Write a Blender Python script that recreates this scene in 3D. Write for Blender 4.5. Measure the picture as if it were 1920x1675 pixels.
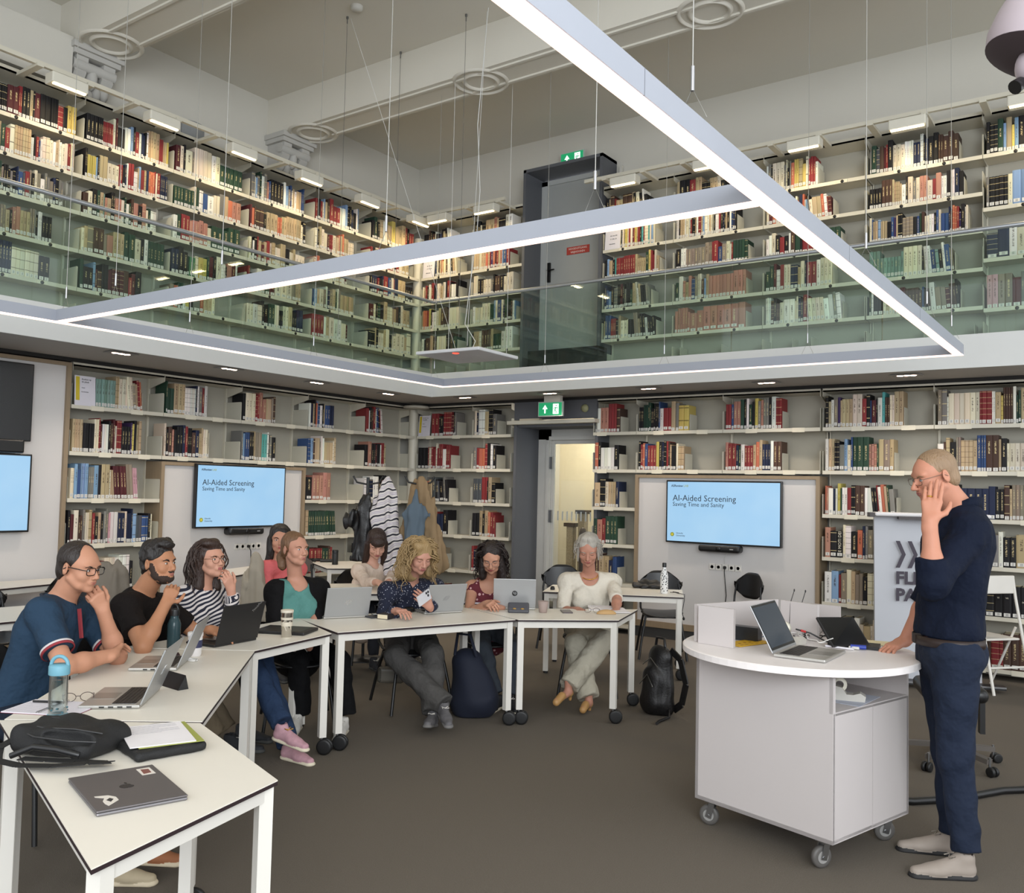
import bpy, bmesh, math, random
import numpy as np
from mathutils import Vector, Matrix, Euler
R = math.radians
for o in list(bpy.data.objects): bpy.data.objects.remove(o)
S = bpy.context.scene; COL = S.collection
random.seed(7)
# ---------------- camera
F_PX, YAW, PIT, ROL, H = 1689.3, R(35.2779), R(2.8219), R(1.3023), 1.65
fw = Vector((-math.sin(YAW)*math.cos(PIT), math.cos(YAW)*math.cos(PIT), math.sin(PIT)))
r0 = Vector((math.cos(YAW), math.sin(YAW), 0)); u0 = r0.cross(fw)
rt = math.cos(ROL)*r0 + math.sin(ROL)*u0; up = -math.sin(ROL)*r0 + math.cos(ROL)*u0
EYE = Vector((0, 0, H))
cam = bpy.data.cameras.new('camera'); camo = bpy.data.objects.new('camera', cam); COL.objects.link(camo)
cam.sensor_fit = 'HORIZONTAL'; cam.sensor_width = 36; cam.lens = 36*F_PX/1920; cam.clip_start = .05; cam.clip_end = 200
m3 = Matrix((rt, up, -fw)).transposed(); camo.matrix_world = Matrix.Translation(EYE) @ m3.to_4x4()
S.camera = camo
# ---------------- world: soft daylight that comes in through the open end of the hall behind the camera
w = bpy.data.worlds.new('world'); S.world = w; w.use_nodes = True
bg = w.node_tree.nodes['Background']; bg.inputs[0].default_value = (.93, .96, 1.0, 1); bg.inputs[1].default_value = 1.55
S.view_settings.view_transform = 'Standard'; S.view_settings.look = 'None'; S.view_settings.gamma = 1
S.view_settings.exposure = 0.3; S.view_settings.use_curve_mapping = False
def light(name, kind, loc, energy, col, rot=(0, 0, 0), **k):
    l = bpy.data.lights.new(name, kind); l.energy = energy; l.color = col
    for a, b in k.items(): setattr(l, a, b)
    o = bpy.data.objects.new(name, l); o.location = loc; o.rotation_euler = rot; COL.objects.link(o); return o
# daylight from the tall windows of the hall, behind and to the right of the camera
light('window_daylight', 'AREA', (3.2, -2.5, 3.6), 420, (.9, .96, 1), (R(98), 0, R(50)), shape='RECTANGLE', size=4, size_y=3.2)

# ---------------- helpers
def lin(c):
    if isinstance(c, str):
        c = [int(c[i:i+2], 16)/255 for i in (0, 2, 4)]
    return tuple(x/12.92 if x <= .04045 else ((x+.055)/1.055)**2.4 for x in c)
def ray(px, py): return (px-960)/F_PX*rt - (py-837.5)/F_PX*up + fw
def atz(px, py, z): d = ray(px, py); return EYE + d*((z-H)/d.z)
def atd(px, py, D): return EYE + ray(px, py)*D
class MB:
    def __init__(s): s.v = []; s.f = []; s.m = []; s.T = None; s.sm = []
    def add(s, vs, fs, m=0, sm=False):
        b = len(s.v)
        if s.T is not None: vs = [s.T @ Vector(p) for p in vs]
        s.v += [tuple(p) for p in vs]; s.f += [tuple(b+i for i in f) for f in fs]; s.m += [m]*len(fs); s.sm += [sm]*len(fs); return s
    def box(s, x0, x1, y0, y1, z0, z1, m=0):
        vs = [(x, y, z) for z in (z0, z1) for y in (y0, y1) for x in (x0, x1)]
        return s.add(vs, [(0, 2, 3, 1), (4, 5, 7, 6), (0, 1, 5, 4), (2, 6, 7, 3), (0, 4, 6, 2), (1, 3, 7, 5)], m)
    def bar(s, a, b, w_, h_, m=0, upv=(0, 0, 1)):
        a = Vector(a); b = Vector(b); d = (b-a).normalized(); u = Vector(upv)
        x = d.cross(u); x = (x if x.length > 1e-4 else Vector((1, 0, 0))).normalized()*w_/2; y = x.cross(d).normalized()*h_/2
        vs = [p+i*x+j*y for p in (a, b) for i, j in ((-1, -1), (1, -1), (1, 1), (-1, 1))]
        return s.add(vs, [(3, 2, 1, 0), (4, 5, 6, 7), (0, 1, 5, 4), (1, 2, 6, 5), (2, 3, 7, 6), (3, 0, 4, 7)], m)
    def tube(s, pts, r, n=8, m=0, cap=True, sm=True):
        pts = [Vector(p) for p in pts]; rs = r if hasattr(r, '__len__') else [r]*len(pts)
        vs = []; fs = []; px = None
        for i, p in enumerate(pts):
            d = (pts[min(i+1, len(pts)-1)]-pts[max(i-1, 0)]).normalized()
            if px is None:
                px = d.cross(Vector((0, 0, 1)));
                if px.length < 1e-3: px = d.cross(Vector((0, 1, 0)))
            px = (px-d*px.dot(d)).normalized(); py = d.cross(px)
            vs += [p+rs[i]*(math.cos(t)*px+math.sin(t)*py) for t in [2*math.pi*k/n for k in range(n)]]
        for i in range(len(pts)-1):
            for k in range(n): fs.append((i*n+k, i*n+(k+1) % n, (i+1)*n+(k+1) % n, (i+1)*n+k))
        s.add(vs, fs, m, sm)
        if cap: s.add(vs[:n], [tuple(range(n))[::-1]], m); s.add(vs[-n:], [tuple(range(n))], m)
        return s
    def lathe(s, prof, c=(0, 0, 0), n=24, m=0, ax=None, sm=True, cap=True):
        c = Vector(c); q = Vector((0, 0, 1)).rotation_difference(Vector(ax)).to_matrix() if ax is not None else Matrix.Identity(3)
        vs = [c+q @ Vector((r*math.cos(2*math.pi*k/n), r*math.sin(2*math.pi*k/n), z)) for r, z in prof for k in range(n)]
        fs = [(i*n+k, i*n+(k+1) % n, (i+1)*n+(k+1) % n, (i+1)*n+k) for i in range(len(prof)-1) for k in range(n)]
        s.add(vs, fs, m, sm)
        if not cap: return s
        if prof[0][0] > 1e-5: s.add(vs[:n], [tuple(range(n))[::-1]], m)
        if prof[-1][0] > 1e-5: s.add(vs[-n:], [tuple(range(n))], m)
        return s
    def prism(s, poly, z0, z1, m=0):
        n = len(poly); vs = [(x, y, z0) for x, y in poly]+[(x, y, z1) for x, y in poly]
        return s.add(vs, [tuple(range(n))[::-1], tuple(range(n, 2*n))]+[(i, (i+1) % n, n+(i+1) % n, n+i) for i in range(n)], m)
    def ell(s, c, r, n=12, k=8, m=0):
        c = Vector(c); vs = [c+Vector((0, 0, -r[2]))]
        for i in range(1, k):
            a = math.pi*i/k-math.pi/2
            vs += [c+Vector((r[0]*math.cos(a)*math.cos(2*math.pi*j/n), r[1]*math.cos(a)*math.sin(2*math.pi*j/n), r[2]*math.sin(a))) for j in range(n)]
        vs.append(c+Vector((0, 0, r[2]))); fs = [(0, 1+(j+1) % n, 1+j) for j in range(n)]
        for i in range(k-2):
            fs += [(1+i*n+j, 1+i*n+(j+1) % n, 1+(i+1)*n+(j+1) % n, 1+(i+1)*n+j) for j in range(n)]
        fs += [(len(vs)-1, len(vs)-1-n+j, len(vs)-1-n+(j+1) % n) for j in range(n)]
        return s.add(vs, fs, m, True)
    def mesh(s, name, mats):
        me = bpy.data.meshes.new(name); me.from_pydata(s.v, [], s.f)
        for mt in (mats if isinstance(mats, (list, tuple)) else [mats]): me.materials.append(mt)
        me.polygons.foreach_set('material_index', s.m); me.polygons.foreach_set('use_smooth', s.sm); me.update(); return me
    def build(s, name, mats, parent=None, loc=None, **k): return link(name, s.mesh(name, mats), parent, loc, **k)
def link(name, me, parent=None, loc=None, label=None, cat=None, group=None, kind=None):
    o = bpy.data.objects.new(name, me); COL.objects.link(o)
    if parent: o.parent = parent
    if loc is not None: o.location = loc
    return tag(o, label, cat, group, kind)
def tag(o, label=None, cat=None, group=None, kind=None):
    for a, b in (('label', label), ('category', cat), ('group', group), ('kind', kind)):
        if b: o[a] = b
    return o
def thing(name, label, cat, loc=(0, 0, 0), rz=0, group=None, kind=None):
    o = bpy.data.objects.new(name, None); COL.objects.link(o); o.location = loc; o.rotation_euler = (0, 0, rz); o.empty_display_size = .1
    return tag(o, label, cat, group, kind)
def dup(root, loc, rz, label, group=None):
    r = root.copy(); COL.objects.link(r); r.location = loc; r.rotation_euler = (0, 0, rz); r['label'] = label
    if group: r['group'] = group
    for ch in list(root.children):
        c = ch.copy(); COL.objects.link(c); c.parent = r
        for g in ch.children: d = g.copy(); COL.objects.link(d); d.parent = c
    return r
def bevel(o, wd=.004, seg=2):
    m = o.modifiers.new('bevel', 'BEVEL'); m.width = wd; m.segments = seg; m.limit_method = 'ANGLE'; return o
_fc = {}
def text(s, size, mat, name='lettering', parent=None, mtx=None, align='LEFT', bold=0, label=None, xs=1.0):
    key = (s, size, align, bold, xs)
    if key not in _fc:
        c = bpy.data.curves.new('t', 'FONT'); c.body = s; c.size = size; c.align_x = align; c.offset = bold; c.extrude = 0.0006; c.resolution_u = 2
        o = bpy.data.objects.new('t', c); me = bpy.data.meshes.new_from_object(o); bpy.data.objects.remove(o)
        if xs != 1: me.transform(Matrix.Diagonal((xs, 1, 1, 1)))
        _fc[key] = me
    me = _fc[key].copy(); me.materials.clear(); me.materials.append(mat)
    o = link(name, me, parent, label=label)
    if mtx is not None: o.matrix_local = mtx
    return o
MATS = {}
def M(name, col, rough=.6, metal=0, var=.06, vs=8, bump=0, bs=60, emit=None, es=0, trans=0, ior=1.45, alpha=1, coat=0, stretch=None, spec=None):
    if name in MATS: return MATS[name]
    m = bpy.data.materials.new(name); m.use_nodes = True; nt = m.node_tree; N = nt.nodes; L = nt.links; p = N['Principled BSDF']
    c = lin(col); p.inputs['Roughness'].default_value = rough; p.inputs['Metallic'].default_value = metal
    tc = N.new('ShaderNodeTexCoord'); mp = N.new('ShaderNodeMapping'); L.new(tc.outputs['Object'], mp.inputs[0])
    if stretch: mp.inputs['Scale'].default_value = stretch
    nz = N.new('ShaderNodeTexNoise'); nz.inputs['Scale'].default_value = vs; nz.inputs['Detail'].default_value = 4; L.new(mp.outputs[0], nz.inputs['Vector'])
    mx = N.new('ShaderNodeMix'); mx.data_type = 'RGBA'; mx.inputs[6].default_value = (*[x*(1-var) for x in c], 1); mx.inputs[7].default_value = (*[min(1, x*(1+var)) for x in c], 1)
    L.new(nz.outputs[0], mx.inputs[0]); L.new(mx.outputs[2], p.inputs['Base Color'])
    if bump:
        n2 = N.new('ShaderNodeTexNoise'); n2.inputs['Scale'].default_value = bs; n2.inputs['Detail'].default_value = 3; L.new(mp.outputs[0], n2.inputs['Vector'])
        b = N.new('ShaderNodeBump'); b.inputs['Strength'].default_value = bump; b.inputs['Distance'].default_value = .01; L.new(n2.outputs[0], b.inputs['Height']); L.new(b.outputs[0], p.inputs['Normal'])
    if emit: p.inputs['Emission Color'].default_value = (*lin(emit), 1); p.inputs['Emission Strength'].default_value = es
    if trans: p.inputs['Transmission Weight'].default_value = trans; p.inputs['IOR'].default_value = ior
    if coat: p.inputs['Coat Weight'].default_value = coat
    if spec is not None: p.inputs['Specular IOR Level'].default_value = spec
    p.inputs['Alpha'].default_value = alpha; MATS[name] = m; return m
plaster = M('plaster', 'c6c3ba', .9, var=.03, vs=1.2, bump=.05, bs=30)
ceilm = M('ceiling_paint', 'd2cec3', .9, var=.04, vs=.8)
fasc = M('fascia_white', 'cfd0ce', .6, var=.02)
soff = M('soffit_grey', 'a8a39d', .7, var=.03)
carpet = M('carpet', '6b645b', .95, var=.22, vs=180, bump=.5, bs=400, spec=.1)
shelfm = M('shelf_enamel', 'cdc8b8', .45, var=.02)
shelfback = M('shelf_back', 'a9a598', .6, var=.03)
plate = M('bookend_enamel', 'c4c1b2', .5, var=.02)
darkback = M('dark_recess', '3c3b3a', .8)
oak = M('oak_trim', '8e7c64', .5, var=.12, vs=6, stretch=(8, 8, .6), bump=.1)
whitem = M('white_laminate', 'e4e1de', .45, var=.01)
board = M('white_board', 'cbc8c6', .4, var=.01)
black = M('black_plastic', '131314', .4)
blackm = M('black_satin', '0c0c0d', .3)
steel = M('brushed_steel', 'a5a6a8', .3, 1)
led = M('led_diffuser', 'ffffff', .5, emit='ffd3bc', es=1.5)
led2 = M('shelf_lamp_lens', 'ffffff', .5, emit='ffe2a8', es=4.5)
spot = M('spot_lens', 'ffffff', .5, emit='ffd9c0', es=9)
profm = M('lamp_profile', '9b9fa9', .45, var=.02)
greyp = M('grey_portal', '56585d', .6, var=.04)
doorg = M('door_grey', '9b9d9b', .5, var=.03)
framew = M('door_frame_paint', 'c0bfba', .5)
wire = M('steel_wire', 'aaa9a4', .4, .6)
alum = M('handrail_aluminium', 'b4b8bd', .35, .7)
# thin green-tinted balustrade glass
gl = bpy.data.materials.new('balustrade_glass'); gl.use_nodes = True; nt = gl.node_tree; N = nt.nodes; L = nt.links; N.clear()
out = N.new('ShaderNodeOutputMaterial'); tr = N.new('ShaderNodeBsdfTransparent'); tr.inputs[0].default_value = (.85, .92, .89, 1)
gs = N.new('ShaderNodeBsdfGlossy'); gs.inputs[0].default_value = (.9, 1, .97, 1); gs.inputs['Roughness'].default_value = .02
fr = N.new('ShaderNodeFresnel'); fr.inputs[0].default_value = 1.5; mx = N.new('ShaderNodeMixShader')
ge = N.new('ShaderNodeNewGeometry'); mm = N.new('ShaderNodeMath'); mm.operation = 'SUBTRACT'; mm.inputs[0].default_value = 1; L.new(ge.outputs['Backfacing'], mm.inputs[1])
m2 = N.new('ShaderNodeMath'); m2.operation = 'MULTIPLY'; L.new(fr.outputs[0], m2.inputs[0]); L.new(mm.outputs[0], m2.inputs[1]); L.new(m2.outputs[0], mx.inputs[0]); L.new(tr.outputs[0], mx.inputs[1]); L.new(gs.outputs[0], mx.inputs[2]); L.new(mx.outputs[0], out.inputs[0])

gl2 = gl.copy(); gl2.name = 'door_glass_clear'
for n_ in gl2.node_tree.nodes:
    if n_.type == 'BSDF_TRANSPARENT': n_.inputs[0].default_value = (.93, .94, .92, 1)
# ---------------- the hall
XL, YB = -8.41, 9.5            # fronts of the shelving
XW, YW, ZC, ZB, ZS, ZF = -8.75, 9.84, 6.35, 5.9, 2.82, 3.11
MB().box(-9.2, 4, -4, 11.4, -.1, 0).build('floor', carpet, kind='structure')
MB().box(XW-.2, XW, -4, YW, 0, ZC).build('wall_left', plaster, kind='structure')
c = MB(); c.box(XW-.2, -6.66, YW, YW+.2, 0, ZC).box(-5.48, 4, YW, YW+.2, 0, ZC).box(-6.66, -5.48, YW, YW+.2, 2.95, 3.11).box(-6.66, -5.48, YW, YW+.2, 5.83, ZC)
c.build('wall_back', plaster, kind='structure')
MB().box(XW-.2, 4, -4, YW+.2, ZC, ZC+.15).build('ceiling', ceilm, kind='structure')
# ceiling beams with moulded rims and medallion rings
for i, y0 in enumerate((7.04, 4.47, 1.9)):
    b = thing('ceiling_beam', ('deep plaster ceiling beam with ring medallions nearest the back wall', 'deep plaster ceiling beam second from the back wall', 'deep plaster ceiling beam at the top of the view')[i], 'beam', (0, y0, 0), group=None)
    MB().box(XW, 4, 0, .44, ZB, ZC).build('beam_body', ceilm, b)
    for yy in (.05, .36): MB().box(XW+.75, 4, yy, yy+.03, ZB-.018, ZB).build('rim_moulding', ceilm, b)
    x = -8.2 if i else -8.17
    for k in range(5):
        r = MB(); cx = x+2.53*k
        r.lathe([(.15, 0), (.165, -.022), (.185, -.022), (.20, 0)], (cx, .22, ZB), 32, cap=False).lathe([(.255, 0), (.265, -.02), (.285, -.02), (.30, 0)], (cx, .22, ZB), 32, cap=False)
        r.build('medallion_ring', ceilm, b)
# corbels: scrolled plaster brackets under the beam ends
def corbel(y0, lab):
    t = thing('corbel', lab, 'corbel', (XW, y0, ZB-.42))
    m = M('corbel_plaster', 'b5b3ae', .9)
    a = MB(); a.box(0, .36, -.04, .48, .36, .42).box(0, .33, -.02, .46, .31, .36); a.build('abacus', m, t)
    a = MB()
    prof = [(.30, .31), (.30, .27), (.25, .22), (.27, .17), (.22, .10), (.13, .04), (.05, 0)]
    for y in (.02, .30):
        vs = []
        for (x, z) in prof: vs += [(0, y, z), (x, y, z), (x, y+.12, z), (0, y+.12, z)]
        fs = [(4*i+j, 4*i+(j+1) % 4, 4*i+4+(j+1) % 4, 4*i+4+j) for i in range(len(prof)-1) for j in range(4)]
        a.add(vs, fs+[(0, 1, 2, 3), tuple(4*(len(prof)-1)+j for j in (3, 2, 1, 0))])
    a.tube([(.24, .0, .24), (.24, .44, .24)], .055, 14).tube([(.12, .03, .07), (.12, .41, .07)], .05, 14)
    a.build('scroll', m, t)
    a = MB()
    for k in range(5): a.ell((.17+.02*math.sin(k*2.1), .08+.07*k, .02+.03*math.cos(k*1.7)), (.07, .05, .075), 10, 6)
    a.ell((.2, .22, .16), (.09, .06, .12), 12, 8)
    a.build('leaf_ornament', m, t)
corbel(7.04, 'scrolled white plaster corbel under the beam end nearest the corner')
corbel(4.47, 'scrolled white plaster corbel beside the boxed duct at upper left')
MB().box(XW+.001, XW+.3, 2.2, 4.45, 5.45, 5.94).build('boxed_duct', plaster, label='boxed white duct running along the left wall above the shelves', cat='duct')
# mezzanine slab, soffit, fascia
XF, YF = -7.43, 8.70
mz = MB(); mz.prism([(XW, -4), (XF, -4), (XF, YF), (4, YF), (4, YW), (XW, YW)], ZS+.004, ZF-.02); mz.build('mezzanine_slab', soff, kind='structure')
MB().prism([(XF, -4), (XF+.02, -4), (XF+.02, YF-.02), (4, YF-.02), (4, YF), (XF, YF)], ZS-.005, ZF).build('trim_1', fasc, kind='structure')
MB().prism([(XW, -4), (XF, -4), (XF, YF), (4, YF), (4, YW), (XW, YW)], ZF-.02, ZF).build('mezzanine_floor', M('mezz_floor', '77746c', .7), kind='structure')
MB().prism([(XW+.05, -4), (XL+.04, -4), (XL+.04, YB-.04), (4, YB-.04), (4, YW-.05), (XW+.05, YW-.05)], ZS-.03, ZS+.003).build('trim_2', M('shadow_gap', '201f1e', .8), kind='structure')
# glass balustrade
gb = thing('glass_balustrade', 'frameless green tinted glass balustrade along the mezzanine edge', 'balustrade')
ys = [8.69, 7.02, 5.78, 4.55, 3.3, 2.0, .7]; gx = XF-.03
for a, b in zip(ys, ys[1:]): MB().box(gx-.006, gx+.006, b+.008, a-.004, ZF, 4.02).build('glass_pane', gl, gb)
xs = [XF-.02, -6.1, -4.85, -3.46, -2.0, -.6, .8, 2.2, 3.6]
for a, b in zip(xs, xs[1:]): MB().box(a+.004, b-.008, YF+.024, YF+.036, ZF, 4.02).build('glass_pane', gl, gb)
MB().tube([(gx, .6, 4.04), (gx, YF+.03, 4.04)], .021, 12).build('handrail', alum, gb)
MB().tube([(gx, YF+.03, 4.04), (3.8, YF+.03, 4.04)], .021, 12).build('handrail', alum, gb)
# corner post
MB().tube([(-8.47, 9.56, 0), (-8.47, 9.56, ZS-.06)], .07, 20).build('corner_post', shelfm, label='cream round post in the corner below the mezzanine', cat='post')
MB().tube([(-8.47, 9.56, ZF), (-8.47, 9.56, 5.2)], .07, 20).build('corner_post', shelfm, label='cream round post in the corner of the upper gallery', cat='post')
MB().lathe([(.03, .04), (.17, .035), (.18, .01), (.13, 0), (0, 0)][::-1], (-8.2, 9.3, ZS-.075), 28).build('wifi_puck', M('offwhite_plastic', 'bdb9ac', .5), label='round flat white sensor disc on the soffit at the corner', cat='sensor')
# soffit downlights
for i, q in enumerate([(227, 662), (430, 691), (594, 717), (728, 738), (872, 745), (1031, 737), (1216, 728), (1437, 717), (1700, 703)]):
    p = atz(*q, ZS); side = i < 4
    t = thing('recessed_downlight', ('recessed soffit downlight, %s from the left screen on the left side' % ('first', 'second', 'third', 'fourth')[i]) if side else 'recessed soffit downlight, %s from the corner above the back shelves' % ('first', 'second', 'third', 'fourth', 'fifth')[i-4], 'light', (p.x, p.y, ZS-.004), 0 if not side else R(90), group='soffit downlights')
    a = MB(); a.box(-.13, .13, -.075, .075, -.004, .002); a.build('trim_plate', M('downlight_trim', '8d8a86', .6), t)
    for k in (-1, 0, 1): MB().lathe([(0, -.007), (.026, -.007), (.03, -.004)], (k*.058, 0, 0), 14).build('lens', spot, t)
    light('downlight', 'SPOT', (p.x, p.y, ZS-.03), 32, (1, .86, .72), (0, 0, 0), spot_size=R(125), spot_blend=.8, shadow_soft_size=.05)

# pendant LED frame
zP, hP, wP = 2.75, .084, .066
pl = thing('pendant_lamp', 'large white rectangular LED ring pendant with a crossbar', 'lamp', (0, 0, zP))
segs = [('X', -6.24, -1.2+wP, 7.43, 7.43+wP), ('Y', -6.24, -6.24+wP, -1.2, 7.43), ('Y', -1.2, -1.2+wP, -1.2, 7.43), ('X', -6.24+wP, -1.2, 3.22, 3.22+wP)]
for k, x0, x1, y0, y1 in segs:
    o = MB().box(x0, x1, y0, y1, .006, hP).build('lamp_profile', profm, pl)
    e = .004 if k == 'X' else 0; f_ = .004 if k == 'Y' else 0
    MB().box(x0+f_, x1-f_, y0+e, y1-e, 0, .006).build('diffuser', led, pl)
mb = MB()
for y in (5.9, 4.3, 2.2, 1.0): MB().box(-1.2-.0008, -1.2+wP+.0008, y, y+.003, .006, hP).build('joint_line', M('joint_grey', '70737a', .6), pl)

for x, y in [(-1.17, 6.3), (-1.17, 7.2), (-1.17, 4.75), (-1.17, 2.6), (-6.2, 7.3), (-6.2, 5.6), (-6.2, 4.3), (-6.2, 3.3), (-6.2, 2.4), (-4.9, 7.46), (-3.6, 7.46), (-2.3, 7.46), (-1.9, 3.25), (-3.1, 3.25), (-4.4, 3.25), (-5.5, 3.25)]:
    mb = MB(); mb.tube([(x, y, .24), (x, y, ZC-zP)], .0022, 5); mb.tube([(x-.05, y, hP), (x, y, .19), (x+.05, y, hP)], .0016, 4)
    w_ = mb.build('suspension_wire', wire, pl); MB().tube([(x, y, .18), (x, y, .26)], .007, 8).build('wire_gripper', steel, w_)
# hanging square access-point / climate panel
t = thing('hanging_panel', 'flat white square panel hanging by wires in front of the gallery corner', 'panel', (-5.78, 7.33, 3.03), R(2))
bevel(MB().box(-.40, .40, -.36, .36, 0, .035).build('panel_body', M('panel_white', 'd4d6da', .5), t), .01)
MB().lathe([(0, -.004), (.03, -.004), (.035, 0)], (.05, -.27, 0), 16).build('status_light', M('red_led', 'e03020', .4, emit='ff3a2a', es=3), t)
a = MB(); 
for x, y, tx, ty in ((-.3, .2, -.75, -1.1), (.3, .28, .3, .28), (-.1, -.2, -.1, -.2)): a.tube([(x, y, .03), (x, y, .12), (tx, ty, ZC-3.03)], .0022, 5)
a.tube([(.2, -.2, .03), (.24, -.2, .12), (.12, -.22, .3), (.3, -.3, 1.2), (.36, -.35, 1.6), (.42, -.5, 2.2), (.55, -.55, ZC-3.03)], .004, 6)
a.tube([(.14, -.2, .08), (.16, -.22, .3), (.5, -.5, ZC-3.03)], .0025, 5)
a.build('hanging_cable', M('white_cable', 'd0d0cc', .5), t)
for i, (x, y) in enumerate([(-6.5, 6.17), (-6.54, 7.0), (-5.47, 6.78)]):
    a = MB(); a.lathe([(.012, 0), (.012, -.02), (.005, -.03), (.005, -.07), (0, -.07)], (x, y, ZC), 10).tube([(x, y, ZC-.06), (x, y, 5.2), (x+.01, y, ZF+.02)], .0022, 5)
    a.build('ceiling_hook', M('hook_dark', '5a5955', .5), label='thin wire on a small ceiling hook, %s' % ('leftmost of the three', 'middle one nearest the beam', 'rightmost with a dark clip')[i], cat='hook')
MB().lathe([(0, -.045), (.05, -.045), (.06, -.02), (.06, 0)], (-6.28, 6.08, ZC), 20).build('smoke_detector', M('detector', 'c9c7c0', .5), label='round white smoke detector on the ceiling at the top edge', cat='detector')
# PTZ camera close to the viewer, top right corner
cp = atd(1968, 66, 1.75)
t = thing('dome_camera', 'grey dome security camera hanging at the top right corner', 'camera', cp)
pk = M('camera_shell', 'a79ba0', .45); pk2 = M('camera_under', '4a3f43', .6)
MB().lathe([(0.02, .30), (.05, .20), (.085, .115), (.105, .02), (.108, -.02), (.102, -.045)], (0, 0, 0), 40, ax=(.35, .1, 1)).build('hood', pk, t)
MB().lathe([(.03, -.052), (.06, -.06), (.102, -.046)], (0, 0, 0), 40, ax=(.35, .1, 1)).build('underside', pk2, t)
bo = rt*-.030-Vector((0, 0, .062)); MB().ell(bo, (.034, .034, .040), 24, 14).build('camera_ball', pk, t)
MB().lathe([(0, -.005), (.012, 0), (.014, -.02)], tuple(bo+Vector((-.02, -.02, -.035))), 14, ax=(.5, .6, .6)).build('lens', blackm, t)
MB().tube([(.1, .03, .28), (.1, .03, ZC-cp.z)], .02, 12).build('drop_pipe', pk, t)
# gallery wall speaker
a = MB()
pr = [(.05*math.sin(u)+.02, -.145+.29*(u/math.pi)) for u in [math.pi*i/10 for i in range(11)]]
n = len(pr); vs = [(x, y, 0) for x, y in pr]+[(x, y, .2) for x, y in pr]+[(0, -.145, 0), (0, .145, 0), (0, -.145, .2), (0, .145, .2)]
a.add(vs, [(i, i+1, n+i+1, n+i) for i in range(n-1)]+[tuple([2*n]+list(range(n))+[2*n+1])[::-1], tuple([2*n+2]+list(range(n, 2*n))+[2*n+3]), (0, n, 2*n+2, 2*n), (n-1, 2*n+1, 2*n+3, 2*n-1)])
a.build('wall_speaker', M('speaker_grille', '8b8d8e', .7, bump=.3, bs=500), loc=(XW, 6.0, 5.5), label='curved grey loudspeaker on the left wall above the gallery shelves', cat='speaker')

# lower passage door
g = MB(); g.box(-6.68, -6.64, YB-.02, 10.12, 0, 2.5).box(-5.5, -5.46, YB+.02, 10.12, 0, 2.5).box(-6.68, -5.46, YB-.02, YB+.02, 2.56, ZS).box(-6.68, -5.46, YB+.02, 10.12, 2.47, 2.5)
g.build('wall_recess', greyp, kind='structure')
MB().box(-6.74, -5.44, YB-.1, YB+.1, 2.5, 2.545).build('trim_3', shelfm, kind='structure')
MB().box(-6.55, -6.25, YB-.09, YB+.02, 2.546, 2.57).build('paper_stack', M('paper', 'c8bca4', .8), label='thin stack of papers on the ledge over the door', cat='papers')
d = thing('door_1', None, None, (-6.64, 10.0, 0), kind='structure')
a = MB(); a.box(0, .2, 0, .07, 0, 2.48).box(0, 1.14, 0, .07, 2.34, 2.48).box(.14, .18, -.03, .0, 0, 2.38).box(.14, 1.14, -.03, 0, 2.33, 2.38); a.build('door_frame', framew, d)
a = MB(); a.box(.2, 1.14, .02, .05, 2.28, 2.34).box(.2, 1.14, .02, .05, 0, .12).box(.2, .24, .02, .05, .12, 2.28); a.build('door_leaf', framew, d)
MB().box(.24, 1.14, .03, .038, .12, 2.28).build('door_glass', gl2, d)
mkw = M('glass_marking', 'aab0b0', .5)
a = MB()
for k in range(12): MB().box(.3+.07*k, .32+.07*k, .024, .0285, 1.28, 1.4).build('glass_marking', mkw, d)
for z in (1.95, 1.25, .4): MB().box(.17, .23, -.012, .02, z, z+.16).build('hinge', steel, d)
# stairwell beyond
MB().box(-7.6, -4.4, 11.9, 12.0, 0, 3).build('wall_stairwell', M('stair_wall', 'cfc6b0', .8, var=.03), kind='structure')
MB().box(-7.6, -4.4, 10.2, 12.0, 2.95, 3.05).build('ceiling_stairwell', plaster, kind='structure')
MB().box(-7.6, -7.5, 10.2, 12.0, 0, 3).build('wall_stairwell_left', plaster, kind='structure')
MB().box(-7.6, -4.4, 10.14, 12.0, -.1, -.0).build('floor_stairwell', M('stair_floor', '8a8273', .6), kind='structure')
light('stair_lamp', 'POINT', (-6.4, 11.0, 2.7), 62, (1, .92, .78), shadow_soft_size=.15)
d = thing('door_2', None, None, (-6.75, 11.86, 0), kind='structure')
a = MB(); a.box(0, .1, 0, .04, 0, 2.45).box(0, 1.2, 0, .04, 2.35, 2.45).box(.1, .14, 0, .06, 0, 2.35); a.build('door_frame', M('dk_frame', '8b7f63', .5), d)
MB().box(.14, 1.1, .01, .03, 0, 2.3).build('door_leaf', M('leaf2', 'c8b98c', .6), d)
t = thing('stair_balustrade', 'carved wooden newel posts of the stair seen through the glass door', 'balustrade', (-6.35, 10.6, 0))
wd = M('dark_wood', '3c2a20', .4); pat = M('carved_panel', '9a8a70', .7, var=.5, vs=60)
for x, h in ((-.18, 1.18), (.0, 1.36)):
    MB().box(x, x+.1, -.03, .07, 0, h).build('carved_post', pat, t); MB().box(x-.03, x+.13, -.06, .1, h, h+.05).build('post_cap', wd, t)
MB().lathe([(.05, 0), (.05, .75), (.035, .9), (.05, 1.0), (.03, 1.05), (.055, 1.1), (.04, 1.17), (0, 1.19)], (.24, -.3, 0), 14).build('turned_post', wd, t)
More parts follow.
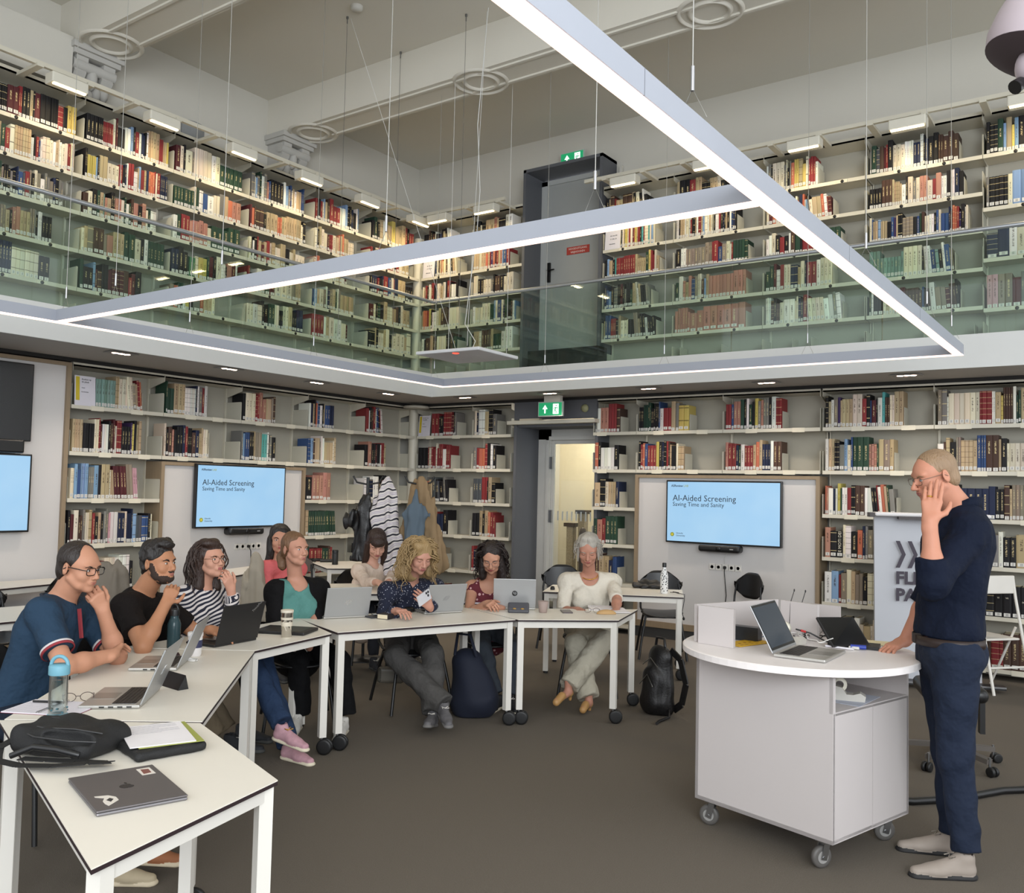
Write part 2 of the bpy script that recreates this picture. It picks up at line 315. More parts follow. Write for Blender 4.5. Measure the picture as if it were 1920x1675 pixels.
# upper gallery door in its portal
a = MB(); a.box(-6.62, -6.58, YB-.02, YW+.1, ZF, 5.83).box(-5.48, -5.44, YB-.02, YW+.1, ZF, 5.83).box(-6.62, -5.44, YB-.02, YW+.1, 5.79, 5.83)
a.build('trim_4', greyp, kind='structure')
d = thing('door_3', None, None, (-6.58, YW+.02, ZF), kind='structure')
a = MB(); a.box(0, .09, 0, .06, 0, 2.66).box(0, 1.1, 0, .06, 2.6, 2.66); a.build('door_frame', M('dg2', 'a9aba9', .5), d)
MB().box(.09, 1.1, .02, .06, 0, 2.6).build('door_leaf', doorg, d)
a = MB(); a.box(.115, .155, -.01, .02, 1.3, 1.56).tube([(.135, 0, 1.45), (.135, -.05, 1.45), (.25, -.05, 1.45)], .009, 8); a.build('door_handle', blackm, d)
MB().box(.4, .74, .012, .02, 1.63, 1.73).build('door_notice', M('red_notice', 'a8362c', .6), d)
for k, s_ in enumerate(('NOODUITGANG', 'VRIJHOUDEN')): text(s_, .036, M('wht', 'e8d8d0', .6), 'lettering', d, Matrix.Translation((.57, .008, 1.69-.045*k)) @ Matrix.Rotation(R(90), 4, 'X'), 'CENTER')
MB().box(-6.3, -5.3, 9.2, 9.42, ZF, ZF+.28).build('black_bench', M('soft_black', '161616', .7), label='low black bench in front of the gallery door', cat='bench')
MB().box(.0, .03, 0, .05, 0, .4).build('conduit', plaster, loc=(-5.37, YW-.06, 5.35), label='short white conduit on the wall beside the gallery portal', cat='conduit')
# exit signs
gm = M('exit_green', '1a8a5a', .4, emit='1f9a63', es=.55); wm = M('exit_white', 'f2fff6', .4, emit='f0fff6', es=.9)
def exit_sign(loc, w_, h_, lab):
    t = thing('exit_sign', lab, 'sign', loc)
    MB().box(-w_/2-.012, w_/2+.012, 0, .03, -h_-.012, .012).build('housing', M('sign_housing', 'b9c4bd', .4), t)
    MB().box(-w_/2, w_/2, -.004, 0, -h_, 0).build('face', gm, t)
    a = MB(); x = -w_*.22
    a.add([(x+p*h_, -.007, -h_*.5+q*h_) for p, q in ((-.07, -.33), (.07, -.33), (.07, 0), (.24, 0), (0, .34), (-.24, 0), (-.07, 0))], [(0, 1, 2, 6), (3, 4, 5)])
    a.add([(x+p*h_, -.007, -h_*.5+q*h_) for p, q in ((-.07, 0), (.07, 0), (0, .2))], [(0, 1, 2)])
    a.build('arrow', wm, t)
    a = MB(); x = w_*.25; a.box(x-.26*h_, x+.26*h_, -.0065, -.005, -h_*.9, -h_*.1); a.build('doorway_pictogram', wm, t)
    a = MB()
    P = lambda p, q: (x+p*h_, -.009, -h_*.5+q*h_)
    a.bar(P(.02, .12), P(-.06, -.1), .001, .07*h_, upv=(1, 0, 0)); a.ell(P(.05, .25), (.05*h_, .002, .05*h_), 10, 6)
    for q in (((-.06, -.1), (.06, -.2)), ((.06, -.2), (.04, -.34)), ((-.06, -.1), (-.12, -.24)), ((-.12, -.24), (-.24, -.24)), ((.02, .12), (.14, .04)), ((.14, .04), (.2, .12)), ((.0, .12), (-.12, .08)), ((-.12, .08), (-.16, -.04))):
        a.bar(P(*q[0]), P(*q[1]), .001, .05*h_, upv=(1, 0, 0))
    a.build('running_figure', gm, t)
exit_sign((-5.95, 9.2, 2.735), .33, .155, 'green illuminated exit sign hanging under the mezzanine above the glass door')
exit_sign((-6.02, 9.7, 6.02), .33, .16, 'green illuminated exit sign on top of the grey gallery door portal')
MB().box(-6.03, -5.8, 9.18, 9.24, 2.745, ZS).build('sign_mount', plaster, label='white ceiling mount of the lower exit sign', cat='mount')
t = thing('fire_bell', 'small round bell on the wall right of the lower exit sign', 'bell', (-5.62, YB-.03, 2.68))
MB().lathe([(.05, 0), (.045, .02), (.02, .035), (0, .037)], (0, 0, 0), 20, ax=(0, -1, 0)).build('bell_body', M('bell', '8f8f6c', .5), t)
# ---------------- shelving and books
PAL = dict(k='1d1c1f', n='1f2946', b='2b4a7c', l='7397bd', q='3fa19a', t='6f9286', g='234232', e='3f7a4e', G='79766f', s='4b4f55', r='8a2226', m='551f25', o='c0603a', y='c4ad3a', c='d6c9ad', w='dcd9cf', a='b29a70', d='4d352a', p='3f2c5c', i='bd8c93', x='b07460', z='887a68')
bm_ = bpy.data.materials.new('book_cloth'); bm_.use_nodes = True; nt = bm_.node_tree; N = nt.nodes; L = nt.links; pb = N['Principled BSDF']; pb.inputs['Roughness'].default_value = .6; pb.inputs['Specular IOR Level'].default_value = .25
at = N.new('ShaderNodeAttribute'); at.attribute_name = 'Col'; uv = N.new('ShaderNodeUVMap'); uv.uv_map = 'UVMap'; sx = N.new('ShaderNodeSeparateXYZ'); L.new(uv.outputs[0], sx.inputs[0])
def mth(op, a, b=None, c_=None):
    n = N.new('ShaderNodeMath'); n.operation = op
    for i, v in enumerate((a, b, c_)):
        if v is None: continue
        if isinstance(v, (int, float)): n.inputs[i].default_value = v
        else: L.new(v, n.inputs[i])
    return n.outputs[0]
ra = N.new('ShaderNodeAttribute'); ra.attribute_name = 'Rnd'; rs_ = N.new('ShaderNodeSeparateXYZ'); L.new(ra.outputs['Vector'], rs_.inputs[0]); r1, r2, r3 = rs_.outputs
U, V = sx.outputs[0], sx.outputs[1]
# lettering-like marks running along the spine
cb = N.new('ShaderNodeCombineXYZ'); L.new(mth('MULTIPLY', U, 3.0), cb.inputs[0]); L.new(mth('ADD', mth('MULTIPLY', V, 60.0), mth('MULTIPLY', r1, 91.0)), cb.inputs[1]); L.new(r2, cb.inputs[2])
nz = N.new('ShaderNodeTexNoise'); nz.inputs['Scale'].default_value = 1; nz.inputs['Detail'].default_value = 1; L.new(cb.outputs[0], nz.inputs['Vector'])
ink = mth('GREATER_THAN', nz.outputs[0], .5)
inU = mth('MULTIPLY', mth('GREATER_THAN', U, .36), mth('LESS_THAN', U, .64))
inV = mth('MULTIPLY', mth('GREATER_THAN', V, mth('ADD', .28, mth('MULTIPLY', r2, .25))), mth('LESS_THAN', V, mth('ADD', .7, mth('MULTIPLY', r1, .22))))
tx = mth('MULTIPLY', mth('MULTIPLY', ink, inU), mth('MULTIPLY', inV, mth('GREATER_THAN', r3, .35)))
# horizontal bands
bd = mth('LESS_THAN', mth('ABSOLUTE', mth('SUBTRACT', mth('FRACT', mth('MULTIPLY', V, mth('ADD', 2.0, mth('FLOOR', mth('MULTIPLY', r2, 5))))), .8)), .035)
band = mth('MULTIPLY', bd, mth('MULTIPLY', mth('LESS_THAN', r3, .14), mth('GREATER_THAN', U, -.5)))
mk = mth('MAXIMUM', tx, band)
lum = N.new('ShaderNodeRGBToBW'); L.new(at.outputs['Color'], lum.inputs[0])
ic = N.new('ShaderNodeMix'); ic.data_type = 'RGBA'; ic.inputs[6].default_value = (*lin('d2bf90'), 1); ic.inputs[7].default_value = (*lin('3a2a24'), 1); L.new(mth('GREATER_THAN', lum.outputs[0], .22), ic.inputs[0])
bx = N.new('ShaderNodeMix'); bx.data_type = 'RGBA'; L.new(mth('MULTIPLY', mk, .75), bx.inputs[0]); L.new(at.outputs['Color'], bx.inputs[6]); L.new(ic.outputs[2], bx.inputs[7]); L.new(bx.outputs[2], pb.inputs['Base Color'])
bookm = bm_
PAGE = lin('cfc4a8'); LAB = lin('d8d6d0')
class Books:
    def __init__(s): s.v = []; s.f = []; s.c = []; s.u = []; s.r = []
    def quad(s, q, col, rnd, uvs=None):
        b = len(s.v); s.v += q; s.f.append(tuple(range(b, b+len(q)))); s.c += [col]*len(q); s.u += uvs or [(-1, -1)]*len(q); s.r += [rnd]*len(q)
    def book(s, T, w_, h, dp, col, rnd, lab=True, labz=.012):
        # local: x along the shelf, y = into the shelf (0 = spine), z up
        b = .006; sp = [(.0, b), (w_*.2, .001), (w_*.8, .001), (w_, b)]
        P = lambda x, y, z: tuple(T @ Vector((x, y, z)))
        for i in range(3):
            (xa, ya), (xb, yb) = sp[i], sp[i+1]; ua, ub = xa/w_, xb/w_
            s.quad([P(xa, ya, 0), P(xb, yb, 0), P(xb, yb, h), P(xa, ya, h)], col, rnd, [(ua, 0), (ub, 0), (ub, 1), (ua, 1)])
        s.quad([P(0, dp, 0), P(0, b, 0), P(0, b, h), P(0, dp, h)], col, rnd)
        s.quad([P(w_, b, 0), P(w_, dp, 0), P(w_, dp, h), P(w_, b, h)], col, rnd)
        s.quad([P(x, y, h) for x, y in sp]+[P(w_, b*1.5, h), P(0, b*1.5, h)], col, rnd)
        e = min(.003, w_*.15)
        s.quad([P(0, b*1.5, h), P(e, b*1.5, h), P(e, dp, h), P(0, dp, h)], col, rnd); s.quad([P(w_-e, b*1.5, h), P(w_, b*1.5, h), P(w_, dp, h), P(w_-e, dp, h)], col, rnd)
        s.quad([P(e, b*1.5, h-.004), P(w_-e, b*1.5, h-.004), P(w_-e, dp, h-.004), P(e, dp, h-.004)], PAGE, rnd)
        s.quad([P(w_, dp-.001, 0), P(0, dp-.001, 0), P(0, dp-.001, h), P(w_, dp-.001, h)], PAGE, rnd)
        if lab: s.label(T, w_, labz)
    def label(s, T, w_, z):
        P = lambda x, y, z: tuple(T @ Vector((x, y, z)))
        a, b2 = w_*.12, w_*.88; s.quad([P(a, -.0008, z), P(b2, -.0008, z), P(b2, -.0008, z+.032), P(a, -.0008, z+.032)], LAB, (.5, .5, .5))
        c1, c2 = w_*.35, w_*.65
        for zz in (.006, .014, .022): s.quad([P(c1, -.0013, z+zz), P(c2, -.0013, z+zz), P(c2, -.0013, z+zz+.003), P(c1, -.0013, z+zz+.003)], (.1, .1, .1), (.5, .5, .5))
    def mesh(s, name):
        me = bpy.data.meshes.new(name); me.from_pydata(s.v, [], s.f); me.materials.append(bookm)
        ca = me.color_attributes.new('Col', 'FLOAT_COLOR', 'POINT'); ca.data.foreach_set('color', np.array([(*c, 1) for c in s.c], 'f').ravel())
        r_ = me.attributes.new('Rnd', 'FLOAT_VECTOR', 'POINT'); r_.data.foreach_set('vector', np.array(s.r, 'f').ravel())
        ul = me.uv_layers.new(name='UVMap'); ul.data.foreach_set('uv', np.array(s.u, 'f').ravel()); me.update(); return me
CN = dict(k='black', n='navy', b='blue', l='pale blue', q='turquoise', t='sea-green', g='dark green', e='green', G='grey', s='slate grey', r='red', m='maroon', o='orange', y='yellow', c='cream', w='white', a='tan', d='brown', p='purple', i='pink', x='salmon', z='taupe')
ORD = ['', 'top', 'second', 'third', 'fourth', 'fifth', 'sixth']
BOOKS = []; TITLES = {}
def along(wall, s0):   # matrix: local x along shelf, y into the shelf, z up, origin at front edge
    if wall == 'L': return Matrix(((0, -1, 0, XL), (1, 0, 0, s0), (0, 0, 1, 0), (0, 0, 0, 1)))
    return Matrix(((1, 0, 0, s0), (0, 1, 0, YB), (0, 0, 1, 0), (0, 0, 0, 1)))
DPT = .27
def fill(T, W, z, hmax, spec, frac, desc, row, start=0.0, avg_w=None):
    rnd = random.Random(desc+str(row)); x = .03+start
    if 'gallery' in desc:
        out = ''
        for i_, ch in enumerate(spec): out += ch+(rnd.choice(spec) if rnd.random() < .5 and (i_+1 >= len(spec) or spec[i_+1] != ch) and (i_ == 0 or spec[i_-1] != ch) else '')
        spec = out
    n = len(spec)
    ws = []; prev = None; pw = 0
    for ch in spec:
        if ch == prev and rnd.random() < .8: ws.append(pw)
        else: pw = rnd.choice((.5, .7, .85, 1, 1.1, 1.3, 1.6)); ws.append(pw)
        prev = ch
    tot = (W-.06)*frac-start; sc = tot/sum(ws); prev = None; ph = 0
    lean = rnd.random() < .25 and frac < .9
    for i, ch in enumerate(spec):
        if ch == prev and rnd.random() < .85: h = ph; rr = pr_
        else: ph = h = hmax*(rnd.uniform(.66, .93) if 'gallery' in desc else rnd.uniform(.74, .97)); rr = (rnd.random(), rnd.random(), rnd.random()); lz = rnd.choice((.008, .012, .02))
        pr_ = rr; prev = ch; w_ = ws[i]*sc*.985; base = lin(PAL[ch]); lm = .3*base[0]+.6*base[1]+.1*base[2]; base = tuple(.8*v+.2*lm for v in base); j = rnd.uniform(.82, 1.15); col = tuple(min(1, v*j*rnd.uniform(.95, 1.05)) for v in base)
        TT = T @ Matrix.Translation((x, .004+rnd.uniform(0, .012), z))
        if lean and i > n*.6: TT = TT @ Matrix.Rotation(R(-5), 4, 'Y')
        BOOKS.append(dict(T=TT, w=w_, h=h, col=col, r=rr, ch=ch, i=i+1, desc=desc, row=row, lz=lz)); x += ws[i]*sc
        if (desc, row, i) in TITLES: BOOKS[-1]['title'] = TITLES[(desc, row, i)]
    return x
lh = M('label_card', 'd9d3c0', .6); dot = M('dot_black', '18181a', .5)
def bay(wall, s0, W, zs, specs, desc, upper, ztop, rows_h=None, z0=None, dotty=False, front_brackets=True):
    T = along(wall, s0); lab = 'cream metal bookcase bay, '+desc
    root = thing('bookcase_bay', lab, 'bookcase'); root.matrix_world = T
    # x along 0..W, y depth, z
    zb = z0 if z0 is not None else (ZF if upper else 0)
    MB().box(.01, W-.01, .305, .315, zb, ztop).build('back_panel', shelfback, root)
    for x in (0, W-.011): MB().box(x, x+.011, .27, .304, zb, ztop).build('upright', shelfm, root)
    zz = sorted(zs, reverse=True); rnd = random.Random(desc)
    # canopy
    a = MB(); a.box(.004, W-.004, 0, .3, ztop-.045, ztop-.03).box(.004, W-.004, 0, .015, ztop-.045, ztop); a.build('canopy', shelfm, root)
    for x in (.0015, W-.0045): MB().add([(x+t, y, ztop+q) for t in (0, .003) for y, q in ((.0, 0), (.3, 0), (.3, -.16), (.0, -.09))], [(0, 1, 2, 3), (7, 6, 5, 4), (0, 4, 5, 1), (1, 5, 6, 2), (2, 6, 7, 3), (3, 7, 4, 0)]).build('end_bracket', shelfm, root)
    for r_, z in enumerate(zz):
        sh = MB(); sh.box(.003, W-.003, .003, .3, z-.012, z).box(.003, W-.003, 0, .006, z-.034, z+.004); s_ = sh.build('shelf', shelfm, root)
        hb = .20
        for x in (.0015, W-.0045):
            b = MB(); b.add([(x+t, y, z+q) for t in (0, .003) for y, q in ((.006, -.03), (.3, -.03), (.3, hb+.01), (.014, hb+.01), (.006, hb))], [(0, 1, 2, 3, 4), (9, 8, 7, 6, 5), (0, 5, 6, 1), (1, 6, 7, 2), (2, 7, 8, 3), (3, 8, 9, 4), (4, 9, 5, 0)]); b.build('end_bracket', plate, root)
        row = r_+1
        if r_ < len(specs) and specs[r_]:
            sp = specs[r_]; st = sp[2] if len(sp) > 2 else 0
            top = (zz[r_-1]-.05 if r_ else ztop-.06); hm = min(top-z, .36)
            xe = fill(T, W, z, hm, sp[0], sp[1], desc, row, st)
            if sp[1] < .93:
                t = thing('bookend', 'cream bookend ending the %s-shelf books, bay %s' % (ORD[row], desc), 'bookend', (0, 0, 0)); t.matrix_world = T @ Matrix.Translation((xe+.004, .03, z))
                a = MB(); a.box(0, .0025, 0, .2, 0, .19).box(-.08, 0, 0, .2, 0, .002); a.build('bookend_plate', plate, t)
                # plate turned to face the room, as the photograph's lower shelves show
        for k in range(2 if W > .8 else 1):
            xx = W*(.30+.42*k)+rnd.uniform(-.06, .08)
            if upper:
                h_ = MB(); h_.box(xx-.05, xx+.05, -.006, 0, z-.034, z-.002).lathe([(.017, 0), (.017, .004), (0, .004)], (xx, -.006, z-.018), 14, m=1, ax=(0, -1, 0)); h_.build('label_holder', [lh, dot], s_)
            else: MB().box(xx-.065, xx+.065, -.005, 0, z-.042, z+.006).build('label_holder', lh, s_)
    return T, root
UP = [4.97, 4.61, 4.25, 3.88, 3.51, 3.15]; LO = [2.38, 1.93, 1.48, 1.04, .58, .10]
def poster(T, z, desc, lab, plain=False):
    t = thing('shelf_notice', lab, 'notice'); t.matrix_world = T @ Matrix.Translation((.03, -.002, z)) @ Matrix.Rotation(R(-4), 4, 'X')
    MB().box(0, .21, 0, .003, 0, .29).build('sheet', M('sheet_white', 'd5d2da' if not plain else 'ded3b4', .4), t)
    if not plain: MB().box(.012, .05, -.001, 0, .05, .28).build('yellow_band', M('band_yellow', 'c9b22a', .5), t)
    ink_ = M('ink', '3c3c40', .6); tr = lambda x, z_: Matrix.Translation((x, -.0015, z_)) @ Matrix.Rotation(R(90), 4, 'X')
    if plain:
        text('EA HA PD', .022, ink_, 'lettering', t, tr(.07, .16)); text('51 GG 39', .022, ink_, 'lettering', t, tr(.07, .12)); text('Bibliotheek', .018, ink_, 'lettering', t, tr(.06, .06))
    else:
        text('Boeken op', .022, ink_, 'lettering', t, tr(.07, .25)); text('de plank', .022, ink_, 'lettering', t, tr(.07, .225)); text('Kunst', .014, ink_, 'lettering', t, tr(.07, .17)); text('Geschiedenis', .014, ink_, 'lettering', t, tr(.065, .13))
# --- titles that the photograph shows legibly
E_ = 'above the right half of back-wall screen'
F_ = 'right of the back-wall screen behind lectern'
G_ = 'behind the standing man at lower right'
D_ = 'above the left half of back-wall screen'
C_ = 'between glass door and back-wall screen panel'
TITLES.update({(G_, 1, 2): 'Porcelaine de Saxe', (E_, 1, 15): 'PALAZZO CHIGI', (E_, 2, 5): 'IL QUIRINALE', (E_, 2, 6): 'PALAZZO VENEZIA', (D_, 2, 6): 'Jean di Schlosser', (C_, 1, 6): 'GOYA', (F_, 3, 1): 'ITALIAN GARDENS', (F_, 1, 2): 'VERSAILLES', (E_, 2, 7): 'LE PALAIS', (E_, 1, 0): 'Prints & Drawings', (F_, 4, 2): 'E MOTI DEI', (F_, 5, 2): 'MAIMERI'})
for k, v in enumerate(('I', 'II', 'III', 'IV', 'V', 'VI', 'VII', 'VIII', 'IX', 'X')): TITLES[(G_, 5, 2+k)] = v
LL0 = 4.575; LW = .989
# lower left wall
ll = [('between the two leftmost wall screens', [('tttttttaaccccczaro', .78, .22), ('aaaakkkkkccrmwwwkdmcrrkkkpykaa', .78), ('ccclbllllGGGlkaacaammmmzzii', .77), ('kmcddGccarkakGGiwwnncnnnnlssbbkc', .95), ('aaaccccccrccccwwwwk', .75), ('kdaammcckkddaa', .8)], LO),
      ('above the left half of left-wall screen', [('gggaaawwwwwwnwGrw', .55), ('ckdxkkknrkkdnaaacczc', .6)], LO[:2]),
      ('above the right half of left-wall screen', [('kcccrrxxaazd', .5), ('GlbbkkazzzzqqwkGk', .52)], LO[:2]),
      ('just right of the left-wall screen', [('wnakolbwkkabbnn', .45), ('bbldaazwwaaaca', .5), ('kxxxxx', .42), ('aggggggggggggg', .55), ('kgrrrrrggdr', .5), ('kkaaddccgg', .6)], LO),
      ('behind the striped coat near the corner', [('rwkdrwbkrw', .36), ('kxkkmkwrrra', .42), ('wknwwkdkk', .45), ('kkddaacc', .5), ('kkrrddaa', .5), ('kkaaddcc', .5)], LO)]
for i, (d_, sp, zs) in enumerate(ll):
    T, rt_ = bay('L', LL0+LW*i, LW, zs, sp, d_, False, 2.80, z0=None if len(zs) > 2 else 1.9)
    if i == 0: poster(T, 2.38, d_, 'white notice with a yellow band at the top left of the lower left shelves')
# lower back wall
lb = [(-8.36, .98, 'right of the corner behind the tan coat', [('rrdkrrrrmkG', .72, .23), ('kkkrcrrcrrrwrr', .62), ('gGGoaskskGk', .6), ('zzacrrnnk', .6), ('nnnnkzGzz', .5), ('kakrrr', .55)], LO),
      (-7.38, .64, 'just left of the grey lower doorway', [('cnwwakkG', .62), ('Groorkwk', .62), ('sssrrkak', .62), ('kkakaorr', .65), ('rnnkkac', .6), ('kkdda', .6)], LO),
      (-5.52, .59, C_, [('Gwxxrrrd', .62), ('okwwwwk', .6), ('akkcaaan', .62), ('gxrggg', .6), ('kdaanb', .6), ('kkad', .6)], LO),
      (-4.93, 1.07, D_, [('kkkgggggkkkkkbwrraGyy', .62), ('krobrrryknnkrdakkkcaa', .57)], LO[:2]),
      (-3.86, 1.07, E_, [('rrbxxgkwgkyGxGGkwrrr', .62), ('xrrngwrrraoannnwdd', .62)], LO[:2]),
      (-2.77, 1.07, F_, [('kawzpaaaaccrkbmkwqddccaa', .75), ('waakkGlcbgggxxxgaza', .66), ('oxwnwygwwrkkddwwwkkrwoagG', .68), ('xkkcwkonGzkbkaagzzwn', .92), ('wlrzcazzkccanrkxwrk', .95), ('kkkwwcaccawwccaarr', .95)], LO),
      (-1.70, 1.07, G_, [('zGwccccccrrrwwayddddwggaakkwac', .97), ('wdakzzaaaabbbddakcccccccwwrz', .97), ('claknnnnnkkdazzzcgsggnww', .97), ('kGGwwbbbbGwkkaacc', .97), ('ggkkkkkkkkkkkkgg', .97), ('drdddddrrdddd', .8)], LO)]
for x, W_, d_, sp, zs in lb:
    T, rt_ = bay('B', x, W_, zs, sp, d_, False, 2.80, z0=None if len(zs) > 2 else 1.9)
    if x == -8.36: poster(T, 2.38, d_, 'white notice with a yellow band just right of the lower corner post')
# upper left gallery
ul = [('leftmost full bay, upper left gallery', [('xkkkkkkmmrrkkamkkkkkrkyy', .95), ('kkqmrryaagraaaaaawkbcccwcwccrc', .95), ('dzakkGgkkkGnnbsrzcwGnkG', .85), ('kgaagkgzzaxxaaazGwwkkk', .75), ('xxqllrkknnnnncccccckk', .75), None]),
      ('second full bay, upper left gallery', [('kkkkkkrrrrrrrcmkwwlkwnkwaaarrayy', .97), ('kkyyyylkaacccrkwrwlrnoorcrnnnn', .97), ('dkatxkkxxcgwgdkcww', .85), ('cazddzxaagckwggggg', .97), ('gkkldkkmmmmdrk', .7), None]),
      ('third full bay, upper left gallery', [('mkczccccwcgggggg', .92), ('ggggggcwwbccGaoxx', .92), ('wgrrxxxxxxcggggg', .92), ('nnkkgecyygmkwxw', .9), ('zoggwykGaac', .6), None]),
      ('fourth full bay, upper left gallery', [('GwGgwxkkkkwlGbcwaabbb', .85), ('mdddkaaooaaaaaaaacck', .9), ('cwkrmraccaakkkcacc', .9), ('rkcwgmccczzaa', .85), ('ccwkkgcckkccakknn', .9), None]),
      ('fifth full bay, upper left gallery', [('rkcaddrrrwwlknnkw', .8), ('ckccmrrcxoaaaccc', .72), ('ccocmccaaw', .6), ('blcwnagzaaaaaa', .75), ('rrrrwacwwccm', .65), None]),
      ('nearest the corner, upper left gallery', [('kgkwcaaayarkrr', .9), ('rkcrcrxkrcaa', .8), ('knnrnbcoaakkk', .9), ('mkgaccadccaa', .85), ('kkacccakccca', .9), None])]
bay('L', LL0-2*LW, LW, UP, [('kkddrrggaakkmmcc', .9)]*5+[None], 'cut by left edge, upper left gallery', True, 5.40)
for i, (d_, sp) in enumerate(ul): bay('L', LL0+LW*(i-1), LW, UP, sp, d_, True, 5.40)
# upper back gallery
UP2 = [4.97, 4.45, 3.96, 3.48, 3.15]
ub = [(-8.36, .9, 'right of the corner, upper back gallery', [('kdkdknawww', .6), ('bGcaoayckwckaac', .72, .22), ('crkwwcrkcacwrakw', .75), ('aorykwcadddddccc', .8), ('wkadcccckkdg', .75), None], UP),
      (-7.46, .84, 'just left of the grey gallery door', [('kcaaxkkw', .8), ('acaaoarpmrxlb', .75), ('ckcccGkdkccc', .85), ('wcccccglbnkdw', .9), ('kaacdddagggwww', .85), None], UP),
      (-5.43, .94, 'just right of the grey gallery door', [('kdraaddaakcw', .65), ('ynagyrccmryrkrccql', .76, .2), ('klkqrrrrrrrrraaaaagyrrc', .82), ('nblGkkmGkkgaacwkkGGG', .7), ('abbrrrkaccckkzzakkwkkk', .78), None], UP),
      (-4.49, 1.07, 'second right of the grey gallery door', [('akkraakkaac', .6), ('wwkacrkarlwacGkwknakbbn', .72), ('kwwzzzzzzzzzrbcrggggg', .85), ('gwabzcdlxxxxxxxxxx', .83), ('xxxxxxxxxxxxxx', .83), None], UP),
      (-3.42, 1.07, 'third right of the grey gallery door', [('wGkcGckoyayrrrw', .55), ('coxrlacnckaaowrm', .7), ('wwckrkdkrkkkgg', .78), ('ggmwccnnacrrwcc', .7), ('wwwdkdcwwccnkrccccwwG', .8), None], UP),
      (-2.34, 1.07, 'fourth right of the grey gallery door', [('Ggsmrkcccwwwwnnwknkkddddd', .82), ('kkkkdddaaaaawcGxxcrwwkwwn', .86), ('caalaakkbakkzzzkgccwwkcbbndorpw', .9), ('ttttttttttcccckwwbkbzz', .78), ('gwkkcaccrmddddbkkdwzddk', .83), None], UP),
      (-1.27, 1.07, 'at right end of upper back gallery', [('kkkgayklwmwwcgg', .95), ('Gkkkclllqqcwyazz', .95), ('nwcGcccdddGaa', .95), ('iizmttgdggGwww', .95), None], UP2)]
for x, W_, d_, sp, zs in ub:
    T, rt_ = bay('B', x, W_, zs, sp, d_, True, 5.40)
    if x in (-8.36, -5.43): poster(T, 4.61, d_, 'cream lettered notice card on the gallery shelf %s' % ('beside the corner' if x < -7 else 'right of the grey door'), True)
# empty dividers on the lowest gallery shelf
k = 0
for T, pts, de in ((along('L', 0), (5.9, 6.8, 7.6, 8.0, 8.9, 9.1), 'left'), (along('B', 0), (-7.9, -7.7, -7.2, -4.4, -3.9, -3.1, -2.9, -1.8, -1.35, -.9), 'back')):
    for j, x in enumerate(pts):
        t = thing('bookend', 'cream divider on the bare lowest %s gallery shelf, %s from the %s' % (de, ('first', 'second', 'third', 'fourth', 'fifth', 'sixth', 'seventh', 'eighth', 'ninth', 'tenth')[j], 'left'), 'bookend'); t.matrix_world = T @ Matrix.Translation((x, .03, 3.15)); MB().box(0, .0025, 0, .2, 0, .2).box(-.08, 0, 0, .2, 0, .002).build('bookend_plate', plate, t)
# books: the 300 that show largest are objects of their own, the rest one mass
for b in BOOKS:
    p = b['T'] @ Vector((b['w']/2, 0, b['h']/2)); v = p-EYE; D = v.dot(fw); px = 960+F_PX*v.dot(rt)/D; py = 837.5-F_PX*v.dot(up)/D
    n_ = (b['T'].to_3x3() @ Vector((0, -1, 0))); cosv = abs(n_.dot(v.normalized()))
    vis = -5 < px < 1925 and -5 < py < 1675
    if 1690 < px < 1860 and py > 860: vis = False
    if py > 1010 and px < 480: vis = False
    b['s'] = b['w']*b['h']*cosv/D**2*(1 if vis else .01)
BOOKS.sort(key=lambda b: -b['s'])
rest = Books(); MIR = Matrix.Diagonal((-1, 1, 1, 1))
titm = M('title_ink_light', 'dfd8c4', .6); titd = M('title_ink_dark', '2c2826', .6); tabm = M('label_white', 'dedcd6', .6)
labm = MB()
for n_, b in enumerate(BOOKS):
    if n_ < 300 or 'title' in b:
        pass
NB = 0
for n_, b in enumerate(BOOKS):
    I4 = Matrix.Identity(4)
    if NB < 300 and (n_ < 300):
        NB += 1; k = Books(); k.book(I4, b['w'], b['h'], .2, b['col'], b['r'] if 'title' not in b else (.5, .5, .32), False)
        wd = 'thick' if b['w'] > .045 else 'slim' if b['w'] < .022 else 'mid-width'
        i_ = b['i']; sfx = 'th' if 10 <= i_ % 100 <= 20 else {1: 'st', 2: 'nd', 3: 'rd'}.get(i_ % 10, 'th')
        o = link('book', k.mesh('book'), None, label='%s %s book, %d%s on %s shelf, %s' % (wd, CN[b['ch']], i_, sfx, ORD[b['row']], b['desc']), cat='book', group='books on the wall shelves')
        o.matrix_world = b['T']; k = Books(); k.label(I4, b['w'], b['lz']); link('call_number_label', k.mesh('call_number_label'), o)
        if 'title' in b:
            s_ = b['title']; roman = len(s_) <= 4 and s_ != 'GOYA'
            mt = titd if b['ch'] in 'wcaz' else titm
            if roman: text(s_, .022, mt, 'title', o, Matrix.Translation((b['w']/2, -.001, b['h']*.5)) @ Matrix.Rotation(R(90), 4, 'X'), 'CENTER')
            else:
                sz = min(b['w']*.8, b['h']*.75/(.58*len(s_))*1.2); text(s_, sz, mt, 'title', o, Matrix.Translation((b['w']/2+sz*.33, -.001, .06)) @ Matrix.Rotation(R(90), 4, 'X') @ Matrix.Rotation(R(90), 4, 'Z'))
    else: rest.book(b['T'], b['w'], b['h'], .2, b['col'], b['r'], True, b['lz'])
link('book', rest.mesh('book'), None, label='all the further rows of library books on the wall shelves', cat='book', group='books on the wall shelves', kind='stuff')
print('BOOKS', len(BOOKS), NB)
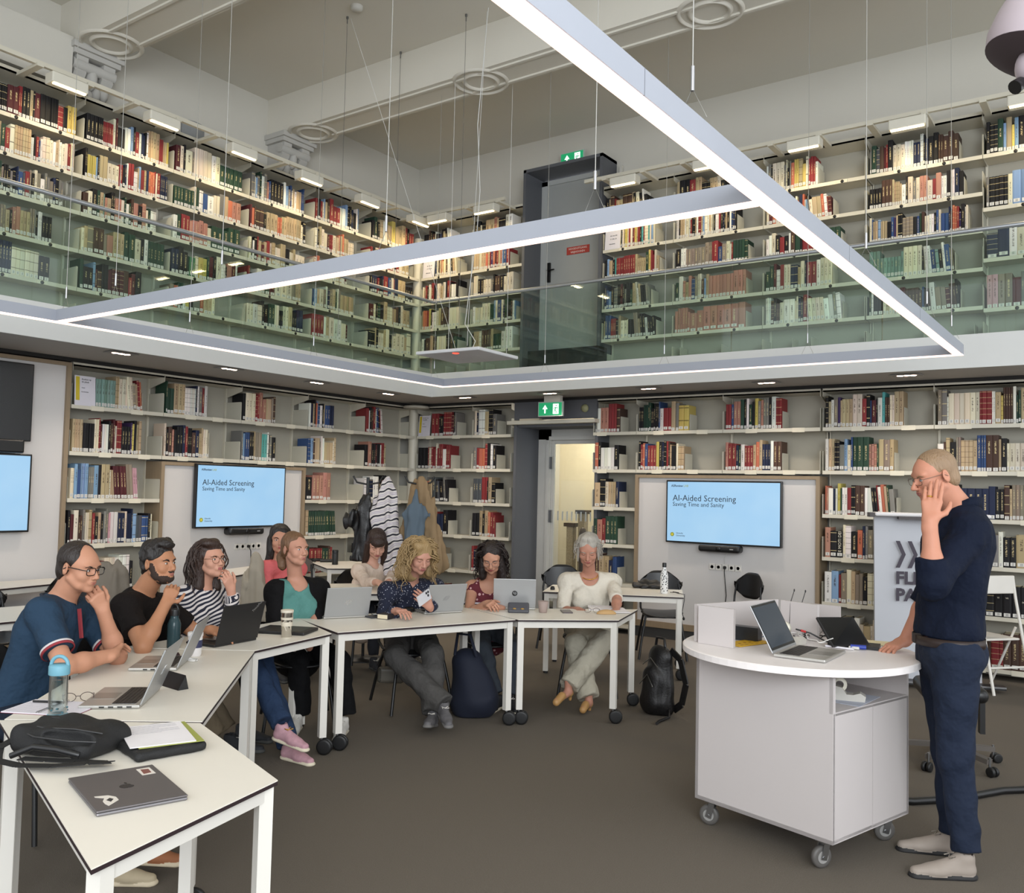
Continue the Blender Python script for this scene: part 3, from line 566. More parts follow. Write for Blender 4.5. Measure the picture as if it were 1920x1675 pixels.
# shelf-top lamps and their rails
r_ = thing('lighting_rail', 'white lighting rail along the top of the left gallery shelves', 'rail'); MB().box(-8.10, -8.06, 1.0, 9.1, 5.36, 5.40).build('rail', shelfm, r_)
for k in range(18): MB().box(-8.42, -8.04, 1.1+.5*k*.94, 1.16+.5*k*.94, 5.34, 5.37).build('rail_arm', shelfm, r_)
r_ = thing('lighting_rail', 'white lighting rail along the top of the back gallery shelves', 'rail')
for x0, x1 in ((-8.06, -6.68), (-5.5, .5)):
    MB().box(x0, x1, 9.15, 9.19, 5.36, 5.40).build('rail', shelfm, r_); x = x0+.25
    while x < x1: MB().box(x, x+.06, 9.13, 9.5, 5.34, 5.37).build('rail_arm', shelfm, r_); x += .5
def shelf_lamp(loc, rz, lab):
    t = thing('shelf_lamp', lab, 'lamp', loc, rz, 'lamps above the gallery shelves')
    bevel(MB().box(-.17, .17, -.07, .07, .02, .12).build('lamp_body', M('lamp_white', 'd8d4c6', .5), t), .012)
    MB().box(-.15, .15, -.062, -.030, .008, .02).build('lens', led2, t)
    light('shelf_lamp_light', 'AREA', (loc[0], loc[1], loc[2]-.002), 4.0, (1, .80, .48), (R(-30) if rz == 0 else 0, 0, 0) if False else (0, 0, rz), shape='RECTANGLE', size=.3, size_y=.1)
nth = ('first', 'second', 'third', 'fourth', 'fifth', 'sixth', 'seventh')
for i in range(7): shelf_lamp((-8.08, 3.24+.975*i, 5.22), R(90), 'boxy white lamp over the left gallery shelves, %s counting from the left edge' % nth[i])
for i, x in enumerate((-7.77, -6.98, -4.96, -3.92, -2.87, -1.87, -.85)): shelf_lamp((x, 9.17, 5.22), 0, 'boxy white lamp over the back gallery shelves, %s counting from the corner' % nth[i])

# ---------------- screens and their panels
scr = bpy.data.materials.new('slide_screen'); scr.use_nodes = True; nt = scr.node_tree; N = nt.nodes; L = nt.links; p = N['Principled BSDF']; p.inputs['Base Color'].default_value = (.02, .02, .02, 1); p.inputs['Roughness'].default_value = .2
tc = N.new('ShaderNodeTexCoord'); nz = N.new('ShaderNodeTexNoise'); nz.inputs['Scale'].default_value = 2; L.new(tc.outputs['Object'], nz.inputs['Vector'])
mx = N.new('ShaderNodeMix'); mx.data_type = 'RGBA'; mx.inputs[6].default_value = (*lin('8fc4ee'), 1); mx.inputs[7].default_value = (*lin('b4daf4'), 1); L.new(nz.outputs[0], mx.inputs[0]); L.new(mx.outputs[2], p.inputs['Emission Color']); p.inputs['Emission Strength'].default_value = .78
sink = M('slide_ink', '2c3a48', .6); sora = M('slide_olive', '8a9440', .6, emit='8a9440', es=.25)
def slide(T, w_, h_, lab):
    t = thing('wall_screen', lab, 'screen'); t.matrix_world = T   # local x right, y into wall, z up, origin centre
    bevel(MB().box(-w_/2, w_/2, -.005, .045, -h_/2, h_/2).build('bezel', blackm, t), .006)
    a, b = w_/2-.018, h_/2-.018
    s_ = MB().box(-a, a, -.0065, -.005, -b, b).build('display', scr, t)
    tr = lambda x, z: Matrix.Translation((x, -.0075, z)) @ Matrix.Rotation(R(90), 4, 'X')
    text('AI-Aided Screening', w_*.072, sink, 'lettering', s_, tr(-a*.9, b*.36)); text('Saving Time and Sanity', w_*.050, sink, 'lettering', s_, tr(-a*.9, b*.18))
    text('ASReview', w_*.026, sink, 'lettering', s_, tr(-a*.93, b*.83), bold=.0006); text('LAB', w_*.026, sora, 'lettering', s_, tr(-a*.70, b*.83))
    g_ = MB(); cx, cz = -a*.9, -b*.78
    MB().add([(cx+.024*math.cos(u), -.0085, cz+.024*math.sin(u)) for u in [k*math.pi/8 for k in range(16)]], [tuple(range(16))]).build('badge', sora, s_); MB().add([(cx+.011*math.cos(u), -.0095, cz+.011*math.sin(u)) for u in [k*math.pi/8 for k in range(16)]], [tuple(range(16))]).build('badge_centre', M('badge_yellow', 'd6c23a', .6, emit='c8b83a', es=.25), s_)
    text('Utrecht', w_*.02, sink, 'lettering', s_, tr(-a*.83, -b*.76)); text('University', w_*.02, sink, 'lettering', s_, tr(-a*.83, -b*.84))
    return t
def bar_cam(T, lab):
    t = thing('video_bar', lab, 'camera'); t.matrix_world = T
    bevel(MB().box(-.24, .24, -.09, .04, -.04, .04).build('bar_body', black, t), .03, 4)
    MB().lathe([(.028, 0), (.028, .006), (.012, .008), (0, .008)], (0, -.09, 0), 20, ax=(0, -1, 0)).build('lens', blackm, t)
    MB().box(.13, .17, -.0915, -.09, -.005, .005).build('maker_mark', M('mark', '9a9a9a', .5), t)
def outlet(T, lab, n=5):
    t = thing('power_outlet', lab, 'outlet'); t.matrix_world = T
    pm = M('outlet_white', 'd2cfc8', .4)
    for k in range(n):
        x = (k-(n-1)/2)*.075; f_ = MB().box(x-.035, x+.035, -.012, 0, -.035, .035).build('socket', pm, t); bevel(f_, .003)
        MB().lathe([(.022, 0), (.022, .002), (.018, .002), (.018, -.006), (0, -.006)], (x, -.012, 0), 18, ax=(0, -1, 0)).build('socket_well', pm, f_)
        MB().box(x-.009, x-.005, -.0075, -.0055, -.003, .003).box(x+.005, x+.009, -.0075, -.0055, -.003, .003).build('socket_hole', black, f_)
    a = MB(); a.tube([(.0, -.02, .0), (.01, -.05, -.05), (.03, -.04, -.3), (.0, -.04, -.55), (.04, -.03, -.7)], .005, 6); a.box(-.012, .012, -.035, -.012, -.014, .014); a.build('plug_cable', black, t)
    MB().tube([(0, -.01, .035), (-.005, -.01, .1), (.03, -.01, .17)], .0035, 6).build('white_lead', M('white_cable', 'd0d0cc', .5), t)
TB = lambda x, y, z: Matrix.Translation((x, y, z)); TL = lambda y, z, x=XL: Matrix(((0, -1, 0, x), (1, 0, 0, y), (0, 0, 1, z), (0, 0, 0, 1)))
def panel(T, w_, h_, lab, foot=True):
    t = thing('media_panel', lab, 'panel'); t.matrix_world = T       # origin lower-left
    a = MB(); a.box(0, .04, -.012, .28, 0, h_).box(w_-.04, w_, -.012, .28, 0, h_).box(.04, w_-.04, -.012, .28, h_-.035, h_); a.build('oak_frame', oak, t)
    MB().box(.04, w_-.04, .02, .04, 0, h_-.035).build('panel_board', board, t)
    MB().box(.04, w_-.04, .0, .02, 0, .07).build('oak_plinth', oak, t)
    return t
panel(TB(-4.93, YB, .12), 2.14, 1.755, 'white wall panel in an oak frame around the back wall screen')
slide(TB(-3.84, YB-.05, 1.462) @ Matrix.Rotation(0, 4, 'Z'), 1.335, .705, 'wall screen with a pale blue slide on the back wall')
bar_cam(TB(-3.84, YB-.05, 1.07), 'black video bar under the back wall screen')
outlet(TB(-3.82, YB+.02, .86), 'row of white wall sockets under the back wall screen')
MB().box(-4.93, -2.79, YB+.02, YB+.04, 0, .12).build('baseboard_back', darkback, kind='structure')
panel(TL(LL0+.985, .12), 1.97, 1.755, 'white wall panel in an oak frame around the left wall screen')
slide(TL(6.56, 1.52, XL+.06), 1.225, .70, 'wall screen with a pale blue slide on the left wall')
bar_cam(TL(6.6, 1.13, XL+.04), 'black video bar under the left wall screen')
outlet(TL(6.72, .95, XL-.02), 'row of white wall sockets under the left wall screen')
panel(TL(1.9, .12), 2.66, 2.66, 'tall white wall panel in an oak frame at the left edge')
slide(TL(3.58, 1.53, XL+.06), 1.24, .71, 'pale blue slide screen cut by the left edge of the view')
t = thing('wall_screen', 'switched-off black screen above the leftmost slide screen', 'screen'); t.matrix_world = TL(3.56, 2.355, XL+.06)
bevel(MB().box(-.62, .62, -.005, .045, -.355, .355).build('bezel', blackm, t), .006); MB().box(-.605, .605, -.0065, -.005, -.34, .34).build('display', M('screen_off', '1c1c1e', .25), t)
bevel(MB().box(-.35, .35, -.06, .02, -.06, .06).build('soundbar', black, None), .015); o = bpy.data.objects['soundbar']; o.matrix_world = TL(3.75, 1.95, XL+.06); tag(o, 'black soundbar between the two leftmost screens', 'soundbar')
# ---------------- implicit-surface modeller (smooth unions meshed with surface nets)
def V3(*a): return np.array(a[0] if len(a) == 1 else a, float)
def nrm(v): v = V3(v); return v/(np.linalg.norm(v)+1e-9)
class Field:
    def __init__(s, lo, hi, h):
        s.h = h; s.lo = V3(lo)-3*h; n = np.ceil((V3(hi)+3*h-s.lo)/h).astype(int)+1; s.n = n
        s.f = np.full(n, 9., np.float32); s.m = np.zeros(n, np.uint8); s.ax = [(s.lo[i]+h*np.arange(n[i])).astype(np.float32) for i in range(3)]
    def reg(s, lo, hi):
        a = np.maximum(np.floor((V3(lo)-s.lo)/s.h).astype(int), 0); b = np.minimum(np.ceil((V3(hi)-s.lo)/s.h).astype(int)+1, s.n)
        if (b <= a).any(): return None, None
        sl = tuple(slice(a[i], b[i]) for i in range(3))
        return sl, (s.ax[0][sl[0]][:, None, None], s.ax[1][sl[1]][None, :, None], s.ax[2][sl[2]][None, None, :])
    def put(s, lo, hi, fn, k, mat, mode='+'):
        pad = k+3*s.h; sl, P = s.reg(V3(lo)-pad, V3(hi)+pad)
        if sl is None: return s
        d = fn(P).astype(np.float32); F = s.f[sl]
        if mode == '+':
            if mat is not None: s.m[sl] = np.where(d < F, mat, s.m[sl])
            if k > 0: q = np.maximum(k-np.abs(F-d), 0)/k; s.f[sl] = np.minimum(F, d)-q*q*k*.25
            else: s.f[sl] = np.minimum(F, d)
        else:
            d = -d
            if mat is not None: s.m[sl] = np.where(d > F, mat, s.m[sl])
            if k > 0: q = np.maximum(k-np.abs(F-d), 0)/k; s.f[sl] = np.maximum(F, d)+q*q*k*.25
            else: s.f[sl] = np.maximum(F, d)
        return s
    def cone(s, a, b, ra, rb, k=.02, mat=0, flat=None, mode='+', cut=None):
        a = V3(a); b = V3(b); r = max(ra, rb); ab = b-a
        fd = nrm(flat[0]) if flat is not None else None; g = (1/flat[1]-1) if flat is not None else 0
        ab2 = ab+fd*(ab@fd)*g if fd is not None else ab; L2 = ab2@ab2+1e-9; u = nrm(ab)
        def fn(P):
            x, y, z = P[0]-a[0], P[1]-a[1], P[2]-a[2]
            x0, y0, z0 = x, y, z
            if fd is not None: t = (x*fd[0]+y*fd[1]+z*fd[2])*g; x, y, z = x+t*fd[0], y+t*fd[1], z+t*fd[2]
            t = np.clip((x*ab2[0]+y*ab2[1]+z*ab2[2])/L2, 0, 1)
            d = np.sqrt((x-t*ab2[0])**2+(y-t*ab2[1])**2+(z-t*ab2[2])**2)-(ra+(rb-ra)*t)
            if cut: d = np.maximum(d, (x0*u[0]+y0*u[1]+z0*u[2])-np.linalg.norm(ab)) if cut in (1, 3) else d; d = np.maximum(d, -(x0*u[0]+y0*u[1]+z0*u[2])) if cut in (2, 3) else d
            return d
        return s.put(np.minimum(a, b)-r, np.maximum(a, b)+r, fn, k, mat, mode)
    def ell(s, c, r, M_=None, k=.02, mat=0, mode='+'):
        c = V3(c); r = V3(r); M_ = np.eye(3) if M_ is None else M_; R_ = max(r)
        def fn(P):
            x, y, z = P[0]-c[0], P[1]-c[1], P[2]-c[2]
            q = [(x*M_[0, i]+y*M_[1, i]+z*M_[2, i]) for i in range(3)]
            k0 = np.sqrt(sum((q[i]/r[i])**2 for i in range(3))); k1 = np.sqrt(sum((q[i]/r[i]**2)**2 for i in range(3)))+1e-6
            return k0*(k0-1)/k1
        return s.put(c-R_, c+R_, fn, k, mat, mode)
    def box(s, c, r, M_=None, rad=.01, k=.01, mat=0, mode='+'):
        c = V3(c); r = V3(r); M_ = np.eye(3) if M_ is None else M_; R_ = np.linalg.norm(r)
        def fn(P):
            x, y, z = P[0]-c[0], P[1]-c[1], P[2]-c[2]
            q = [np.abs(x*M_[0, i]+y*M_[1, i]+z*M_[2, i])-(r[i]-rad) for i in range(3)]
            return np.sqrt(sum(np.maximum(v, 0)**2 for v in q))+np.minimum(np.maximum(np.maximum(q[0], q[1]), q[2]), 0)-rad
        return s.put(c-R_, c+R_, fn, k, mat, mode)
    def half(s, p, n):   # keep the side opposite to n
        n = nrm(n); c = float(V3(p)@n); P = (s.ax[0][:, None, None], s.ax[1][None, :, None], s.ax[2][None, None, :])
        s.f = np.maximum(s.f, (P[0]*n[0]+P[1]*n[1]+P[2]*n[2]-c).astype(np.float32)); return s
    def wrinkle(s, amp, fr, seed=0, aniso=(1, 1, 1), band=.03):
        i = np.nonzero(np.abs(s.f) < band); x, y, z = [s.ax[j][i[j]]*fr*aniso[j] for j in range(3)]; q = seed*1.7
        w_ = np.sin(x*1.1+2.1*np.sin(y*.8+q)+q)+np.sin(y*1.3+1.9*np.sin(z*.9+q*2))+np.sin(z*1.2+2.3*np.sin(x*.7-q))
        s.f[i] += (amp*w_/3).astype(np.float32); return s
    def mesh(s, name, mats, off=(0, 0, 0), smooth=True):
        F = s.f; n = np.array(F.shape); cells = []; poss = []; mat = []; flips = []
        sg = F < 0
        for ax in range(3):
            u, v = (ax+1) % 3, (ax+2) % 3
            a = [slice(1, -1)]*3; b = [slice(1, -1)]*3; a[ax] = slice(1, -2); b[ax] = slice(2, -1)
            A = sg[tuple(a)]; B = sg[tuple(b)]; idx = np.argwhere(A != B)+1
            if not len(idx): continue
            j = idx.copy(); j[:, ax] += 1; v0 = F[tuple(idx.T)]; v1 = F[tuple(j.T)]; t = v0/(v0-v1); pos = idx.astype(float); pos[:, ax] += t
            ins = v0 < 0; mm = np.where(ins, s.m[tuple(idx.T)], s.m[tuple(j.T)])
            cs = []
            for du, dv in ((0, 0), (-1, 0), (-1, -1), (0, -1)):
                c = idx.copy(); c[:, u] += du; c[:, v] += dv; cs.append(np.ravel_multi_index(tuple(c.T), tuple(n)))
            cs = np.stack(cs, 1); cs[~ins] = cs[~ins][:, ::-1]
            cells.append(cs); poss.append(pos); mat.append(mm)
        C_ = np.concatenate(cells); Pp = np.concatenate(poss); mt = np.concatenate(mat)
        un, inv = np.unique(C_.ravel(), return_inverse=True); cnt = np.bincount(inv, minlength=len(un)).astype(float)
        Pr = np.repeat(Pp, 4, axis=0); vs = np.stack([np.bincount(inv, Pr[:, i], len(un))/cnt for i in range(3)], 1)
        vs = s.lo+vs*s.h-V3(off); q = inv.reshape(-1, 4)
        me = bpy.data.meshes.new(name); me.vertices.add(len(vs)); me.vertices.foreach_set('co', vs.astype(np.float32).ravel())
        me.loops.add(q.size); me.loops.foreach_set('vertex_index', q.ravel().astype(np.int32)); me.polygons.add(len(q)); me.polygons.foreach_set('loop_start', np.arange(0, q.size, 4, dtype=np.int32))
        for m_ in (mats if isinstance(mats, (list, tuple)) else [mats]): me.materials.append(m_)
        me.polygons.foreach_set('material_index', np.minimum(mt, len(me.materials)-1).astype(np.int32)); me.polygons.foreach_set('use_smooth', np.ones(len(q), bool))
        me.update(calc_edges=True); me.validate(); return me
    def build(s, name, mats, parent=None, off=(0, 0, 0), **k): return link(name, s.mesh(name, mats, off), parent, **k)

# ---------------- tables
topm = M('table_laminate', 'e6e0d4', .38, var=.01); edgem = M('table_edge', '2a1c20', .5); legm = M('table_steel_white', 'd9d5cd', .4, var=.01)
wheel = M('caster_rubber', '101011', .5); wgrey = M('caster_grey', '6d6a68', .5)
def caster(root, x, y, r=.045, ang=0, m=None, m2=None, fork=None):
    m = m or wheel; a = MB(); d = (math.cos(ang), math.sin(ang)); n = (-d[1], d[0])
    for s_ in (-1, 1) if not fork else (0,):
        cx, cy = x+n[0]*.016*s_+d[0]*.02, y+n[1]*.016*s_+d[1]*.02; wd = .011 if not fork else .014
        a.lathe([(0, -wd), (r*.7, -wd), (r*.92, -wd*.9), (r, -wd*.4), (r, wd*.4), (r*.92, wd*.9), (r*.7, wd), (0, wd)], (cx, cy, r), 24, ax=(n[0], n[1], 0))
    c = a.build('caster', m, root)
    if fork:
        a = MB()
        for s_ in (-1, 1):
            a.bar((x+n[0]*.02*s_, y+n[1]*.02*s_, r*2+.02), (x+n[0]*.02*s_+d[0]*.02, y+n[1]*.02*s_+d[1]*.02, r-.01), .004, .03, upv=(d[0], d[1], 0))
        a.lathe([(.008, -.024), (.008, .024)], (x+d[0]*.02, y+d[1]*.02, r), 10, ax=(n[0], n[1], 0)).box(x-.03, x+.03, y-.03, y+.03, r*2+.015, r*2+.025)
        a.build('caster_fork', fork, root)
        MB().lathe([(r*.55, -.0155), (r*.55, .0155)], (x+d[0]*.02, y+d[1]*.02, r), 20, ax=(n[0], n[1], 0)).build('hub_disc', m2 or wgrey, c)
    else: MB().tube([(x, y, r), (x, y, .11)], .008, 8).build('caster_stem', steel, c)
    return c
def table(pts, lab, cast=(), grp=None, zt=.74):
    cx = sum(p[0] for p in pts)/len(pts); cy = sum(p[1] for p in pts)/len(pts)
    t = thing('folding_table', lab, 'table', (cx, cy, 0)); P = [(x-cx, y-cy) for x, y in pts]
    if sum(P[i][0]*P[(i+1) % len(P)][1]-P[(i+1) % len(P)][0]*P[i][1] for i in range(len(P))) < 0: P = P[::-1]; rev = True
    else: rev = False
    n = len(P)
    def inset(d):
        out = []
        for i in range(n):
            a, b, c = Vector(P[i-1]), Vector(P[i]), Vector(P[(i+1) % n]); e1 = (b-a).normalized(); e2 = (c-b).normalized(); n1 = Vector((-e1.y, e1.x)); n2 = Vector((-e2.y, e2.x))
            v = (n1+n2); v = v/max(.3, v.dot(n1)); out.append(tuple(b+v*d))
        return out
    MB().prism(P, zt-.0035, zt).build('tabletop', topm, t); MB().prism(P, zt-.015, zt-.0035).build('edge_band', edgem, t)
    q = inset(.035)
    for i in range(n):
        a, b = Vector((*q[i], zt-.038)), Vector((*q[(i+1) % n], zt-.038)); MB().bar(a, b, .03, .046).build('apron_rail', legm, t)
    for i in range(n):
        e = Vector(q[(i+1) % n])-Vector(q[i]); ang = math.atan2(e.y, e.x); j = (n-1-i) if rev else i
        z0 = .105 if j in cast else .02
        a = MB(); a.T = Matrix.Translation((*q[i], 0)) @ Matrix.Rotation(ang, 4, 'Z'); a.box(-.022, .022, -.022, .022, z0, zt-.016); a.build('leg', legm, t)
        if j in cast: caster(t, q[i][0], q[i][1], .048, R(30))
        else: MB().lathe([(.02, 0), (.022, .01), (.018, .02)], (q[i][0], q[i][1], 0), 12).build('foot', wheel, t)
    return t
table([(-2.96, 2.17), (-2.21, 1.91), (-2.04, 1.21), (-3.56, 1.715)], 'nearest white folding table, holding the closed grey laptop and black bag')
table([(-3.56, 1.735), (-2.975, 2.19), (-4.02, 3.28), (-4.615, 2.86)], 'white folding table in front of the man in the blue polo', (1, 2))
table([(-4.03, 3.29), (-4.157, 3.98), (-4.80, 4.28), (-4.63, 2.87)], 'white wedge table with the black open laptop and patterned tumbler', (1,))
table([(-4.162, 4.036), (-3.675, 5.285), (-4.32, 5.54), (-4.815, 4.285)], 'white folding table in front of the curly blonde woman', (0, 1))
table([(-3.66, 5.30), (-3.123, 5.79), (-3.30, 6.43), (-4.30, 5.55)], 'white wedge table in front of the woman in the white top', (1, 0, 2))
table([(-4.53, 6.94), (-3.39, 7.49), (-3.66, 8.05), (-4.79, 7.52)], 'white table behind the woman in white, with the patterned bottle', (1, 2))
table([(-6.75, 5.35), (-5.70, 5.42), (-5.12, 6.1), (-5.75, 6.75)], 'white table in the second row between the teal and blonde women', ())
table([(-8.30, 7.55), (-7.50, 7.08), (-7.10, 7.55), (-7.95, 8.15)], 'small white table by the left wall holding the black bottle', ())
table([(-6.0, 2.55), (-5.97, 3.55), (-6.62, 3.75), (-6.75, 2.45)], 'white second-row table just behind the man in the blue polo', ())
table([(-7.65, 2.9), (-7.95, 4.35), (-8.36, 4.45), (-8.36, 2.85)], 'white table along the left wall below the leftmost screens', ())
table([(-7.45, 5.75), (-7.95, 6.85), (-8.3, 6.75), (-7.9, 5.6)], 'white table by the left wall behind the beige coat', ())

# ---------------- chairs
chm = M('chair_shell_black', '151517', .35, var=.05); chf = M('chair_tube_black', '101011', .4)
def make_chair(lab, shell=None):
    shell = shell or chm; t = thing('stacking_chair', lab, 'chair')    # faces +y
    def panel(w_, h_, f, name, nx=12, nz=8, th=.012, rnd=.5):
        a = MB(); vs = []
        for s_ in (0, 1):
            for j in range(nz+1):
                v = j/nz
                for i in range(nx+1):
                    u = i/nx*2-1; e = 1-rnd*max(0, abs(v*2-1))**3*.35; vs.append(f(u*e*w_/2, v*h_-(abs(u)**4)*h_*.18*(1 if v > .5 else -.6), s_*th))
        m_ = (nx+1)*(nz+1); fs = []
        for j in range(nz):
            for i in range(nx):
                k = j*(nx+1)+i; fs += [(k, k+1, k+nx+2, k+nx+1), (m_+k, m_+k+nx+1, m_+k+nx+2, m_+k+1)]
        bd = [i for i in range(nx+1)]+[j*(nx+1)+nx for j in range(1, nz+1)]+[nz*(nx+1)+i for i in range(nx-1, -1, -1)]+[j*(nx+1) for j in range(nz-1, 0, -1)]
        for i in range(len(bd)): p, q = bd[i], bd[(i+1) % len(bd)]; fs.append((q, p, m_+p, m_+q))
        a.add(vs, fs, 0, True); return a.build(name, shell, t)
    panel(.42, .40, lambda x, y, o: (x, -.19+y, .445-o-.02*(x/.2)**2*0+.012*math.cos(y*7)+.02*(abs(x)/.21)**2), 'seat')
    panel(.46, .27, lambda x, z, o: (x, -.235-.10*z-.05*(1-(x/.23)**2)-o, .58+z), 'backrest', rnd=1.2)
    for s_ in (-1, 1):
        a = MB(); a.tube([(s_*.17, .17, .43), (s_*.21, .22, .2), (s_*.235, .25, .015)], .012, 10); a.build('leg', chf, t)
        a = MB(); a.tube([(s_*.17, -.17, .43), (s_*.21, -.24, .2), (s_*.235, -.29, .015)], .012, 10); a.build('leg', chf, t)
        a = MB(); a.tube([(s_*.17, .17, .43), (s_*.185, -.17, .43), (s_*.2, -.225, .47), (s_*.205, -.24, .6), (s_*.19, -.255, .72)], .011, 10); a.build('side_tube', chf, t)
    MB().tube([(-.17, .15, .425), (.17, .15, .425)], .01, 8).build('cross_tube', chf, t)
    for x in (-.1, .1): MB().lathe([(.006, 0), (.004, .002), (0, .002)], (x, -.262-.05*(1-(x/.23)**2), .76), 8, ax=(0, 1, 0)).build('rivet', steel, t)
    return t
CH = make_chair('black shell chair of the curly blonde woman')
def chair(x, y, facing, lab, first=[True]):
    rz = R(facing)-math.pi/2
    if first[0]: first[0] = False; CH.location = (x, y, 0); CH.rotation_euler = (0, 0, rz); CH['label'] = lab; CH['group'] = 'black shell chairs'; return CH
    return dup(CH, (x, y, 0), rz, lab, 'black shell chairs')
chair(-4.93, 5.02, -20, 'black shell chair under the curly blonde woman')
chair(-4.35, 6.12, -52, 'black shell chair under the woman with the burgundy top')
chair(-3.83, 6.72, -55, 'black shell chair under the woman in the white top')
chair(-5.22, 4.28, -8, 'black shell chair under the woman in the teal top')
chair(-5.10, 3.42, 5, 'black shell chair under the woman in the striped shirt')
chair(-4.85, 2.80, 30, 'black shell chair under the man in the black T-shirt')
chair(-4.22, 1.98, 38, 'black shell chair under the man in the blue polo')
chair(-3.55, 8.95, 240, 'empty black shell chair below the back wall screen, behind the lectern')
chair(-5.15, 8.25, -60, 'empty black shell chair left of the white-haired woman, before the door')
chair(-4.05, 8.42, -60, 'empty black shell chair mostly hidden behind the white-haired woman')
chair(-7.15, 3.35, 0, 'empty black shell chair between the two white tables at far left')
chair(-7.20, 4.15, 5, 'empty black shell chair mostly hidden behind the blue polo man')
chair(-6.75, 6.55, -30, 'black shell chair under the long-haired woman in cream')
chair(-6.35, 4.85, -20, 'black shell chair under the woman in the pink shirt')
chair(-3.55, 1.02, 60, 'black shell chair cut off by the lower left edge')
t = make_chair('taupe upholstered chair by the small table at the left wall', M('taupe_shell', '5f5650', .8)); t.location = (-8.1, 7.15, 0); t.rotation_euler = (0, 0, R(-130))

# ---------------- lectern desk
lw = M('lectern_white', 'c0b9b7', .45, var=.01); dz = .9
DC = Vector((-1.42, 4.53, 0)); ang = math.atan2(4.098-4.30, -1.136+1.869)   # long front face direction
desk = thing('lectern_desk', 'white rolling lectern cabinet with a round top', 'desk', DC, ang)
hw, hd = .38, .335
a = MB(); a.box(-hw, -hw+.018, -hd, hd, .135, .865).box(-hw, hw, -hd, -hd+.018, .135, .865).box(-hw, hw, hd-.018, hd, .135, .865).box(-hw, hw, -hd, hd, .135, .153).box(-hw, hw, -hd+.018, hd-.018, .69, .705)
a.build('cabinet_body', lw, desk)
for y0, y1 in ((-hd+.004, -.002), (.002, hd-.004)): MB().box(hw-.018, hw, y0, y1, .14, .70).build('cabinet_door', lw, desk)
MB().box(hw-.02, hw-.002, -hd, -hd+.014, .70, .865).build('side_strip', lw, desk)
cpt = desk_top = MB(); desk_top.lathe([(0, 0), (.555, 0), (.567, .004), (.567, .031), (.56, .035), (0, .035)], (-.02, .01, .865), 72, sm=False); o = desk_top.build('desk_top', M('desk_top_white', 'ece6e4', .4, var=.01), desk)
for x, y, an in ((-hw+.06, -hd+.07, 200), (hw-.08, -hd+.07, 250), (hw-.07, hd-.06, 230), (-hw+.07, hd-.07, 100)): caster(desk, x, y, .05, R(an), M('caster_tread', '55524f', .5), M('hub', '8d8b88', .4), steel)
def on(px, py, z): p = atz(px, py, z); return p
# low partitions on the lectern
pz = .90; Q = lambda x, y, z=pz: atz(1290+x/4.267, 1090+y/4.267, z)
def wallp(p0, p1, h, name, lab, th=.018):
    d = (p1-p0); L_ = d.length; an = math.atan2(d.y, d.x); t = MB(); t.box(0, L_, 0, th, 0, h); o = t.build(name, lw, None, label=lab, cat='divider'); o.location = (p0.x, p0.y, pz+.001); o.rotation_euler = (0, 0, an); return o
p0, p1 = Q(80, 495), Q(362, 540)
wallp(p0, p1, .19, 'desk_divider', 'white upright board at the left of the lectern top')
pa = Vector((-1.90, 4.36, pz)); pb_ = Vector((-1.66, 4.90, pz))
wallp(pa, pb_, .19, 'desk_divider', 'long white back board along the rear of the lectern top')
wallp(Vector((-1.64, 4.88, pz)), Vector((-1.42, 4.80, pz)), .19, 'desk_divider', 'white board right of centre on the lectern behind the laptop')
wallp(Vector((-1.66, 5.02, pz)), Vector((-1.36, 5.0, pz)), .17, 'desk_divider', 'rearmost short white board on the lectern top')
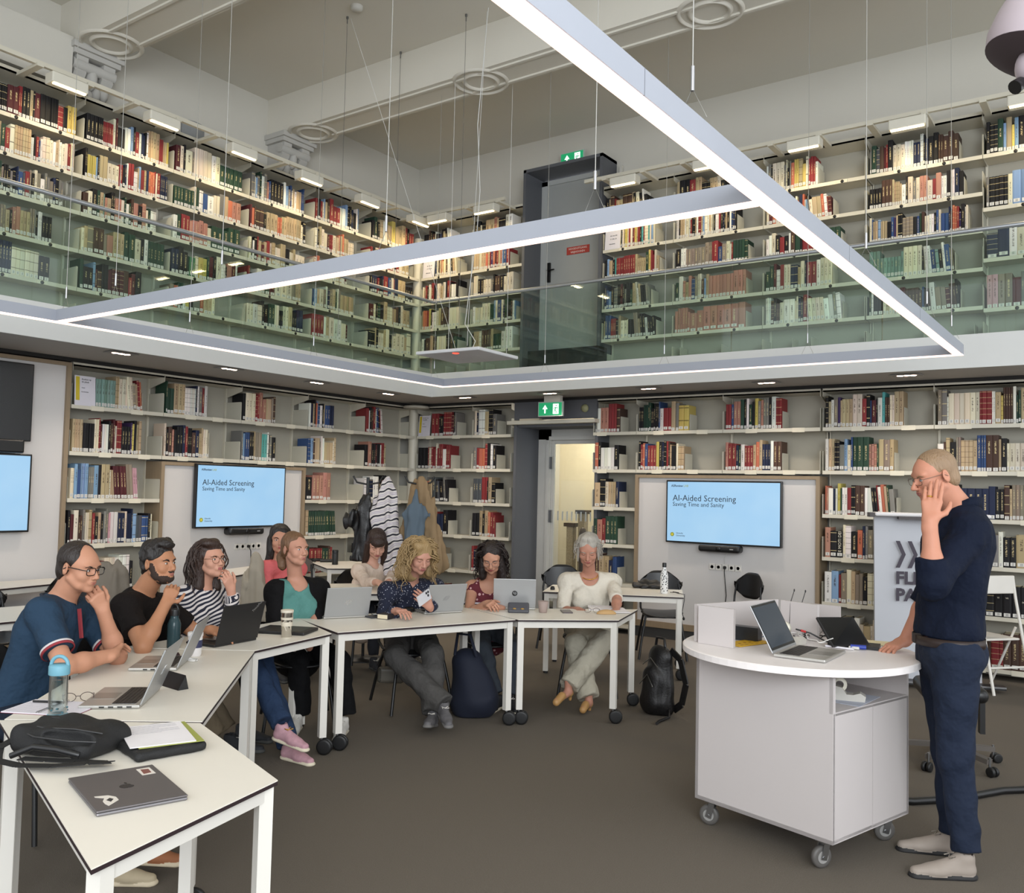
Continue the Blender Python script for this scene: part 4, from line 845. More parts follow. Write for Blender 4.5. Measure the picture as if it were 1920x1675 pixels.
# ---------------- laptops
alu = M('laptop_silver', 'b9b7b2', .35, .55, var=.01); alu2 = M('laptop_lid_silver', 'a9aaab', .4, .5, var=.01); kb = M('keyboard_black', '1c1b1c', .5); blk = M('laptop_black', '1a191a', .5, var=.03); pad = M('touchpad', '98958f', .3, .4); port = M('port_dark', '222222', .5)
def laptop(hc, yaw, op, lab, body, lid, w_=.325, d_=.225, logo=None, scr_=None, z=.741, keys=True):
    t = thing('laptop', lab, 'laptop', (hc[0], hc[1], z), R(yaw)); hw_ = w_/2
    b = bevel(MB().box(-hw_, hw_, -d_, 0, .001, .015).build('base', body, t), .005)
    if keys:
        MB().box(-hw_+.02, hw_-.02, -.115, -.018, .0145, .0156).build('key_bed', body, b)
        a = MB()
        for r_ in range(6):
            y0 = -.022-.0155*r_; x = -hw_+.024; wd = (w_-.048)/14
            for c in range(14):
                if r_ == 5 and 4 < c < 9: 
                    if c == 5: a.box(x, x+wd*4-.002, y0-.0135, y0, .0156, .0175)
                    x += wd; continue
                a.box(x, x+wd-.002, y0-.0135, y0, .0156, .0175); x += wd
        a.build('keyboard', kb, t, kind='stuff')
        MB().box(-.055, .055, -d_+.012, -.128, .015, .0158).build('touchpad', pad, t)
    for k in range(4): MB().box(hw_-.0005, hw_+.0008, -.05-.035*k, -.03-.035*k, .005, .011).build('port', port, b)
    M4 = Matrix.Translation((0, -.002, .014)) @ Matrix.Rotation(-R(180-op)+math.pi*1.0-math.pi, 4, 'X')
    # lid local: x, y (away from hinge when lying flat towards the user), z thickness
    L_ = bevel(MB().box(-hw_, hw_, -d_, 0, 0, .006).build('lid', lid, t), .0028); L_.matrix_local = Matrix.Translation((0, .0, .016)) @ Matrix.Rotation(-R(op), 4, 'X')
    MB().box(-hw_+.004, hw_-.004, -d_+.004, -.012, -.0006, .0003).build('screen_bezel', blackm, L_)
    MB().box(-hw_+.012, hw_-.012, -d_+.014, -.024, -.0012, -.0004).build('display', scr_ or M('lap_screen', '23272c', .3, emit='39434d', es=.35), L_)
    if logo:
        kind, mat = logo
        if kind == 'hp':
            o = MB().lathe([(.021, 0), (.021, .0012), (0, .0012)], (0, 0, 0), 32).build('logo', mat, L_); o.matrix_local = Matrix.Translation((0, -d_/2, .006)); text('hp', .03, lid, 'lettering', L_, Matrix.Translation((0, -d_/2+.008, .0075)) @ Matrix.Rotation(math.pi, 4, 'Z'), 'CENTER')
        elif kind == 'hp4':
            a = MB()
            for k in range(4): x = (k-1.5)*.012; a.bar((x-.008, -.018 if k < 3 else -.012, 0), (x+.008, .018 if k > 0 else .012, 0), .0035, .001)
            o = a.build('logo', mat, L_); o.matrix_local = Matrix.Translation((0, -d_/2, .0068)) @ Matrix.Rotation(math.pi, 4, 'Z')
        elif kind == 'txt': text('ThinkPad', .022, mat, 'lettering', L_, Matrix.Translation((-hw_+.06, -d_+.03, .0065)) @ Matrix.Rotation(R(225), 4, 'Z'), 'CENTER')
    return t
lgs = M('logo_silver', 'd8d8d8', .2, .8)
laptop((-3.44, 2.27), -46.6, 112, 'silver laptop with port row nearest the blue bottle', alu, alu2, .345, .235, ('hp4', lgs))
laptop((-3.97, 2.80), -47, 112, 'silver laptop partly hidden behind the nearest open laptop', alu, alu2, .33, .225)
laptop((-4.27, 3.35), -83, 105, 'black open laptop with small silver lettering on its lid', blk, blk, .325, .225, ('txt', lgs))
laptop((-4.56, 4.50), -116.8, 108, 'silver laptop in front of the woman in the teal top', alu, alu2, .318, .215, ('hp4', lgs))
laptop((-4.23, 5.16), -113, 108, 'silver laptop in front of the curly blonde woman', alu, alu2, .31, .215, ('hp4', M('logo_faint', 'a0a0a2', .3, .6)))
laptop((-3.99, 5.72), -145, 100, 'silver laptop with a dark round logo by the grey mug', alu, alu2, .325, .225, ('hp', M('logo_dark', '2a2a2c', .4)))
laptop((-1.445, 4.37), 90, 118, 'silver laptop open on the lectern showing a dark screen', alu, alu2, .345, .24, None, M('lap_screen2', '15191f', .25, emit='2c3a48', es=.5), z=.901)
t = thing('display_tablet', 'black screen leaning back at the rear of the lectern', 'screen', (-1.3, 4.9, .902)); o3 = Vector((-1.3, 4.9, .902))
BLc, BRc, TRc, TLc = [atz(x, y, z)-o3 for x, y, z in ((1562, 1212, .915), (1632, 1210, .915), (1600, 1157, 1.045), (1531, 1157, 1.045))]; nn = (BRc-BLc).cross(TLc-BLc).normalized()
if nn.dot(EYE-o3) < 0: nn = -nn
a = MB(); vs = [p for p in (BLc, BRc, TRc, TLc)]+[p-nn*.014 for p in (BLc, BRc, TRc, TLc)]; a.add(vs, [(0, 1, 2, 3), (7, 6, 5, 4), (0, 4, 5, 1), (1, 5, 6, 2), (2, 6, 7, 3), (3, 7, 4, 0)]); bevel(a.build('display_case', blk, t), .003)
cc = (BLc+BRc+TRc+TLc)/4; MB().add([cc+(p-cc)*.92+nn*.0012 for p in (BLc, BRc, TRc, TLc)], [(0, 1, 2, 3)]).build('display', M('lap_off', '0a0a0b', .3), t)
MB().prism([((BLc+BRc)/2+p).xy[:] for p in (Vector((-.12, 0, 0)), Vector((.12, .02, 0)), Vector((.1, .16, 0)), Vector((-.1, .14, 0)))], 0, .014).build('stand_base', blk, t)
# closed grey laptop with stickers on the nearest table
t = thing('laptop', 'closed dark grey laptop with two stickers on the nearest table', 'laptop', (-2.466, 1.562, .7405), R(-17)); sg = M('space_grey', '6b6768', .4, .5, var=.01)
bevel(MB().box(-.173, .173, -.123, .123, 0, .0095).build('base', M('space_grey_base', '7d7a7c', .4, .5, var=.01), t), .006); bevel(MB().box(-.173, .173, -.123, .123, .0102, .016).build('lid', sg, t), .004)
a = MB(); N_ = 28; pts = []
for k in range(N_):
    u = 2*math.pi*k/N_; r_ = .021*(1+.06*math.cos(2*u)-.10*math.exp(-((u-math.pi/2)/.25)**2)-.10*math.exp(-((u-3*math.pi/2)/.22)**2)); r_ *= 1-.28*math.exp(-(min(abs(u-.35), 2*math.pi-abs(u-.35))/.36)**2); pts.append((r_*math.cos(u)*.92, r_*math.sin(u)))
a.prism(pts, .016, .0165).ell((.004, .029, .0162), (.004, .009, .0004), 10, 6)
o = a.build('logo', M('logo_black', '232224', .25), t); o.matrix_local = Matrix.Rotation(R(90), 4, 'Z')
stk = M('sticker_white', 'd9d2c8', .5)
a = MB(); a.prism([(-.075, .065), (-.145, .065), (-.145, .105), (-.075, .105)][::-1], .0162, .0166); o = a.build('sticker', stk, t)
MB().prism([(-.085, .072), (-.135, .075), (-.13, .098), (-.09, .096)][::-1], .0166, .0168).build('sticker_print', M('stk_red', '7c4b44', .5), o)
a = MB(); a.prism([(.145, -.085), (.11, -.05), (.08, -.05), (.055, -.065), (.045, -.10), (.055, -.10), (.075, -.08), (.1, -.09), (.125, -.09)][::-1], .0162, .0166); o = a.build('sticker', stk, t)
MB().prism([(.115, -.072), (.095, -.06), (.08, -.067), (.095, -.08)][::-1], .0166, .0168).build('sticker_print', M('stk_blk', '2c2a2c', .5), o)
# laptop black closed on wedge table
t = thing('laptop', 'closed black laptop lying beside the patterned tumbler', 'laptop', (-4.40, 3.83, .741), R(25)); bevel(MB().box(-.165, .165, -.115, .115, 0, .02).build('case', blk, t), .006); MB().box(.08, .1, -.1165, -.115, .005, .012).build('port', port, t); MB().box(-.13, .13, -.09, .09, .0198, .0203).build('lid_panel', M('lid_black', '222122', .4), t)

# ---------------- things on the tables
paper = M('paper_white', 'dcd8e0', .7, var=.01); ink2 = M('ink_grey', '8a8890', .7)
def sheet(c, w_, h_, yaw, z, lab, cat='paper', name='paper_sheet', n=10, m=None, th=.0015):
    t = thing(name, lab, cat, (c[0], c[1], z), R(yaw)); MB().box(-w_/2, w_/2, -h_/2, h_/2, 0, th).build('page', m or paper, t)
    for k in range(n): MB().box(-w_*.4, w_*(.4 if k % 4 != 3 else .1), h_*.42-k*h_*.05, h_*.42-k*h_*.05+.002, th, th+.0003).build('print_line', ink2, t)
    return t
c = atz(105, 1330, .74)
t = thing('spiral_notebook', 'open spiral notebook with ruled pages under the pen, by the bottle', 'notebook', (c.x-.02, c.y-.0, .741), R(28))
for s_ in (-1, 1): o = MB().box(min(0, s_*.15), max(0, s_*.15), -.105, .105, 0, .004).build('page', paper, t)
for k in range(9): MB().box(-.14, -.01, -.09+.02*k, -.0885+.02*k, .004, .0043).build('ruled_line', ink2, t)
a = MB()
for k in range(24): a.tube([(.006*math.cos(u), -.1+.0085*k+.002*math.sin(u), .005+.006*math.sin(u)) for u in [j*math.pi/3 for j in range(7)]], .0008, 4, cap=False)
a.build('spiral_wire', black, t, kind='stuff')
MB().box(-.155, .155, -.11, .11, -.0005, .0).build('red_cover', M('cover_red', '7a2632', .6), t)
a = MB(); a.tube([(0, 0, .006), (.14, .02, .006)], .0045, 8); o = a.build('ballpoint_pen', black, None, label='black pen on the open spiral notebook', cat='pen'); c = atz(62, 1318, .745); o.location = (c.x, c.y, .745); o.rotation_euler = (0, 0, R(25))
def glasses_on(c, yaw, lab, z=.742):
    t = thing('eyeglasses', lab, 'glasses', (c[0], c[1], z), R(yaw)); f_ = M('spec_frame_brown', '3a2c28', .4)
    for s_ in (-1, 1):
        MB().tube([(s_*.033+.025*math.cos(u), 0, .02+.018*math.sin(u)) for u in [k*math.pi/8 for k in range(17)]], .0014, 6, cap=False).build('rim', f_, t)
        MB().tube([(s_*.058, 0, .026), (s_*.06, .06, .02), (s_*.05, .13, .004)], .0014, 6).build('temple', f_, t)
    MB().tube([(-.008, 0, .024), (.008, 0, .024)], .0014, 6).build('bridge', f_, t); return t
c = atz(112, 1318, .745); glasses_on((c.x+.03, c.y+.06), 60, 'folded eyeglasses standing behind the clear bottle on the notebook')
# clear bottle with blue cap
bl = M('bottle_blue', '6a9fb0', .5); wg = bpy.data.materials.new('clear_glass'); wg.use_nodes = True; nt = wg.node_tree; N = nt.nodes; L = nt.links; N.clear(); o_ = N.new('ShaderNodeOutputMaterial'); tr = N.new('ShaderNodeBsdfTransparent'); tr.inputs[0].default_value = (.93, .96, .96, 1); gs = N.new('ShaderNodeBsdfGlossy'); gs.inputs['Roughness'].default_value = .03; lw_ = N.new('ShaderNodeLayerWeight'); lw_.inputs[0].default_value = .35; mx = N.new('ShaderNodeMixShader'); L.new(lw_.outputs[1], mx.inputs[0]); L.new(tr.outputs[0], mx.inputs[1]); L.new(gs.outputs[0], mx.inputs[2]); L.new(mx.outputs[0], o_.inputs[0])
c = atz(107, 1352, .74)
t = thing('water_bottle', 'clear glass bottle with light blue handled cap on the nearest table', 'bottle', (c.x, c.y, .7405)); hB = .245
MB().lathe([(.036, 0), (.037, .004), (.0365, .025), (.034, .027), (0, .027)], n=32).build('base_sleeve', bl, t)
MB().lathe([(.033, .027), (.034, .06), (.033, .175), (.0335, .178), (.0315, .178), (.031, .06), (.030, .03)], n=32, cap=False).build('glass_body', wg, t)
MB().lathe([(0, .03), (.0295, .03), (.0305, .06), (.0305, .15), (0, .15)], n=32).build('water', wg, t)
MB().lathe([(.037, .174), (.038, .178), (.038, .205), (.035, .212), (0, .213)], n=32).build('cap', bl, t)
a = MB(); a.T = Matrix.Rotation(R(35), 4, 'Z'); a.tube([(.032*math.cos(u), 0, .208+.034*math.sin(u)) for u in [k*math.pi/12 for k in range(13)]], .007, 10); a.build('cap_handle', bl, t)
a = MB()
for k in range(9): a.ell((.0342*math.cos(k*1.9), .0342*math.sin(k*1.9), .036+.005*(k % 4)), (.004, .004, .004), 6, 4)
a.build('printed_motif', M('motif', '35606c', .5), t)
def bottle(px, py, z, prof, parts, lab, zt=.7405):
    c = atz(px, py, zt); t = thing('water_bottle', lab, 'bottle', (c.x, c.y, zt)); 
    for nme, pr, m_ in parts: MB().lathe(pr, n=28).build(nme, m_, t)
    return t
tg = M('teal_glass', '34494e', .15, trans=.25, ior=1.3, var=0)
bottle(325, 1215, 0, 0, [('glass_body', [(.033, 0), (.036, .006), (.036, .13), (.028, .155), (.022, .165), (.022, .178)], tg), ('cap', [(.025, .178), (.025, .205), (.024, .215), (0, .216)], black)], 'dark teal glass bottle with black loop cap by the black T-shirt')
t = bpy.data.objects['cap'] if False else None
a = MB(); c = atz(325, 1215, .7405); a.tube([(c.x+.02*math.cos(u), c.y+.006*math.cos(u), .7405+.21+.03*math.sin(u)) for u in [k*math.pi/10 for k in range(11)]], .006, 8)
b_ = [o for o in bpy.data.objects if o.get('label', '').startswith('dark teal glass bottle')][0]; o = a.build('cap_loop', black, b_); o.matrix_parent_inverse = Matrix.Translation(-b_.location)
mugw = M('mug_white', 'd8d4d2', .4)
bottle(365, 1230, 0, 0, [('cup', [(.030, 0), (.034, .01), (.037, .10), (.037, .105)], mugw), ('lid', [(.040, .105), (.040, .122), (.036, .126), (0, .127)], mugw), ('navy_band', [(.0362, .045), (.0372, .085)], M('band_navy', '2c3050', .5))], 'white lidded travel cup beside the teal bottle')
t = [o for o in bpy.data.objects if o.get('label', '').startswith('white lidded travel')][0]; t.name = 'travel_cup'; t['category'] = 'cup'; MB().box(-.008, .012, -.012, .012, .127, .132).build('lid_slider', black, t)
a = MB()
for k in range(3): a.tube([(.03*math.cos(u)*(1+.12*k), .022*math.sin(u)*(1-.1*k), .004+.003*k) for u in [j*math.pi/9 for j in range(18)]], .0022, 6)
o = a.build('white_cable_coil', M('cable_white', 'e2e0dc', .5), None, label='coiled white charging cable on the table before the travel cup', cat='cable'); c = atz(361, 1240, .74); o.location = (c.x, c.y, .7405)
chr_ = M('tumbler_chrome', 'c8c4bc', .12, .95, var=.02)
c = atz(537, 1196, .74); t = thing('tumbler', 'white and chrome patterned travel tumbler on the wedge table', 'cup', (c.x, c.y, .7405))
MB().lathe([(.026, 0), (.029, .004), (.036, .15)], n=32).build('cup', chr_, t); MB().lathe([(.0372, .15), (.038, .152), (.0385, .163), (.036, .166), (.03, .162), (0, .16)], n=32).build('rim_lid', M('tumbler_cream', 'cfc6b4', .5), t)
for z0, z1 in ((.0, .006), (.070, .095), (.108, .122)): MB().lathe([(.0265+.0067*z0/.1+.0018, z0), (.0265+.0067*z1/.1+.0022, z1)], n=32, cap=False).build('cream_band', M('tumbler_cream', 'cfc6b4', .5), t)
for k in range(6):
    u = k*math.pi/3; a = MB(); r_ = .0348; a.add([(r_*math.cos(u+p), r_*math.sin(u+p), q) for p, q in ((-.35, .095), (-.15, .095), (.35, .122), (.15, .122))]+[(.0325*math.cos(u+p), .0325*math.sin(u+p), q) for p, q in ((-.15, .070), (.05, .070), (.3, .045), (.2, .045))], [(0, 1, 2, 3), (4, 5, 6, 7)]); a.build('cream_stripe', M('tumbler_cream', 'cfc6b4', .5), t)
# black box / stand behind near laptop
t = thing('tablet_stand', 'black folded tablet cover standing between the two silver laptops', 'cover', (*atz(315, 1290, .74).xy, .7405), R(-5)); MB().prism([(-.09, 0), (.09, 0), (.085, .05), (-.085, .05)], 0, .0).build('base_flap', black, t) if False else None
a = MB(); a.add([(-.085, 0, 0), (.085, 0, 0), (.085, .05, 0), (-.085, .05, 0), (-.085, .035, .062), (.085, .035, .062)], [(0, 1, 2, 3)[::-1], (0, 1, 5, 4), (3, 4, 5, 2), (0, 4, 3), (1, 2, 5)]); a.build('folded_cover', black, t)
sheet(atz(322, 1232, .74).xy, .08, .15, 60, .7405, 'dark red phone lying behind the second silver laptop', 'phone', 'smartphone', 0, M('phone_red', '4a2427', .3), .008)
# D table: glasses case, phone, boxed item, mouse
t = thing('wallet', 'dark phone wallet with keys beside the silver laptop lid', 'wallet', (*atz(703, 1158, .74).xy, .7405), R(-10)); bevel(MB().box(-.045, .045, -.06, .06, 0, .012).build('wallet_body', M('wallet_grey', '35353a', .5), t), .004)
a = MB()
for k in range(5): a.tube([(.012*math.cos(u)+.01*k-.02, .014*math.sin(u)+.008*math.sin(k*2), .018+.006*math.sin(u*2+k)) for u in [j*math.pi/5 for j in range(11)]], .0022, 5, cap=False)
a.build('key_ring', steel, t)
t = thing('small_box', 'small black box with a cream end on the long table', 'box', (*atz(726, 1160, .74).xy, .7405), R(10)); bevel(MB().box(-.045, .045, -.06, .06, 0, .036).build('sleeve', M('box_black', '1e1a20', .6), t), .002); MB().box(-.04, .04, -.0615, -.058, .004, .032).build('drawer_end', M('box_cream', 'd8ccb0', .6), t)
F_ = Field((-.035, -.055, 0), (.035, .055, .045), .003); F_.ell((0, 0, .012), (.031, .052, .028), k=0); F_.half((0, 0, 0), (0, 0, -1)); o = F_.build('computer_mouse', black, None, label='black computer mouse under the blonde woman\'s hand', cat='mouse'); c = atz(766, 1148, .74); o.location = (c.x, c.y, .7405); o.rotation_euler = (0, 0, R(-20))
# E table
cs = M('case_grey', '4a4a50', .6)
t = thing('earbud_case', 'grey open earbuds case in front of the silver laptop', 'case', (*atz(972, 1149, .74).xy, .7405), R(35))
F_ = Field((-.085, -.045, 0), (.085, .045, .03), .004); F_.box((0, 0, .013), (.08, .04, .014), rad=.013, k=0); F_.ell((0, 0, .032), (.06, .028, .016), k=.004, mode='-'); F_.build('case_base', cs, t)
F_ = Field((-.085, -.045, 0), (.085, .045, .03), .004); F_.box((0, 0, .013), (.08, .04, .013), rad=.012, k=0); o = F_.build('case_lid', cs, t); o.matrix_local = Matrix.Translation((0, .045, .035)) @ Matrix.Rotation(R(38), 4, 'X') @ Matrix.Translation((0, -.01, 0))
a = MB(); [a.ell((x, y, .026), (.016, .012, .009), 8, 5) for x, y in ((-.03, 0), (0, .008), (.03, -.004))]; a.build('case_contents', M('gold_bits', 'b08a4a', .4, .4), t)
t = thing('mug', 'handleless grey-pink mug on the wedge table', 'mug', (*atz(1018, 1149, .74).xy, .7405)); mg = M('mug_taupe', '9a8880', .6)
MB().lathe([(0, 0), (.027, 0), (.03, .004), (.041, .085), (.0385, .086), (.028, .01), (0, .008)], n=32).build('mug_body', mg, t); MB().lathe([(.004, 0), (0, .0005)], (.0345*math.cos(R(-55)), .0345*math.sin(R(-55)), .045), 12, ax=(.57, -.82, -.1)).build('mug_dot', M('dotw', 'e0dcd4', .5), t)
sheet(atz(1062, 1148, .74).xy, .075, .155, 40, .7405, 'dark phone in case lying left of the white papers', 'phone', 'smartphone', 0, M('phone_dk', '4a3f40', .3), .009)
for k, (q, yw) in enumerate((((1128, 1141), 32), ((1150, 1146), 40))): sheet(atz(*q, .74).xy, .21, .29, yw, .7405+.004*k, ('white papers under the hands of the woman in white', 'topmost white sheet near the right end of the wedge table')[k], 'paper', 'paper_stack', 6, M('paper_pure', 'e4e0e2', .7), .004)
t = thing('glasses_case', 'tan half-moon glasses case on the wedge table', 'case', (*atz(1137, 1152, .74).xy, .7405), R(40)); F_ = Field((-.08, -.03, 0), (.08, .03, .04), .003); F_.ell((0, 0, .0), (.076, .026, .035), k=0); F_.half((0, 0, 0), (0, 0, -1)); F_.build('case_shell', M('case_tan', 'b38f5e', .6), t)
glasses_on(atz(1110, 1150, .74).xy, 30, 'purple-framed eyeglasses beside the tan glasses case')
# second row
c = atz(700, 1096, .74); t = thing('notebook', 'cream notebook under the hands of the long-haired woman', 'notebook', (c.x, c.y+.02, .7405), R(-25)); MB().box(-.15, .15, -.1, .1, 0, .012).build('cover', M('nb_cream', 'cdbb88', .6), t)
bottle(628, 1059, 0, 0, [('bottle_body', [(.034, 0), (.035, .004), (.035, .13), (.03, .14)], black), ('bottle_cap', [(.036, .14), (.036, .165), (.03, .172), (0, .173)], blackm)], 'black drinking bottle on the small table by the left wall')
a = MB(); a.tube([(.09*math.cos(u)-.03, .06*math.sin(u), .02) for u in [k*math.pi/8 for k in range(13)]], .018, 8).tube([(.02, -.05, .02), (.2, -.02, .018)], .02, 8)
o = a.build('strap_pouch', black, None, label='black strap and pouch on the small table by the left wall', cat='pouch'); c = atz(598, 1054, .74); o.location = (c.x, c.y, .742); o.rotation_euler = (0, 0, R(40))
wpat = bpy.data.materials.new('bottle_pattern'); wpat.use_nodes = True; nt = wpat.node_tree; N = nt.nodes; L = nt.links; tc = N.new('ShaderNodeTexCoord'); vo = N.new('ShaderNodeTexVoronoi'); vo.inputs['Scale'].default_value = 55; L.new(tc.outputs['Object'], vo.inputs[0]); lt = N.new('ShaderNodeMath'); lt.operation = 'LESS_THAN'; lt.inputs[1].default_value = .34; L.new(vo.outputs['Distance'], lt.inputs[0]); mx = N.new('ShaderNodeMix'); mx.data_type = 'RGBA'; mx.inputs[6].default_value = (.75, .75, .74, 1); mx.inputs[7].default_value = (.02, .02, .025, 1); L.new(lt.outputs[0], mx.inputs[0]); L.new(mx.outputs[2], N['Principled BSDF'].inputs['Base Color'])
bottle(1245, 1113, 0, 0, [('bottle_body', [(.033, 0), (.036, .005), (.036, .15), (.03, .19), (.018, .215), (.016, .24)], wpat), ('bottle_cap', [(.019, .24), (.019, .275), (.016, .28), (0, .281)], black)], 'white bottle with black pattern and cap on the right second-row table')
t = thing('folded_jacket', 'crumpled black pouch next to the patterned bottle', 'pouch', (*atz(1215, 1103, .74).xy, .7405), R(25)); F_ = Field((-.16, -.1, 0), (.16, .1, .09), .006); F_.box((0, 0, .02), (.15, .09, .018), rad=.015, k=0); F_.ell((.02, 0, .045), (.11, .05, .035), k=.02); F_.wrinkle(.012, 60); F_.half((0, 0, 0), (0, 0, -1)); F_.build('pouch_body', blk, t)
a = MB(); a.tube([(0, 0, .008), (.05, .03, .008), (.09, 0, .012), (.05, -.04, .02), (.11, -.05, .01), (.16, -.03, .004), (.17, -.06, -.05), (.15, -.06, -.16), (.17, -.065, -.2)], .0035, 6); a.ell((.17, -.065, -.21), (.012, .008, .015), 8, 6); o = a.build('earphone_cable', black, None, label='black cable hanging off the right second-row table', cat='cable'); c = atz(1256, 1113, .74); o.location = (c.x, c.y, .742)
MB().lathe([(.02, 0), (.022, .01), (.016, .03), (.012, .032), (0, .034)], n=16).build('small_weight', black, loc=(*atz(1036, 1106, .74).xy, .7405), label='tiny black adapter on the white table left of the white top', cat='adapter')
# bag and folder on nearest table
def rotz(a): c, s_ = math.cos(a), math.sin(a); return np.array([[c, -s_, 0], [s_, c, 0], [0, 0, 1.]])
bagm = M('bag_nylon', '121213', .7, bump=.3, bs=300); zip_ = M('zip_metal', '39393a', .45, .3)
c = atz(133, 1395, .77); t = thing('messenger_bag', 'black open messenger bag lying on the nearest table', 'bag', (c.x, c.y, .741), R(20))
F_ = Field((-.20, -.16, 0), (.20, .16, .12), .006); F_.box((-.02, .02, .045), (.16, .12, .045), rad=.04, k=0); F_.ell((-.06, .03, .07), (.09, .08, .035), k=.03); F_.ell((.06, -.075, .075), (.10, .025, .03), rotz(.1), k=.01, mode='-'); F_.wrinkle(.009, 38, 3); F_.half((0, 0, 0), (0, 0, -1)); b = F_.build('bag_body', bagm, t)
a = MB(); a.tube([(-.14, -.03, .085), (-.05, -.07, .094), (.06, -.055, .096), (.14, -.02, .08)], .003, 6).tube([(-.14, -.06, .07), (-.05, -.11, .075), (.08, -.10, .07), (.14, -.05, .06)], .003, 6); a.build('zip_track', zip_, b)
text('bag maker', .012, zip_, 'lettering', b, Matrix.Translation((-.09, .02, .106))) if False else MB().box(-.10, -.04, .018, .022, .1015, .1035).build('label_tab', zip_, b)
a = MB(); pts = [(-.17, -.04, .05), (-.18, -.12, .03), (-.13, -.18, .012), (-.02, -.20, .012), (.10, -.19, .02), (.2, -.16, .03), (.235, -.10, .02), (.2, -.08, .01), (.13, -.13, .02), (.05, -.16, .025), (-.05, -.16, .02)]
for p, q in zip(pts, pts[1:]): a.bar(p, q, .036, .003)
a.build('shoulder_strap', bagm, t); MB().tube([(-.1, -.15, .02), (-.03, -.13, .05), (.06, -.13, .05), (.12, -.1, .03)], .01, 10).build('carry_handle', M('handle_rubber', '1d1d1e', .35), t)
c = atz(288, 1388, .76); t = thing('document_folder', 'black zipped folder with loose sheets beside the messenger bag', 'folder', (c.x, c.y, .741), R(-12)); F_ = Field((-.18, -.13, 0), (.18, .13, .04), .005); F_.box((0, 0, .016), (.17, .12, .016), rad=.014, k=0); F_.wrinkle(.003, 50); F_.half((0, 0, 0), (0, 0, -1)); F_.build('folder_body', bagm, t)
t2 = sheet((c.x-.0, c.y+.01), .21, .28, 66, .776, 'printed sheets lying on the black zipped folder', 'paper', 'paper_stack', 8, M('paper_pure', 'e4e0e2', .7), .003)
o = MB().box(-.105, .105, -.145, .145, 0, .0015).build('green_sleeve', M('green_sleeve', '9aa04a', .4), None, label='yellow-green plastic sleeve under the printed sheets', cat='sleeve'); o.location = (c.x+.012, c.y+.028, .7745); o.rotation_euler = (0, 0, R(68))
# lectern clutter
yw = M('yellow_card', 'e0b228', .6); c = Q(470, 480); t = thing('yellow_card', 'yellow printed card leaning at the back of the lectern', 'card', (-1.70, 4.50, .902), R(72)); MB().box(-.13, .13, -.08, .04, 0, .003).build('card', yw, t)
for k in range(6): MB().lathe([(.008, 0), (.008, .0006)], (-.1+.04*k, -.02, .003), 12, cap=True).build('printed_icon', M('yl_ink', '9a6a18', .6), t); MB().box(-.1+.04*k, -.08+.04*k, -.06, -.055, .003, .0034).build('print_line', M('yl_ink', '9a6a18', .6), t)
MB().box(-.09, .09, -.06, .0, 0, .07).build('touch_controller', M('ctrl', '2c3034', .3), loc=(-1.74, 4.62, .902), label='dark touch controller behind the lectern laptop', cat='controller')
tdm = M('tape_grey', 'b9b5ad', .5)
def tape(loc, rz, lab, z):
    t = thing('tape_dispenser', lab, 'dispenser', (*loc, z), R(rz)); a = MB(); pr = [(-.07, 0), (.08, 0), (.085, .025), (.06, .04), (.03, .03), (0, .03), (-.02, .06), (-.05, .065), (-.07, .04)]
    v = [(x, -.03, q) for x, q in pr]+[(x, .03, q) for x, q in pr]; n = len(pr); a.add(v, [tuple(range(n)), tuple(range(2*n-1, n-1, -1))]+[(i, n+i, n+(i+1) % n, (i+1) % n) for i in range(n)]); a.build('dispenser_body', tdm, t)
    MB().lathe([(.018, -.012), (.033, -.012), (.033, .012), (.018, .012)], (-.03, 0, .07), 24, ax=(0, 1, 0), cap=False).build('tape_roll', M('tape', 'ddd8c8', .3), t); return t
tape((-1.52, 4.66), -20, 'grey tape dispenser on the lectern top', .902); tape((-1.17, 4.42), 15, 'white tape dispenser in the open lectern compartment', .706)
a = MB(); rnd = random.Random(5)
for k in range(9):
    x, y = -1.55+rnd.uniform(-.08, .1), 4.80+rnd.uniform(-.1, .08); pts = []
    for j in range(9): pts.append((x, y, .905+abs(rnd.gauss(0, .022)))); x += rnd.uniform(-.05, .07); y += rnd.uniform(-.05, .045)
    a = MB(); a.tube(pts, .0028, 6); a.build('loose_cable', (black, M('cable_blue', '6f93b8', .5), M('cable_white', 'e2e0dc', .5))[k % 3], None, label='tangled %s cable %s on the lectern' % (('black', 'blue', 'white')[k % 3], ('nearest the tape dispenser', 'in the middle of the heap', 'towards the black laptop')[k//3]), cat='cable', group='cables heaped on the lectern')
t = thing('adapter_plug', 'black video adapter with a red-tipped lead on the lectern', 'adapter', (-1.36, 4.72, .903)); MB().tube([(-.13, -.05, .07), (-.07, 0, .05), (0, 0, .02), (.06, 0, .008), (.14, -.02, .006)], .004, 8).build('lead', black, t); MB().tube([(-.11, -.035, .064), (-.09, -.018, .057)], .006, 8).build('red_tip', M('redtip', 'b02c2c', .4), t); bevel(MB().box(.13, .18, -.04, -.01, 0, .013).build('adapter_box', M('adp', 'd0cec8', .4), t), .003)
MB().tube([(0, 0, .012), (.07, .02, .012)], .011, 12).build('marker_pen', M('marker_blue', '2a3f9a', .4), loc=(*Q(1300, 545).xy, .902), label='blue marker pen lying on the lectern near the hand', cat='pen')
MB().tube([(0, 0, .006), (.14, -.01, .006)], .005, 10).build('marker_pen', M('pen_w', 'dddbe2', .4), loc=(*Q(1100, 530).xy, .902), label='white pen lying behind the lectern laptop', cat='pen')
